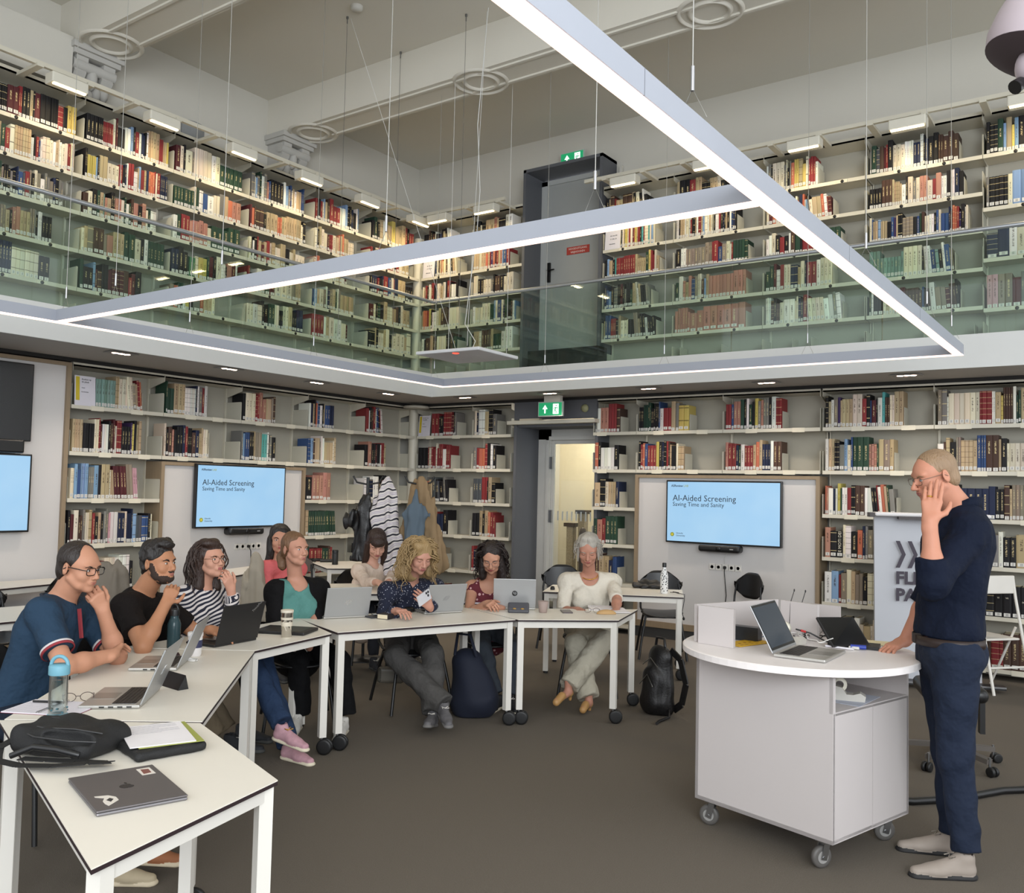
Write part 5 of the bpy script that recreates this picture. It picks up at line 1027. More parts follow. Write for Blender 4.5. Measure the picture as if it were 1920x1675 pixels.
sheet((-1.13, 4.98), .21, .15, 10, .902, 'paper slip at the far right of the lectern top', 'paper', 'paper_sheet', 0, M('slip', 'dcd0a8', .7)); sheet((-1.17, 4.46), .2, .28, -5, .7055, 'loose sheets in the open lectern compartment', 'paper', 'paper_sheet', 0, M('sheet_blue', 'b8bcc8', .7))
for k, (q, h_) in enumerate((((720, 178), .10), ((815, 190), .10))):
    a = MB(); p = Vector((-1.585+.06*k, 4.86-.0*k, 1.085)); a.tube([(0, 0, -.12), (.005, 0, .0), (.02, .01, .06)], .002, 6).ell((.021, .011, .065), (.004, .004, .008), 8, 5); a.build('gooseneck_microphone', black, loc=p, label='thin %s gooseneck microphone rising behind the lectern boards' % ('left', 'right')[k], cat='microphone')

# ---------------- flip board, stool, office chair, cable
c = atz(1745, 1284, 0); fw2 = Vector((math.cos(R(-62)), math.sin(R(-62)), 0)); t = thing('flip_board', 'white mobile flip board with dark chevrons behind the standing man', 'board', (c.x, c.y-.12, 0), R(22))
bd = MB(); bd.box(-.44, .44, 0, .05, .06, 1.50); o = bd.build('board_panel', M('board_grey', 'b3b5bb', .45, var=.02), t); o.rotation_euler = (R(-3), 0, 0)
a = MB(); a.prism([(-.50, 0), (.50, 0), (.46, .06), (-.46, .06)], 0, .03); o = MB().box(-.46, .5, -.09, .08, 1.5, 1.535).build('top_hood', M('hood_white', 'dfdcdc', .4), t); bevel(o, .015); MB().box(-.5, -.46, -.09, .08, 1.49, 1.53).build('hood_end', M('hood_dark', '3c3434', .5), t)
MB().lathe([(.0, 0), (.2, -.02), (.28, -.05)], (.02, -.02, 1.5), 24).build('hood_handle', M('hood_dark', '3c3434', .5), t) if False else MB().prism([(-.26, -.095), (.3, -.095), (.3, .0), (-.26, 0)], 1.475, 1.50).build('hood_tray', M('hood_dark', '3c3434', .5), t)
dk = M('board_ink', '3b3440', .6)
for k in range(3):
    x = -.27+.1*k; a = MB(); a.add([(x+p, -.004, 1.16+q) for p, q in ((0, .12), (.035, .12), (.085, 0), (.035, -.12), (0, -.12), (.05, 0))], [(0, 1, 2, 5)[::-1], (5, 2, 3, 4)[::-1]]); o = a.build('chevron', dk, t)
text('FLIP', .15, dk, 'lettering', t, Matrix.Translation((-.27, -.004, .90)) @ Matrix.Rotation(R(90), 4, 'X'), bold=.006); text('PAD', .15, dk, 'lettering', t, Matrix.Translation((-.27, -.004, .75)) @ Matrix.Rotation(R(90), 4, 'X'), bold=.006); text('A1/70', .07, dk, 'lettering', t, Matrix.Translation((-.25, -.001, .22)) @ Matrix.Rotation(R(90), 4, 'X'), bold=.003)
MB().box(-.42, .6, -.12, -.02, .03, .06).build('base_bar', black, t); MB().box(-.42, .6, -.125, -.12, .045, .06).build('base_trim', steel, t)
c = atz(1875, 1300, 0); t = thing('folding_chair', 'white folding chair behind the standing man', 'chair', (c.x-.05, c.y+.12, 0), R(50)); wp = M('white_paint', 'dcd8d0', .4)
for s_ in (-1, 1):
    MB().tube([(s_*.2, -.20, .0), (s_*.2, -.1, .45), (s_*.2, -.02, .8), (s_*.19, .0, .98)], .013, 10).build('front_frame_leg', wp, t); MB().tube([(s_*.17, .24, 0), (s_*.17, -.05, .55)], .011, 10).build('rear_leg', wp, t)
bevel(MB().box(-.19, .19, -.08, .3, .44, .46).build('seat', wp, t), .01); bevel(MB().box(-.2, .2, -.015, .01, .84, 1.0).build('backrest', wp, t), .01); MB().tube([(-.2, -.14, .22), (.2, -.14, .22)], .01, 8).build('foot_rail', wp, t)
c = atz(1790, 1432, 0); t = thing('office_stool', 'dark office swivel stool behind the legs of the standing man', 'stool', (c.x-.03, c.y, 0), R(20)); ob = M('office_grey', '57514c', .5)
for k in range(5):
    u = 2*math.pi*k/5+.35; MB().bar((.03*math.cos(u), .03*math.sin(u), .11), (.29*math.cos(u), .29*math.sin(u), .085), .045, .03).build('base_arm', ob, t); caster(t, .29*math.cos(u), .29*math.sin(u), .03, u)
MB().lathe([(.035, .08), (.035, .14), (.022, .15), (.022, .40)], n=16).build('gas_column', black, t); F_ = Field((-.22, -.22, .40), (.22, .22, .52), .012); F_.box((0, 0, .46), (.19, .2, .045), rad=.04, k=0); F_.build('seat', black, t)
MB().box(.17, .2, -.03, .03, .2, .42).build('height_lever', black, t)
pts = [atz(x, y, .02) for x, y in ((1660, 1498), (1712, 1503), (1770, 1500), (1830, 1492), (1880, 1483), (1990, 1478), (2100, 1500))]
MB().tube(pts, .02, 10).build('floor_cable', black, label='thick black cable sleeve running over the carpet behind the man', cat='cable')
# ---------------- bags on the floor
bk = M('leather_black', '141314', .4, bump=.2, bs=80)
c = atz(1222, 1342, 0); t = thing('backpack', 'black leather backpack on the floor right of the woman in white', 'bag', (c.x, c.y+.1, 0), R(-20))
F_ = Field((-.2, -.16, 0), (.2, .16, .56), .01); F_.cone((0, 0, .09), (0, .02, .40), .15, .11, .0, 0, ((0, 1, 0), .62)); F_.cone((0, -.08, .1), (0, -.06, .27), .10, .09, .03, 0, ((0, 1, 0), .5)); F_.wrinkle(.008, 25, 2); F_.half((0, 0, 0.004), (0, 0, -1)); b = F_.build('bag_body', bk, t)
for q in ([(-.08, -.085, .36), (0, -.082, .42), (.08, -.085, .36)], [(-.07, -.125, .22), (0, -.112, .30), (.07, -.125, .22)]): MB().tube(q, .004, 6).build('zip_track', steel, b)
MB().tube([(-.05, .02, .5), (-.04, .02, .56), (.04, .02, .56), (.05, .02, .5)], .011, 8).build('top_handle', bk, t)
a = MB(); pts = [(.08, .05, .48), (.17, .06, .42), (.23, .06, .25), (.2, .05, .1), (.12, .05, .04)]
for p, q in zip(pts, pts[1:]): a.bar(p, q, .05, .012, upv=(0, 1, 0))
a.build('shoulder_strap', bk, t); MB().tube([(.14, -.02, .05), (.2, -.08, .02), (.22, -.2, .01), (.26, -.26, .012)], .01, 8).build('strap_tail', bk, t)
nv = M('duffel_navy', '12182a', .8)
c = atz(868, 1350, 0); t = thing('duffel_bag', 'large navy cloth bag on the floor beside the blonde woman', 'bag', (c.x-.05, c.y+.15, 0)); F_ = Field((-.24, -.2, 0), (.24, .2, .56), .012); F_.cone((.03, 0, .13), (-.02, 0, .38), .19, .12, 0, 0, ((0, 1, 0), .8)); F_.wrinkle(.022, 15, 4); F_.half((0, 0, .004), (0, 0, -1)); F_.build('bag_body', nv, t); MB().tube([(-.08, -.1, .44), (-.04, -.12, .6), (.06, -.1, .6), (.08, -.05, .44)], .012, 8).build('handle', nv, t)
c = atz(842, 1310, 0); t = thing('backpack', 'black backpack on the floor behind the blonde woman', 'bag', (c.x, c.y+.25, 0), R(-30)); F_ = Field((-.2, -.16, 0), (.2, .16, .56), .012); F_.cone((0, 0, .1), (0, .02, .42), .15, .12, 0, 0, ((0, 1, 0), .65)); F_.wrinkle(.012, 22, 5); F_.half((0, 0, .004), (0, 0, -1)); F_.build('bag_body', bk, t); MB().tube([(-.05, 0, .52), (0, 0, .58), (.05, 0, .52)], .011, 8).build('top_handle', bk, t)
t = thing('handbag', 'small grey-brown handbag hanging under the blonde woman\'s chair', 'bag', atd(733, 1266, 6.75)); F_ = Field((-.13, -.05, -.09), (.13, .05, .09), .007); F_.box((0, 0, 0), (.10, .03, .06), rotz(R(35)), rad=.025, k=0); F_.build('bag_body', M('handbag', '5a554c', .4), t); MB().tube([(-.09, -.06, .07), (-.05, -.03, .17), (.05, .04, .17), (.09, .07, .07)], .006, 8).build('strap', bk, t)
# ---------------- coats on stands near the corner
def garment(name, lab, top, pts, mat, seed, stripes=None):
    t = thing(name, lab, 'coat', top); t0 = V3(tuple(top)); F_ = Field((-.30, -.22, -1.02), (.30, .22, .12), .011)
    for a_, b_, ra, rb, fl in pts: F_.cone(a_, b_, ra, rb, .05, 0, ((-.58, .82, 0), fl))
    F_.wrinkle(.030, 62, seed, (1, 1, .13)); F_.wrinkle(.008, 40, seed+1); F_.half((0, 0, min(p_[1][2] for p_ in pts)-.02), (0, 0, -1)); F_.build('cloth', mat, t); return t
strm = bpy.data.materials.new('striped_coat'); strm.use_nodes = True; nt = strm.node_tree; N = nt.nodes; L = nt.links; tc = N.new('ShaderNodeTexCoord'); mp = N.new('ShaderNodeMapping'); mp.inputs['Rotation'].default_value = (R(20), R(35), 0); L.new(tc.outputs['Object'], mp.inputs[0]); wv = N.new('ShaderNodeTexWave'); wv.bands_direction = 'Z'; wv.inputs['Scale'].default_value = 5.2; wv.inputs['Distortion'].default_value = 2.2; wv.inputs['Detail Scale'].default_value = 1.0; L.new(mp.outputs[0], wv.inputs[0]); cr = N.new('ShaderNodeValToRGB'); cr.color_ramp.interpolation = 'CONSTANT'; e = cr.color_ramp.elements; e[0].position = 0; e[0].color = (.015, .015, .025, 1); e[1].position = .10; e[1].color = (.62, .58, .56, 1); z_ = e.new(.86); z_.color = (.23, .17, .36, 1); z_ = e.new(.94); z_.color = (.62, .58, .56, 1); L.new(wv.outputs[0], cr.inputs[0]); L.new(cr.outputs[0], N['Principled BSDF'].inputs['Base Color']); N['Principled BSDF'].inputs['Roughness'].default_value = .9
def rack(px, lab, D):
    p = atd(px, 905, D); t = thing('coat_stand', lab, 'stand', (p.x, p.y, 0)); MB().tube([(0, 0, .02), (0, 0, p.z+.05)], .015, 10).build('pole', black, t); MB().lathe([(.2, 0), (.2, .012), (.03, .03), (0, .03)], n=24).build('foot_plate', black, t)
    for s_ in (-1, 1): MB().tube([(0, 0, p.z-.02), (s_*.09, s_*.06, p.z+.0), (s_*.12, s_*.08, p.z+.06)], .009, 8).build('hook', black, t)
    return p
p = rack(690, 'black coat stand holding the striped and black coats', 8.75)
garment('coat', 'white coat with black and purple stripes hanging near the corner', (p.x+.17, p.y+.09, p.z-.02), [((0, 0, 0), (-.06, -.03, -.3), .05, .11, .6), ((0, 0, 0), (.08, .04, -.85), .05, .13, .6), ((0, 0, -.1), (-.02, 0, -.6), .09, .14, .6)], strm, 1)
garment('jacket', 'black leather jacket hanging left of the striped coat', (p.x+.02, p.y-.02, p.z-.14), [((0, 0, 0), (-.03, 0, -.6), .04, .12, .6), ((-.02, 0, -.08), (-.15, -.1, -.24), .05, .06, .8)], bk, 3)
p = rack(787, 'black coat stand holding the tan coat and blue hoodie', 8.75)
garment('coat', 'tan trench coat hanging at the corner behind the blonde woman', (p.x, p.y, p.z-.02), [((-.04, 0, 0), (-.17, -.08, -.95), .05, .11, .7), ((.04, 0, 0), (.17, .1, -.75), .06, .10, .7), ((0, .05, -.1), (0, .06, -.8), .1, .15, .4)], M('coat_tan', '8a7355', .85), 5)
garment('hoodie', 'blue-grey hooded jacket hanging over the tan coat', (p.x+.07, p.y-.13, p.z-.08), [((0, 0, 0), (0, 0, -.22), .012, .075, .6), ((0, 0, -.22), (.0, 0, -.75), .085, .11, .5), ((-.09, -.05, -.24), (.09, .05, -.24), .03, .03, .8)], M('hoodie_blue', '54626e', .9), 7)
p = atd(478, 1052, 7.9); garment('jacket', 'beige jacket draped over a chair back behind the striped shirt woman', (p.x, p.y, p.z), [((0, 0, 0), (-.05, 0, -.45), .06, .14, .5), ((.04, 0, -.1), (.10, .04, -.5), .06, .12, .5)], M('jacket_beige', '9c9384', .85), 9)
p = atd(205, 1085, 6.3); garment('jacket', 'grey-brown jacket over a chair behind the blue polo man', (p.x, p.y, p.z), [((0, 0, 0), (.02, 0, -.4), .12, .16, .5)], M('jacket_grey', '6f675c', .85), 11)
# ---------------- people
def tone(name, c): 
    m = M(name, c, .55, var=.07, vs=25, bump=.03, bs=250); p = m.node_tree.nodes['Principled BSDF']; p.inputs['Subsurface Weight'].default_value = .08; p.inputs['Subsurface Radius'].default_value = (.02, .008, .004); p.inputs['Specular IOR Level'].default_value = .35; return m
lipm = lambda n, c: M(n, c, .5, var=.03)
eyew = M('eye_white', 'd8d2cc', .3); iris = M('iris_brown', '3a2a20', .3); irisb = M('iris_blue', '52687a', .3)
def hairmat(name, c, c2=None):
    if name in MATS: return MATS[name]
    m = M(name, c, .5, var=.35, vs=22, bump=.8, bs=120, stretch=(1, 1, .16)); return m
def cloth(name, c, **k):
    if name in MATS: return MATS[name]
    m = M(name, c, .85, var=k.get('var', .12), vs=9, bump=.9, bs=k.get('bs', 9), spec=.2); nt = m.node_tree; b = [n for n in nt.nodes if n.type == 'BUMP'][0]; b.inputs['Distance'].default_value = .035
    n3 = nt.nodes.new('ShaderNodeTexNoise'); n3.inputs['Scale'].default_value = 420; tc = [n for n in nt.nodes if n.type == 'TEX_COORD'][0]; nt.links.new(tc.outputs['Object'], n3.inputs['Vector']); b2 = nt.nodes.new('ShaderNodeBump'); b2.inputs['Strength'].default_value = .35; b2.inputs['Distance'].default_value = .002
    nt.links.new(n3.outputs[0], b2.inputs['Height']); nt.links.new(b.outputs[0], b2.inputs['Normal']); nt.links.new(b2.outputs[0], nt.nodes['Principled BSDF'].inputs['Normal']); return m
def Rz(a): c, s = math.cos(a), math.sin(a); return np.array([[c, -s, 0], [s, c, 0], [0, 0, 1.]])
def Rx(a): c, s = math.cos(a), math.sin(a); return np.array([[1, 0, 0], [0, c, -s], [0, s, c.real]])
def Ry(a): c, s = math.cos(a), math.sin(a); return np.array([[c, 0, s], [0, 1, 0], [-s, 0, c]])
def J(px, py, D): return V3(tuple(atd(px, py, D)))
def ik(s, w_, hint, l1, l2):
    s, w_, hint = V3(s), V3(w_), V3(hint); d = w_-s; L_ = np.linalg.norm(d); u = d/L_
    if L_ > (l1+l2)*.995: f = L_/(l1+l2)*1.005; l1 *= f; l2 *= f
    a = (l1*l1-l2*l2+L_*L_)/(2*L_); h = math.sqrt(max(l1*l1-a*a, 0)); v = hint-s; v = v-u*(v@u); v = nrm(v); return s+u*a+v*h
def hand(F, w_, d, n, side, curl=(.3, .4, .3), spread=.05, sc=1., thumb=.5, mat=0, spr=None):
    d = nrm(d); n = V3(n); n = nrm(n-d*(n@d)); s = np.cross(d, n)*side; w_ = V3(w_)
    F.cone(w_-d*.03, w_+d*.015, .025*sc, .026*sc, .02, mat, (n, .72))
    kn = [w_+(d*(.086, .09, .086, .078)[i]+s*(.030, .010, -.010, -.028)[i])*sc for i in range(4)]
    for i in range(4): F.cone(w_+s*(.014, .005, -.005, -.013)[i]*sc+d*.01, kn[i], .0145*sc, .0125*sc, .012, mat)
    fl = ((.043, .027, .022), (.047, .031, .024), (.044, .029, .023), (.035, .022, .02))
    for i in range(4):
        p = kn[i]; c = 0
        for j in range(3):
            c += curl[j]*(1, 1.05, 1.12, 1.2)[i]; dd = nrm(math.cos(c)*d-math.sin(c)*n+s*spread*(1.5, .5, -.5, -1.5)[i]*(1 if j == 0 else .3)); q = p+dd*fl[i][j]*sc
            r_ = (.0092, .0084, .0076, .0066); F.cone(p, q, r_[j]*sc*(.9 if i == 3 else 1), r_[j+1]*sc*(.9 if i == 3 else 1), .004, mat); p = q
    p = w_+(d*.022+s*.024)*sc; F.cone(w_+d*.005+s*.01, p, .018*sc, .016*sc, .015, mat)
    for L_, v, r0_, r1_ in ((.040, d*.55+s*.75-n*thumb*.5, .0145, .0115), (.032, d*.85+s*.35-n*thumb*.7, .0108, .0098), (.025, d*.95+s*.1-n*thumb*.7, .0096, .0078)):
        q = p+nrm(v)*L_*sc; F.cone(p, q, r0_*sc, r1_*sc, .006, mat); p = q
def headframe(c, yaw, pitch, roll=0): return V3(c), Rz(R(yaw)-math.pi/2) @ Rx(-R(pitch)) @ Ry(R(roll))
def head(F, c, M_, fem=False, sc=1., beard=None, nose=1., gray=None):
    T = lambda x, y, z: c+M_ @ (V3(x, y, z)*sc); e = lambda p, r, **k: F.ell(T(*p), V3(r)*sc, M_, **k)
    jw = .9 if fem else 1.
    e((0, -.014, .034), (.073, .090, .082), k=.0, mat=0)
    e((0, .030, .020), (.064, .060, .062), k=.02, mat=0)
    e((0, .034, -.028), (.058*jw, .055, .066), k=.02, mat=0)
    e((0, .032, -.072), (.044*jw, .048, .038), k=.025, mat=0)
    e((0, .070, -.092), (.020*jw, .018, .018), k=.02, mat=0)
    for s in (-1, 1):
        e((s*.038, .056, -.030), (.025, .026, .024), k=.02, mat=0)
        e((s*.028, .074, .024), (.026, .013, .009), k=.014, mat=0)
        e((s*.031, .094, .002), (.017, .014, .012), k=.012, mat=None, mode='-')
        e((s*.031, .071, .000), (.0155, .0135, .0125), k=.004, mat=0)
        F.cone(T(s*.052*jw, .0, -.045), T(s*.040*jw, .045, -.078), .018*sc, .016*sc, .02, 0)
    F.cone(T(0, .080, .014), T(0, .103*nose+.0, -.026), .0085*sc, .0105*sc, .010, 0)
    e((0, .106*nose, -.032), (.0115, .0115, .0100), k=.006, mat=0)
    for s in (-1, 1): e((s*.0115, .096*nose, -.036), (.008, .010, .0075), k=.005, mat=0)
    e((0, .084, -.058), (.026, .013, .016), k=.012, mat=0)
    e((0, .0925, -.0560), (.021, .0065, .0048), k=.003, mat=1); e((0, .0905, -.0645), (.018, .0072, .0058), k=.003, mat=1)
    e((0, .1015, -.0602), (.019, .006, .0014), k=.001, mat=1, mode='-')
    for s in (-1, 1):
        m2 = M_ @ Rz(-s*.35) @ Rx(-.18)
        F.ell(T(s*.079, -.012, -.004), V3(.0075, .0185, .031)*sc, m2, k=.007, mat=0)
        F.ell(T(s*.0865, -.009, .001), V3(.006, .010, .018)*sc, m2, k=.003, mat=0, mode='-')
    if beard:
        e((0, .037, -.079), (.0485, .0535, .040), k=.01, mat=2); e((0, .055, -.088), (.034, .040, .026), k=.01, mat=2)
        for s in (-1, 1): F.cone(T(s*.048, .022, -.060), T(s*.028, .060, -.086), .0245*sc, .0225*sc, .01, 2); F.cone(T(s*.060, .006, -.012), T(s*.046, .034, -.070), .0175*sc, .0245*sc, .010, 2)
        e((0, .092, -.0485), (.026, .008, .0055), k=.004, mat=2); e((0, .0945, -.0575), (.019, .0085, .0055), k=.002, mat=1); e((0, .0925, -.066), (.016, .0085, .005), k=.002, mat=1)
def facebits(t, c, M_, off, hairm, look=(0, 0), sc=1., iris_=None, lids=False, brow=.0021, browz=.0):
    Mw = Matrix([list(M_[i]*sc)+[(c-V3(off))[i]] for i in range(3)]+[[0, 0, 0, 1]])
    for s in (-1, 1):
        if not lids:
            a = MB(); a.ell((s*.0312, .0803, .0), (.0112, .0062, .0052), 16, 10)
            o = a.build('eye', eyew, t); o.matrix_local = Mw
            MB().ell((s*.0312+look[0]*.004, .0850, look[1]*.002), (.0052, .0024, .0049), 14, 8).ell((s*.0312+look[0]*.004, .0868, look[1]*.002), (.0026, .0012, .0026), 8, 6, m=1).build('iris', [iris_ or iris, blackm], o)
        z = -.004 if lids else .0052
        a = MB(); a.tube([(s*.0312+x, .0852-abs(x)*.22-(.0 if lids else .001), z-(abs(x)**2)*(-25 if lids else 22)) for x in (-.0135, -.008, 0, .008, .0135)], [.0006, .0011, .0013, .0011, .0006], 6); o = a.build('eyelashes', M('lash', '241a16', .6), t); o.matrix_local = Mw
        a = MB(); a.tube([(s*(.0312+x), .0885-max(0, x)*.5-abs(x)*.1, .021+browz-((x-.004)**2)*22) for x in (-.018, -.008, .004, .013, .021)], [brow, brow*1.7, brow*1.6, brow*1.2, brow*.5], 6); o = a.build('eyebrow', hairm, t); o.matrix_local = Mw
    return Mw
def specs(t, Mw, mat, w_=.026, h_=.020, thick=.0014, rimless=False, rect=False):
    for s in (-1, 1):
        pts = []
        for k in range(21):
            u = 2*math.pi*k/20; cx, cz = math.cos(u), math.sin(u)
            if rect: cx = math.copysign(abs(cx)**.55, cx); cz = math.copysign(abs(cz)**.55, cz)
            pts.append((s*.033+w_*cx, .1015-abs(s*.033+w_*cx)*.12, -.002+h_*cz))
        o = MB().tube(pts, thick, 6, cap=False).build('glasses_rim', mat, t); o.matrix_local = Mw
        o = MB().tube([(s*(.033+w_), .097, .004), (s*.073, .085, .006), (s*.081, .0, .008), (s*.083, -.02, -.005)], thick*1.1, 6).build('glasses_temple', mat, t); o.matrix_local = Mw
    o = MB().tube([(-.009, .101, .002), (0, .103, .005), (.009, .101, .002)], thick, 6).build('glasses_bridge', mat, t); o.matrix_local = Mw
def locks(t, Mw, mat, roots, n, length, r=.006, curl=.0, cf=40, seed=0, out=.0, part=None, name='hair_lock'):
    # strands that leave the scalp, follow the skull and fall; head-local space (z up), gravity given in head space
    rnd = random.Random(seed); a = MB()
    for i in range(n):
        az, el = roots(rnd); dirv = Vector((math.sin(az)*math.cos(el), math.cos(az)*math.cos(el), math.sin(el)))
        p = Vector((dirv.x*.078, -.014+dirv.y*.094, .034+dirv.z*.088)); L_ = length*rnd.uniform(.8, 1.1); N_ = 14; pts = []; ph = rnd.uniform(0, 6.28); v = Vector((dirv.x*.5, dirv.y*.5-.1, .15)).normalized(); ca = curl*rnd.uniform(.6, 1.3)
        for k in range(N_+1):
            s_ = k/N_; q = Vector((p.x, (p.y+.014), p.z-.034)); rr = math.sqrt((q.x/.080)**2+(q.y/.097)**2+(q.z/.092)**2) if q.z > -.07 else math.sqrt((q.x/.080)**2+(q.y/.085)**2)
            if rr < 1.03 and rr > .01: q *= 1.03/rr if q.z > -.07 else 1; p = Vector((q.x, q.y-.014, q.z+.034))
            w1 = Vector((math.cos(ph+cf*s_*length), math.sin(ph+cf*s_*length), math.sin(ph*2+cf*.7*s_*length)*.5))*ca*min(1, s_*3)
            pts.append(p+w1+dirv*out*s_)
            g_ = Vector((0, 0, -1)); v = (v*.55+g_*.45*(.4+s_)).normalized(); nn = Vector((q.x, q.y, q.z*.9)).normalized()
            if p.z > -.03: v = (v-nn*min(0, v.dot(nn))*1.0-nn*max(0, v.dot(nn))*.5).normalized()
            p = p+v*(L_/N_)
        a.tube(pts, [r*(1.05-.75*(k/N_)**2) for k in range(N_+1)], 5)
    o = a.build(name, mat, t, kind='stuff'); o.matrix_local = Mw; return o
def haircap(t, Mw, mat, prims, cuts, h=.006, wr=.003, wf=90, seed=0, name='hair', an=(1, 1, .2)):
    F = Field((-.15, -.18, -.34), (.15, .14, .16), h)
    for p in prims:
        if p[0] == 'e': F.ell(p[1], p[2], k=p[3] if len(p) > 3 else .015)
        else: F.cone(p[1], p[2], p[3], p[4], .02, 0, p[5] if len(p) > 5 else None)
    for p in cuts:
        if p[0] == 'e': F.ell(p[1], p[2], k=p[3] if len(p) > 3 else .006, mode='-')
        else: F.cone(p[1], p[2], p[3], p[4], .006, 0, None, '-')
    F.wrinkle(wr, wf, seed, an); o = link(name, F.mesh(name, mat), t); o.matrix_local = Mw; return o
def shoe(t, ankle, yaw, up_, sole, sc=1., tilt=0, laces=None, mats3=None, roll=0, heel=False):
    F = Field((-.06, -.09, -.005), (.06, .22, .13), .0055)
    F.cone((0, -.035, .038), (0, .10, .030), .036, .034, .0, 0, ((0, 0, 1), .8)).cone((0, .08, .032), (0, .165, .026), .038, .026, .02, 0, ((0, 0, 1), .72)).cone((0, -.03, .04), (0, -.03, .085), .034, .036, .02, 0).cone((0, -.03, .08), (0, .06, .045), .028, .026, .02, 0)
    F.cone((0, -.03, .085), (0, -.035, .13), .026, .027, .006, 0, None, '-')
    F.cone((0, -.04, .010), (0, .165, .008), .040, .034, .004, 1, ((0, 0, 1), .45)); F.half((0, 0, 0), (0, 0, -1))
    Mw = Matrix.Translation(Vector(ankle)) @ Matrix.Rotation(R(yaw)-math.pi/2, 4, 'Z') @ Matrix.Rotation(R(tilt), 4, 'X') @ Matrix.Rotation(R(roll), 4, 'Y') @ Matrix.Translation((0, .03*sc, -.085*sc)) @ Matrix.Scale(sc, 4)
    o = link('shoe', F.mesh('shoe', [up_, sole]), t); o.matrix_local = Mw
    a = MB()
    for k in range(5): y = .035+.020*k; z = .074-.0085*k; a.tube([(-.022, y, z-.008), (0, y+.006, z+.003), (.022, y+.012*(k % 2), z-.008)], .003, 5)
    a.tube([(0, .03, .084), (-.02, .02, .092), (-.025, .04, .086), (0, .035, .084), (.024, .02, .09), (.02, .045, .086)], .0025, 5)
    a.build('laces', laces or M('lace_white', 'cfcac2', .8), o, kind='stuff')
    return o
def person(lab, seat, group=None): return thing('person', lab, 'person', seat)

def torso(F, pv, ch, nb, sL, sR, tw, td, k=.03, infl=0, mat=0, fwd=None, bust=0, belly=0, hips=.0):
    f3 = nrm(fwd); up3 = nrm(nb-pv); f3 = nrm(f3-up3*(f3@up3)); fl = td/tw
    F.cone(pv+up3*.02, pv+(nb-pv)*.35, tw+infl+hips, tw*.90+infl, k, mat, (f3, fl)); F.cone(pv+(nb-pv)*.35, pv+(nb-pv)*.74, tw*.90+infl, tw*1.02+infl, k, mat, (f3, fl)); F.cone(pv+(nb-pv)*.74, pv+(nb-pv)*.86, tw*1.02+infl, tw*.72+infl, k, mat, (f3, fl))
    F.cone(sL, sR, .062+infl, .062+infl, k, mat); F.cone(nb-up3*.03, sL, .06+infl, .058+infl, k, mat); F.cone(nb-up3*.03, sR, .06+infl, .058+infl, k, mat)
    if bust:
        r3 = np.cross(f3, up3)
        for s in (-1, 1): F.ell(pv+(nb-pv)*.66+f3*(td*.72)+r3*s*.07, V3(bust, bust, bust)*1.0+infl, None, k=.05, mat=mat)
    if belly: F.ell(pv+(nb-pv)*.25+f3*td*.35, V3(belly, belly, belly)+infl, None, k=.06, mat=mat)
SEATS = []
def build_person(S_):
    g = S_.get; hc = S_['head']; c, Mh = headframe(hc, *S_['face']); off = V3(*S_['root']); t = person(S_['label'], tuple(off))
    hs = g('hs', 1.); fem = g('fem', False); h = g('h', .0055); skin = S_['skin']; lips = S_['lips']; cap_r = .046 if fem else .057
    pv, nb = V3(S_['pv']), V3(S_['nb']); ty = R(S_['torso']); fwd = V3(math.cos(ty), math.sin(ty), 0); right = V3(math.sin(ty), -math.cos(ty), 0)
    sw = g('sw', .155 if fem else .185); tw, td = g('tw', .145 if fem else .17), g('td', .10 if fem else .115)
    sR = V3(S_['sR']) if 'sR' in S_ else nb-V3(0, 0, .055)+right*sw; sL = V3(S_['sL']) if 'sL' in S_ else nb-V3(0, 0, .055)-right*sw
    l1, l2 = g('arm', (.275, .245) if fem else (.30, .265))
    wR, wL = V3(S_['wR']), V3(S_['wL']); eR = ik(sR, wR, S_['eR'], l1, l2); eL = ik(sL, wL, S_['eL'], l1, l2)
    ra = (.043, .036, .024) if fem else (.052, .043, .029)
    # body: torso, neck, head, arms and hands in one surface
    P = [c, pv, sL, sR, eL, eR, wL, wR]; lo = np.min(P, 0)-.17; hi = np.max(P, 0)+.17; lo[2] = max(lo[2], g('zmin', -1)); F = Field(lo, hi, h)
    torso(F, pv, 0, nb, sL, sR, tw*.94, td*.94, fwd=fwd, bust=g('bust', 0)*.92)
    kb = c+Mh @ V3(0, -.028, -.055)*hs; F.cone(nb-V3(0, 0, .03), kb, cap_r*1.12, cap_r*.98, .03, 0); F.cone(nb+(kb-nb)*.3, c+Mh @ V3(0, .0, -.075)*hs, cap_r*.8, cap_r*.72, .03, 0)
    head(F, c, Mh, fem, hs, g('beard'), g('nose', 1.))
    for s_, e_, w_, hk in ((sR, eR, wR, 'hR'), (sL, eL, wL, 'hL')):
        F.cone(s_, e_, ra[0], ra[1], .03, 0); F.cone(e_, e_+(w_-e_)*.35, ra[1], ra[1]*.98, .02, 0); F.cone(e_+(w_-e_)*.35, w_, ra[1]*.98, ra[2], .03, 0)
        if g(hk): hd_ = g(hk); hand(F, w_, hd_[0], hd_[1], hd_[2], *hd_[3:])
    mats = [skin, lips]+([g('beardm')] if g('beard') else [])
    F.build('body', mats, t, off); Mw = facebits(t, c, Mh, off, g('browm') or S_['hairm'], g('look', (0, 0)), hs, g('iris'), g('lids', False), g('brow', .0021), g('browz', 0))
    SEATS.append((S_['label'], pv, fwd, ty))
    return t, c, Mh, Mw, dict(F=F, pv=pv, nb=nb, fwd=fwd, right=right, sR=sR, sL=sL, eR=eR, eL=eL, wR=wR, wL=wL, tw=tw, td=td, off=off, ra=ra)
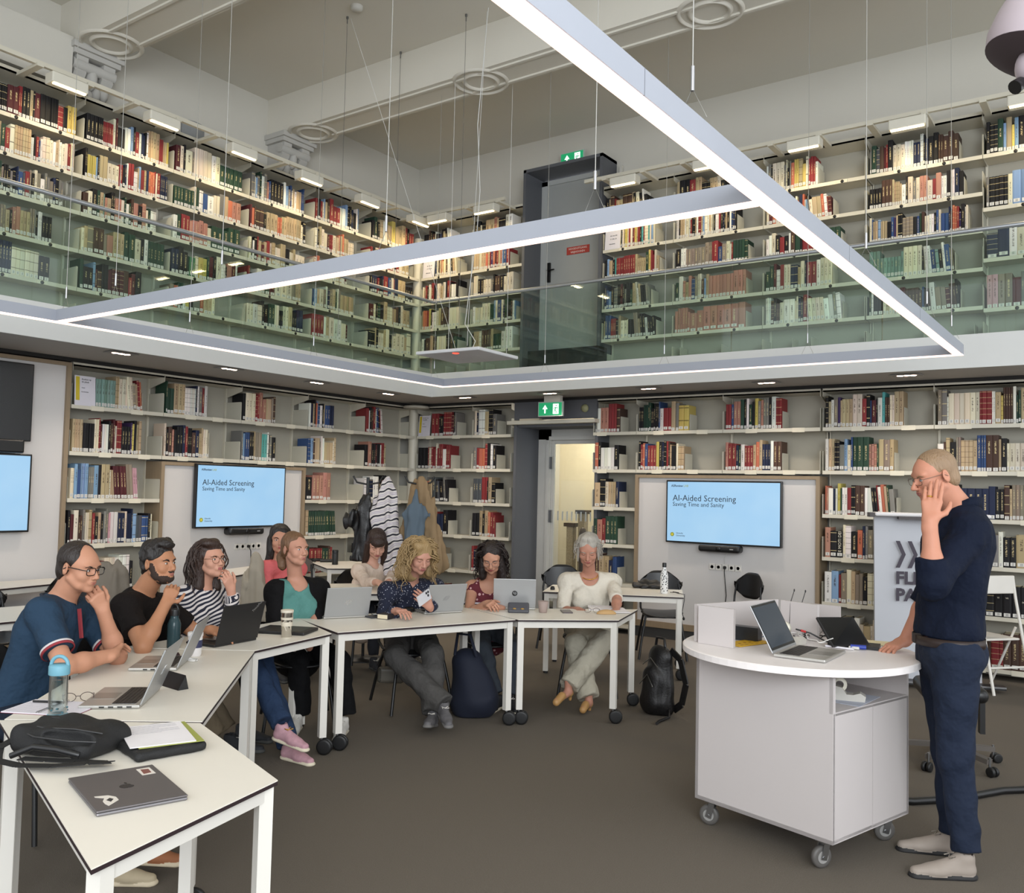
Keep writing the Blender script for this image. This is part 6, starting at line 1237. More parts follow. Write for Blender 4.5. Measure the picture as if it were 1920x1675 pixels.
def top_(t, q, mats, sleeves=(.6, .6), loose=.012, h=.009, neck=None, wr=.006, wf=22, seed=1, cuffs=None, name='shirt', bust=0, hem=None, extra=None, flare=0, belly=0, arms=True, slv=None):
    pv, nb, sL, sR = q['pv'], q['nb'], q['sL'], q['sR']; P = [pv, nb, sL, sR, q['eL'], q['eR'], q['wL'], q['wR']]; F = Field(np.min(P, 0)-.2, np.max(P, 0)+.2, h)
    torso(F, pv, 0, nb-V3(0, 0, .01), sL, sR, q['tw'], q['td'], infl=loose, fwd=q['fwd'], bust=bust, belly=belly)
    for s_, e_, w_, sl in ((sR, q['eR'], q['wR'], sleeves[0]), (sL, q['eL'], q['wL'], sleeves[1])):
        if sl <= 0: continue
        r0_, r1_, r2_ = [v+loose for v in q['ra']]; 
        if slv: r0_ += slv; r1_ += slv; r2_ += slv*.6
        if sl <= 1:
            b = s_+(e_-s_)*sl; F.cone(s_, b, r0_, r0_+(r1_-r0_)*sl+flare, .03, 0, None, '+', 1)
            if cuffs:
                u = nrm(e_-s_); rr = r0_+(r1_-r0_)*sl+flare+.002
                for z0, z1, cm in ((-.020, -.010, cuffs[0]), (-.010, .001, cuffs[1])): MB().lathe([(rr-.006, z0), (rr, z0), (rr, z1), (rr-.006, z1)], tuple(b-q['off']), 28, ax=tuple(u), cap=False).build('sleeve_trim', mats[cm], t)
        else:
            F.cone(s_, e_, r0_, r1_, .03, 0); b = e_+(w_-e_)*(sl-1); F.cone(e_, b, r1_, r1_+(r2_-r1_)*(sl-1)+flare, .02, 0, None, '+', 1)
            if cuffs: u = nrm(w_-e_); F.cone(b-u*.05, b, r1_+(r2_-r1_)*(sl-1)+.006, r1_+(r2_-r1_)*(sl-1)+.004, 0, cuffs[0], None, '+', 3)
    F.wrinkle(wr, wf, seed); F.wrinkle(wr*.35, wf*2.3, seed+3)
    if extra: extra(F)
    if neck:
        for n_ in neck: F.cone(n_[0], n_[1], n_[2], n_[3], .004, None, None, '-')
    if hem is not None: F.half(V3(0, 0, hem), (0, 0, -1))
    return F.build(name, mats, t, q['off'])
def legs(t, q, hips, knees, ankles, mat, r=(.095, .068, .05), seat=True, h=.011, hem=0, wr=.008, off=None, name='trousers', seed=2, wf=20, ztop=None, belt=None):
    P = list(hips)+list(knees)+list(ankles)+[q['pv']]; F = Field(np.min(P, 0)-.2, np.max(P, 0)+.2, h)
    hips, knees, ankles = [[V3(x) for x in z] for z in (hips, knees, ankles)]
    F.cone(hips[0], hips[1], r[0]*1.12, r[0]*1.12, .04, 0); F.cone((hips[0]+hips[1])/2, q['pv'], .12, q['tw']*.9, .04, 0, (q['fwd'], .75))
    for i in (0, 1):
        F.cone(hips[i], knees[i], r[0], r[1], .03, 0); F.cone(knees[i], knees[i]+(ankles[i]-knees[i])*.35, r[1], (r[1]+r[2])/2+.003, .02, 0); F.cone(knees[i]+(ankles[i]-knees[i])*.35, ankles[i], (r[1]+r[2])/2+.003, r[2]+hem, .03, 0, None, '+', 1)
    F.wrinkle(wr, wf, seed); F.wrinkle(wr*.4, wf*2.5, seed+5); return F.build(name, mat, t, q['off'])
def stripes(name, c1, c2, sc, rot=(0, 0, 0), dist=1.5):
    m = bpy.data.materials.new(name); m.use_nodes = True; nt = m.node_tree; N = nt.nodes; L = nt.links; tc = N.new('ShaderNodeTexCoord'); mp = N.new('ShaderNodeMapping'); mp.inputs['Rotation'].default_value = rot; L.new(tc.outputs['Object'], mp.inputs[0]); wv = N.new('ShaderNodeTexWave'); wv.inputs['Scale'].default_value = sc; wv.inputs['Distortion'].default_value = dist; wv.inputs['Detail Scale'].default_value = .6; L.new(mp.outputs[0], wv.inputs[0]); cr = N.new('ShaderNodeValToRGB'); cr.color_ramp.interpolation = 'CONSTANT'; e = cr.color_ramp.elements; e[0].color = (*lin(c1), 1); e[1].position = .5; e[1].color = (*lin(c2), 1); L.new(wv.outputs[0], cr.inputs[0]); L.new(cr.outputs[0], N['Principled BSDF'].inputs['Base Color']); N['Principled BSDF'].inputs['Roughness'].default_value = .85; return m
def dots(name, c1, c2, sc, th, c3=None):
    m = bpy.data.materials.new(name); m.use_nodes = True; nt = m.node_tree; N = nt.nodes; L = nt.links; tc = N.new('ShaderNodeTexCoord'); vo = N.new('ShaderNodeTexVoronoi'); vo.inputs['Scale'].default_value = sc; L.new(tc.outputs['Object'], vo.inputs[0]); lt = N.new('ShaderNodeMath'); lt.operation = 'LESS_THAN'; lt.inputs[1].default_value = th; L.new(vo.outputs['Distance'], lt.inputs[0]); mx = N.new('ShaderNodeMix'); mx.data_type = 'RGBA'; mx.inputs[6].default_value = (*lin(c1), 1); mx.inputs[7].default_value = (*lin(c2), 1); L.new(lt.outputs[0], mx.inputs[0]); L.new(mx.outputs[2], N['Principled BSDF'].inputs['Base Color']); N['Principled BSDF'].inputs['Roughness'].default_value = .85; return m
def collar(t, q, mat, r=.070, hgt=.045, open_=.6, tilt=.35, name='collar', th=.004, drop=.03):
    nb, f, rt_ = q['nb'], q['fwd'], q['right']; a = MB(); n = 26; vs = []
    for s in (0, 1):
        for j in range(3):
            for i in range(n+1):
                u = open_/2+(2*math.pi-open_)*i/n; cu, su = math.cos(u), math.sin(u); rr = r+(.016*(1-abs(j-1)) if j else 0)+s*th+.012*(j == 2); z = (hgt*(.9, 1.0, .30)[j])-max(0, cu)*drop*(1.0 if j < 2 else 1.5)-.01
                vs.append(tuple(nb+f*(rr*cu*.92)+rt_*rr*su+V3(0, 0, z)-q['off']))
    m_ = 3*(n+1); fs = []
    for j in range(2):
        for i in range(n): k = j*(n+1)+i; fs += [(k, k+1, k+n+2, k+n+1), (m_+k, m_+k+n+1, m_+k+n+2, m_+k+1)]
    for i in range(n): fs += [(i, m_+i, m_+i+1, i+1), (2*(n+1)+i, 2*(n+1)+i+1, m_+2*(n+1)+i+1, m_+2*(n+1)+i)]
    for i in (0, n): fs += [(i, i+n+1, m_+i+n+1, m_+i), (i+n+1, i+2*n+2, m_+i+2*n+2, m_+i+n+1)]
    a.add(vs, fs, 0, True); return a.build(name, mat, t)
Z = V3(0, 0, 1)
def vneck(q, width=.05, depth=.12, lean=.3):
    nb, f = q['nb'], q['fwd']; return [(nb+Z*.06+f*.02, nb+f*.02-Z*.005, .066, .064), (nb+f*.12+Z*.02, nb+f*(.15)-Z*depth, width, .012)]
def scoop(q, r=.085, dz=-.01, fo=.045): nb, f = q['nb'], q['fwd']; return [(nb+Z*.08+f*fo, nb+f*(fo+.02)+Z*dz, r, r*.85)]

# --- 1. man in the blue polo
sk = tone('skin_a', 'b9866c'); lp = lipm('lips_a', 'a5685a'); hm = hairmat('hair_dark', '231a16')
D0 = 4.35; hd = J(149, 1064, D0)
S_ = dict(label='seated man with glasses in a blue polo shirt, chin on hand', root=(hd[0]-.1, hd[1], 0), head=hd, face=(20, 8, 0), skin=sk, lips=lp, hairm=hm, h=.0045, pv=J(40, 1325, 4.35), nb=J(112, 1128, 4.40), torso=22, sR=J(80, 1152, 4.22), sL=J(158, 1150, 4.60), sw=.18,
          eR=J(148, 1262, 4.12), wR=J(212, 1228, 4.33), eL=J(200, 1232, 4.62), wL=J(193, 1146, 4.42))
S_['hR'] = (J(228, 1200, 4.52)-S_['wR'], V3(.5, -.85, .2), -1, (.35, .5, .4), .02, 1., .3); S_['hL'] = (J(172, 1102, 4.36)-S_['wL'], J(240, 1100, 4.0)-S_['wL'], 1, (.8, 1.25, .8), .02, 1., 1.0)
t, c, Mh, Mw, q = build_person(S_)
haircap(t, Mw, hm, [('e', (0, -.022, .040), (.081, .094, .086)), ('e', (0, -.055, -.02), (.068, .055, .07))], [('e', (0, .085, .055), (.062, .085, .095), .01), ('e', (0, .10, -.03), (.11, .095, .085)), ('e', (0, .02, -.09), (.12, .09, .07)), ('e', (.092, -.010, -.006), (.03, .026, .036)), ('e', (-.092, -.010, -.006), (.03, .026, .036))], .0045, .0015, 160, 1)
specs(t, Mw, blackm, .026, .018, .0020, rect=True)
pol = [cloth('polo_blue', '263a4e'), M('polo_white', 'c9c4c4', .8), M('polo_red', '8e3038', .8)]
top_(t, q, pol, (.72, .72), .014, .008, vneck(q, .02, .06), .006, 20, 1, (1, 2), flare=.012, belly=.06)
collar(t, q, M('polo_navy', '1b2638', .8), .074, .05, .55); o = MB(); p0 = q['nb']+q['fwd']*.112-Z*.03-q['off']; o.bar(p0, p0-Z*.14+q['fwd']*.02, .014, .012, upv=tuple(q['right'])); o.build('placket', pol[2], t)
hipc = J(20, 1345, 4.35)
hp = [hipc+q['right']*.09, hipc-q['right']*.09]
for p_ in hp: p_[2] = .52
kn = [J(120, 1385, 4.0), J(165, 1368, 4.15)]; ak = [V3(*atz(190, 1655, 0).xy, .12), V3(*atz(245, 1622, 0).xy, .15)]
legs(t, q, hp, kn, ak, cloth('jeans_dark', '1b2330'), (.095, .07, .055))
cream = M('sole_cream', 'c2b49a', .7); 
F1 = [atz(192, 1657, .0), atz(247, 1624, .03)]
shoe(t, V3(tuple(F1[0]))-off_ if False else Vector((F1[0].x, F1[0].y, .085))-Vector(q['off']), 35, M('shoe_cream', 'a89a80', .8), cream); shoe(t, Vector((F1[1].x, F1[1].y, .13))-Vector(q['off']), 30, M('shoe_tan', '8e5a3a', .8), cream)
# --- 2. man in the black T-shirt
sk2 = tone('skin_b', 'ae7b5c'); hm2 = hairmat('hair_black', '1b1513')
hd = J(297, 1056, 5.12)
S_ = dict(label='seated bearded man in a black T-shirt, chin on hand', root=(hd[0]-.1, hd[1], 0), head=hd, face=(16, -2, 0), skin=sk2, lips=lipm('lips_b', '9a6054'), hairm=hm2, h=.005, beard=True, beardm=M('beard', '33241c', .8, bump=.5, bs=300), pv=J(225, 1270, 5.17), nb=J(262, 1118, 5.19), torso=15,
          sR=J(236, 1138, 5.00), sL=J(305, 1138, 5.37), eR=J(287, 1208, 4.84), wR=J(310, 1134, 5.0), eL=J(350, 1170, 5.37), wL=J(395, 1182, 5.20), brow=.0028)
S_['hR'] = (J(326, 1100, 5.06)-S_['wR'], J(345, 1140, 4.4)-S_['wR'], 1, (.6, 1.0, .7), .02, 1., .2); S_['hL'] = (J(425, 1190, 5.12)-S_['wL'], V3(.1, -.2, 1), -1, (.25, .4, .3), .04, 1., .4)
t, c, Mh, Mw, q = build_person(S_)
haircap(t, Mw, hm2, [('e', (0, -.020, .050), (.083, .096, .088)), ('e', (0, .03, .105), (.060, .065, .040)), ('e', (0, -.05, -.01), (.070, .055, .07))], [('e', (0, .115, -.010), (.075, .07, .075)), ('e', (0, .06, -.07), (.12, .09, .085)), ('e', (.092, -.010, -.008), (.03, .026, .036)), ('e', (-.092, -.010, -.008), (.03, .026, .036))], .0045, .007, 85, 2, an=(1, 1, 1))
ts = cloth('tshirt_black', '15100f'); top_(t, q, [ts], (.62, .62), .014, .009, [(q['nb']+Z*.06+q['fwd']*.03, q['nb']+q['fwd']*.035+Z*.012, .062, .062)], .006, 20, 4, flare=.008)
MB().lathe([(.030, -.009), (.032, -.009), (.032, .009), (.030, .009)], tuple(q['wL']-q['off']-nrm(q['wL']-q['eL'])*.015), 20, ax=tuple(nrm(q['wL']-q['eL'])), cap=False).build('wrist_watch', black, t)
hipc = V3(q['pv']); hp = [V3(*hipc[:2], .52)+q['right']*.09, V3(*hipc[:2], .52)-q['right']*.09]
legs(t, q, hp, [J(335, 1265, 5.25), J(355, 1262, 5.5)], [J(405, 1375, 5.35), J(425, 1368, 5.5)], cloth('chino_tan', '6e6250'), (.095, .07, .062))
for p_, y_ in ((atz(430, 1408, 0), 30), (atz(452, 1388, 0), 20)): shoe(t, Vector((p_.x, p_.y, .085))-Vector(q['off']), y_, M('shoe_dark', '2b2c30', .7), M('sole_grey', '4a4a48', .7))
# --- 3. woman in the striped shirt
sk3 = tone('skin_c', 'c2907a'); hm3 = hairmat('hair_brown', '33221b')
hd = J(393, 1050, 5.77)
S_ = dict(label='seated woman with round glasses in a striped shirt, hand at mouth', root=(hd[0]-.1, hd[1], 0), head=hd, face=(4, -6, 0), fem=True, skin=sk3, lips=lipm('lips_c', 'a05a56'), hairm=hm3, h=.005, pv=J(365, 1240, 5.77), nb=J(378, 1103, 5.79), torso=0,
          sR=J(345, 1122, 5.67), sL=J(412, 1118, 5.97), eR=J(368, 1180, 5.57), wR=J(412, 1186, 5.47), eL=J(436, 1160, 5.82), wL=J(433, 1108, 5.77))
S_['hL'] = (J(422, 1070, 5.72)-S_['wL'], J(470, 1080, 5.57)-S_['wL'], 1, (.5, .8, .5), .02, .95, .5); S_['hR'] = (J(440, 1184, 5.47)-S_['wR'], V3(0, 0, 1), -1, (.3, .4, .3), .03, .95, .4)
t, c, Mh, Mw, q = build_person(S_)
haircap(t, Mw, hm3, [('e', (0, -.022, .045), (.088, .100, .092)), ('e', (.02, .03, .10), (.065, .05, .035)), ('c', (.06, -.03, .0), (.065, -.04, -.16), .04, .035), ('c', (-.06, -.03, .0), (-.065, -.035, -.17), .04, .035), ('c', (0, -.08, .0), (0, -.08, -.18), .06, .045)], [('e', (.0, .115, -.015), (.068, .08, .085)), ('e', (0, .07, -.09), (.075, .08, .08))], .006, .009, 50, 3, an=(1, 1, .5))
locks(t, Mw, hm3, lambda r: (r.choice((-1, 1))*r.uniform(1.0, 3.1), r.uniform(-.2, 1.2)), 60, .30, .0055, .010, 45, 3, .02)
specs(t, Mw, M('spec_gold', '6a4a34', .3, .7), .0255, .024, .0013)
st = stripes('striped_shirt', '1a1c2e', 'cfc8c6', 13, (0, R(80), R(20)), 2.0)
top_(t, q, [st, stripes('striped_cuff', '1a1c2e', 'cfc8c6', 22, (R(90), 0, 0), .5)], (1.9, 1.93), .016, .009, vneck(q, .03, .10), .008, 26, 5, (1,), slv=.006, bust=.05); 
collar(t, q, st, .066, .04, .9)
hipc = V3(q['pv']); hp = [V3(*hipc[:2], .52)+q['right']*.08, V3(*hipc[:2], .52)-q['right']*.08]
jb = cloth('jeans_blue', '263650'); A1, A2 = J(528, 1356, 5.32), J(540, 1396, 5.45)
legs(t, q, hp, [J(470, 1238, 5.55), J(490, 1236, 5.7)], [A1, A2], jb, (.085, .066, .055), hem=.010)
sp = M('sneaker_pink', 'b98f98', .7, var=.25, vs=40); sy = M('sole_white', 'd5cbb4', .7); ly = M('lace_yellow', 'c08f3a', .8)
shoe(t, Vector(tuple(A1-q['off']-Z*.02)), 5, sp, sy, 1.0, -8, ly); shoe(t, Vector((A2[0], A2[1], .085))-Vector(q['off']), 0, sp, sy, 1.0, 0, ly)
# --- 4. woman in pink at the back
hm4 = hairmat('hair_black2', '1c1614'); hd = J(525, 1012, 8.10)
S_ = dict(label='dark-haired seated woman in a pink shirt, half hidden', root=(hd[0], hd[1], 0), head=hd, face=(-38, 0, 0), hs=1.08, arm=(.30, .27), fem=True, skin=tone('skin_d', 'b8866e'), lips=lipm('lips_d', '9a5048'), hairm=hm4, h=.007, pv=J(515, 1190, 8.15), nb=J(522, 1055, 8.12), torso=-25, sR=J(500, 1068, 8.00), sL=J(560, 1068, 8.30),
          eR=J(497, 1120, 7.90), wR=J(545, 1150, 7.80), eL=J(575, 1120, 8.20), wL=J(550, 1155, 7.85), hR=None)
t, c, Mh, Mw, q = build_person(S_)
haircap(t, Mw, hm4, [('e', (0, -.02, .045), (.086, .098, .090)), ('c', (.065, -.01, .0), (.085, -.02, -.17), .038, .03), ('c', (-.065, -.01, .0), (-.085, -.02, -.17), .038, .03), ('c', (0, -.08, .0), (0, -.08, -.18), .07, .05)], [('e', (0, .115, -.010), (.062, .08, .082)), ('e', (0, .07, -.1), (.06, .08, .08))], .007, .008, 60, 4, an=(1, 1, .4))
pk_ = cloth('shirt_pink', 'd0686a'); top_(t, q, [pk_], (1.9, 1.9), .018, .012, vneck(q, .03, .08), .008, 24, 7, bust=.05); collar(t, q, pk_, .066, .04, .8)
hp = [V3(*q['pv'][:2], .52)+q['right']*.08, V3(*q['pv'][:2], .52)-q['right']*.08]; fk = [p_+q['fwd']*.42+Z*.04 for p_ in hp]
legs(t, q, hp, fk, [p_-Z*.44+q['fwd']*.03 for p_ in fk], M('trousers_dark', '20222a', .8), (.085, .065, .05), h=.014)
for p_ in fk: shoe(t, Vector(tuple(p_+q['fwd']*.03-q['off']))*1.0+Vector((0, 0, .085-p_[2])), -25, M('shoe_dark', '2b2c30', .7), M('sole_grey', '4a4a48', .7))
# --- 5. woman in teal top and black cardigan
hm5 = hairmat('hair_auburn', '6a4c34'); hd = J(553, 1030, 6.28)
S_ = dict(label='seated woman in a teal top and black cardigan, hair tied back', root=(hd[0], hd[1], 0), head=hd, face=(-2, -2, 0), fem=True, skin=tone('skin_e', 'b98873'), lips=lipm('lips_e', '9c605a'), hairm=hm5, h=.005, iris=irisb, pv=J(560, 1232, 6.33), nb=J(556, 1092, 6.35), torso=-38, tw=.155, td=.12, sR=J(517, 1110, 6.20), sL=J(597, 1108, 6.44), bust=.07,
          eR=J(513, 1180, 6.10), wR=J(552, 1215, 5.93), eL=J(608, 1178, 6.34), wL=J(580, 1215, 5.98), hR=None)
t, c, Mh, Mw, q = build_person(S_)
haircap(t, Mw, hm5, [('e', (0, -.020, .040), (.080, .094, .086)), ('e', (0, -.06, -.01), (.065, .06, .06)), ('c', (0, -.09, -.02), (0, -.125, -.06), .035, .042), ('c', (0, -.125, -.06), (.02, -.11, -.12), .045, .03)], [('e', (0, .105, -.005), (.068, .08, .080)), ('e', (0, .05, -.095), (.085, .09, .085)), ('e', (.092, -.008, -.01), (.03, .024, .034)), ('e', (-.092, -.008, -.01), (.03, .024, .034))], .005, .003, 120, 5, an=(1, .5, .3))
tl = cloth('top_teal', '55857f'); top_(t, q, [tl], (0, 0), .012, .009, scoop(q, .088, -.005, .04), .008, 20, 8, bust=.075, name='top')
def openf(F): 
    f, r3, nb, pv = q['fwd'], q['right'], q['nb'], q['pv']
    F.cone(nb+f*.14+Z*.05, pv+f*.30-Z*.1, .085, .17, .01, None, None, '-'); F.cone(nb+f*.06+Z*.1, nb+f*.10-Z*.05, .075, .085, .01, None, None, '-')
top_(t, q, [cloth('cardigan_black', '0d0c0e')], (1.95, 1.95), .022, .010, None, .009, 22, 9, bust=.06, name='cardigan', extra=openf)
hp = [V3(*q['pv'][:2], .52)+q['right']*.09, V3(*q['pv'][:2], .52)-q['right']*.09]; A1, A2 = J(562, 1338, 6.18), J(648, 1340, 6.12); bkt = cloth('trousers_black', '0e0e10')
legs(t, q, hp, [J(560, 1240, 6.12), J(635, 1236, 6.15)], [A1, A2], bkt, (.09, .070, .060), hem=.016)
sw_ = M('sneaker_white', 'c9c5be', .6, var=.15, vs=30); sl_ = M('sole_pale', 'bdb3a0', .7)
for p_, y_ in ((A1, -50), (A2, -55)): shoe(t, Vector((p_[0], p_[1], .085))-Vector(q['off'])+Vector((.03, -.05, 0)), y_, sw_, sl_)
# --- 6. woman with long brown hair in cream
hm6 = hairmat('hair_chestnut', '30201a'); hd = J(706, 1020, 8.55)
S_ = dict(label='young woman with long brown hair and fringe, in cream, looking down', root=(hd[0], hd[1], 0), head=hd, face=(-35, 32, 0), hs=1.1, arm=(.30, .27), fem=True, skin=tone('skin_f', 'c89a86'), lips=lipm('lips_f', 'a86060'), hairm=hm6, h=.0065, lids=True, pv=J(680, 1180, 8.65), nb=J(696, 1060, 8.63), torso=-22, sR=J(674, 1072, 8.50), sL=J(735, 1070, 8.80),
          eR=J(672, 1112, 8.30), wR=J(708, 1092, 8.00), eL=J(745, 1105, 8.55), wL=J(728, 1092, 8.10), hR=(V3(.9, -.4, -.1), V3(0, 0, 1), -1, (.3, .5, .4), .02, .95, .4), hL=(V3(.6, -.8, -.1), V3(0, 0, 1), 1, (.3, .5, .4), .02, .95, .4))
t, c, Mh, Mw, q = build_person(S_)
haircap(t, Mw, hm6, [('e', (0, -.018, .045), (.085, .100, .090)), ('e', (0, .065, .055), (.060, .040, .045)), ('c', (.07, .0, .0), (.085, .02, -.26), .034, .026), ('c', (-.07, .0, .0), (-.085, .02, -.26), .034, .026), ('c', (0, -.07, .0), (0, -.02, -.30), .075, .055)], [('e', (0, .115, -.030), (.058, .075, .058)), ('e', (0, .09, -.12), (.06, .08, .08))], .0065, .003, 110, 6, an=(1, 1, .12))
cr_ = cloth('top_cream', 'cdbcae'); top_(t, q, [cr_], (1.75, 1.75), .013, .011, vneck(q, .04, .10), .006, 26, 10, bust=.045, name='cardigan')
hp = [V3(*q['pv'][:2], .52)+q['right']*.08, V3(*q['pv'][:2], .52)-q['right']*.08]; fk = [p_+q['fwd']*.42+Z*.04 for p_ in hp]
legs(t, q, hp, fk, [p_-Z*.44+q['fwd']*.03 for p_ in fk], M('trousers_dark', '20222a', .8), (.085, .065, .05), h=.014)
for p_ in fk: shoe(t, Vector(tuple(p_+q['fwd']*.03-q['off']))+Vector((0, 0, .085-p_[2])), -25, M('shoe_dark', '2b2c30', .7), M('sole_grey', '4a4a48', .7))
# --- 7. blonde curly woman in dotted navy blouse
hm7 = hairmat('hair_blonde', '9a8058'); hd = J(786, 1043, 6.67)
S_ = dict(label='curly blonde woman in a navy dotted blouse, holding a phone', root=(hd[0], hd[1], 0), head=hd, face=(-22, 22, 0), hs=1.05, fem=True, skin=tone('skin_g', 'ba8976'), lips=lipm('lips_g', '9c5a58'), hairm=hm7, browm=M('brow_brown', '7a5c42', .8), h=.005, pv=J(770, 1200, 6.87), nb=J(768, 1098, 6.84), torso=-30, sw=.17, tw=.15, sR=J(728, 1112, 6.67), sL=J(815, 1103, 6.97), lids=True, bust=.05,
          eR=J(710, 1165, 6.57), wR=J(742, 1146, 6.30), eL=J(838, 1150, 6.82), wL=J(805, 1138, 6.47))
S_['hR'] = (J(772, 1146, 6.12)-S_['wR'], V3(-.1, .0, 1), -1, (.35, .35, .3), .04, .98, .4); S_['hL'] = (J(790, 1122, 6.40)-S_['wL'], V3(.8, -.45, .0), 1, (.35, .55, .45), .02, .98, .5)
t, c, Mh, Mw, q = build_person(S_)
haircap(t, Mw, hm7, [('e', (0, -.020, .045), (.088, .100, .090)), ('e', (.03, .03, .095), (.05, .05, .035)), ('c', (.08, -.01, .0), (.105, .0, -.13), .036, .045), ('c', (-.08, -.01, .0), (-.105, .0, -.13), .036, .045), ('c', (0, -.08, .0), (0, -.08, -.16), .08, .075)], [('e', (0, .115, -.018), (.060, .080, .078)), ('e', (0, .08, -.1), (.058, .08, .08))], .006, .012, 50, 7, an=(1, 1, .7))
locks(t, Mw, hm7, lambda r: (r.choice((-1, 1))*r.uniform(.55, 3.1), r.uniform(-.3, 1.3)), 150, .28, .0045, .017, 60, 7, .045)
nd = dots('blouse_dotted', '141a30', 'b9bcc8', 62, .20); top_(t, q, [nd, nd], (1.93, 1.93), .018, .009, vneck(q, .035, .10), .009, 24, 11, (1,), bust=.055, name='blouse'); collar(t, q, nd, .066, .045, .8)
t2 = thing('smartphone', 'white phone held up by the curly blonde woman', 'phone', tuple(J(795, 1121, 6.36))); MB().box(-.037, .037, -.004, .004, -.075, .075).build('phone_body', M('phone_white', 'c8c8cc', .3), t2); t2.rotation_euler = (R(-25), R(70), R(70)); a = MB()
for x, z in ((-.02, .055), (-.02, .032), (.002, .045)): a.lathe([(.009, 0), (.009, .003), (0, .003)], (x, -.004, z), 14, ax=(0, -1, 0))
a.build('camera_lens', M('lens_dark', '2a2c30', .2), t2)
gt = cloth('trousers_grey', '4c4a48'); hp = [V3(*q['pv'][:2], .52)+q['right']*.09, V3(*q['pv'][:2], .52)-q['right']*.09]; A1, A2 = J(832, 1322, 6.15), J(812, 1336, 6.2)
legs(t, q, hp, [J(742, 1232, 6.45), J(812, 1228, 6.5)], [A1, A2], gt, (.10, .080, .066), hem=.010)
sg_ = M('sneaker_grey', '5c5a5c', .7, var=.3, vs=45); shoe(t, Vector(tuple(A1-q['off'])), -40, sg_, M('sole_grey2', '6a6866', .7), 1.0, -6); shoe(t, Vector(tuple(A2-q['off']))+Vector((0, 0, -.01)), -60, sg_, M('sole_grey2', '6a6866', .7), 1.0, 12)
# --- 8. woman with dark hair in burgundy
hm8 = hairmat('hair_darkbrown', '201512'); hd = J(922, 1046, 7.15)
S_ = dict(label='dark-haired woman in a burgundy flowered tank top, writing', root=(hd[0], hd[1], 0), head=hd, face=(-58, 26, 0), fem=True, skin=tone('skin_h', 'b8876f'), lips=lipm('lips_h', '8c4a48'), hairm=hm8, h=.0055, lids=True, pv=J(920, 1200, 7.30), nb=J(918, 1090, 7.30), torso=-58, sR=J(886, 1103, 7.25), sL=J(955, 1103, 7.37), bust=.045,
          eR=J(878, 1140, 7.10), wR=J(912, 1132, 6.87), eL=J(966, 1145, 7.20), wL=J(935, 1140, 6.90), hR=(V3(.8, -.5, .1), V3(.1, -.6, .8), -1, (.5, .7, .5), .02, .95, .5), hL=(V3(-.7, -.6, 0), V3(0, 0, 1), 1, (.3, .5, .4), .02, .95, .4))
t, c, Mh, Mw, q = build_person(S_)
haircap(t, Mw, hm8, [('e', (0, -.020, .042), (.083, .097, .088)), ('c', (.07, .0, .0), (.075, .035, -.15), .03, .035), ('c', (-.07, .0, .0), (-.08, .035, -.17), .03, .04), ('c', (0, -.07, .0), (0, -.06, -.18), .07, .05)], [('e', (0, .112, .000), (.062, .080, .090)), ('e', (0, .09, -.11), (.058, .08, .08))], .006, .005, 55, 8, an=(1, 1, .5))
locks(t, Mw, hm8, lambda r: (r.choice((-1, 1))*r.uniform(1.0, 3.1), r.uniform(-.2, 1.2)), 70, .30, .005, .012, 50, 8, .03)
specs(t, Mw, M('spec_silver', '9a928c', .3, .7), .0245, .023, .0011)
top_(t, q, [dots('tank_flowers', '5c1a26', 'c8a0a0', 26, .28)], (0, 0), .010, .009, scoop(q, .09, -.02, .05)+[(q['sR']+Z*.12+q['right']*.03, q['sR']-Z*.05+q['right']*.03, .075, .055), (q['sL']+Z*.12-q['right']*.03, q['sL']-Z*.05-q['right']*.03, .075, .055)], .005, 24, 12, bust=.05, name='tank_top')
hp = [V3(*q['pv'][:2], .52)+q['right']*.08, V3(*q['pv'][:2], .52)-q['right']*.08]; A1, A2 = J(934, 1300, 6.83), J(955, 1302, 6.85)
legs(t, q, hp, [J(905, 1215, 7.0), J(962, 1215, 7.0)], [A1, A2], cloth('leggings_grey', '3b4047'), (.088, .062, .042))
sk_ = M('sneaker_black', '19191b', .7)
for p_, y_ in ((A1, -75), (A2, -40)): shoe(t, Vector((p_[0], p_[1], .085))-Vector(q['off']), y_, sk_, M('sole_white', 'd5cbb4', .7))
t2 = thing('notebook', 'open black notebook under the hands of the burgundy-top woman', 'notebook', (*atz(905, 1133, .74).xy, .7415), R(20)); MB().box(-.15, .15, -.1, .1, 0, .01).build('cover', black, t2)
for s in (-1, 1): o = MB().box(-.07, .07, -.095, .095, .010, .017).build('page', paper, t2); o.location = (s*.074, 0, 0)
# --- 9. white-haired woman in white
hm9 = hairmat('hair_silver', 'a8a298'); hd = J(1103, 1031, 7.32)
S_ = dict(label='silver-haired seated woman in a white top with gold necklace', root=(hd[0], hd[1], 0), head=hd, face=(-62, 24, 0), hs=1.06, fem=True, skin=tone('skin_i', 'b07e6a'), lips=lipm('lips_i', '9a5650'), hairm=hm9, h=.005, lids=True, pv=J(1103, 1205, 7.52), nb=J(1105, 1080, 7.47), torso=-60, sw=.17, tw=.15, sR=J(1064, 1092, 7.42), sL=J(1148, 1092, 7.52), bust=.055,
          eR=J(1052, 1150, 7.27), wR=J(1082, 1144, 7.04), eL=J(1190, 1150, 7.27), wL=J(1155, 1148, 6.97))
S_['hR'] = (J(1100, 1150, 6.87)-S_['wR'], V3(-.1, 0, 1), -1, (.25, .4, .3), .06, .98, .4); S_['hL'] = (J(1130, 1150, 6.87)-S_['wL'], V3(0, 0, 1), 1, (.2, .3, .3), .03, .98, .4)
t, c, Mh, Mw, q = build_person(S_)
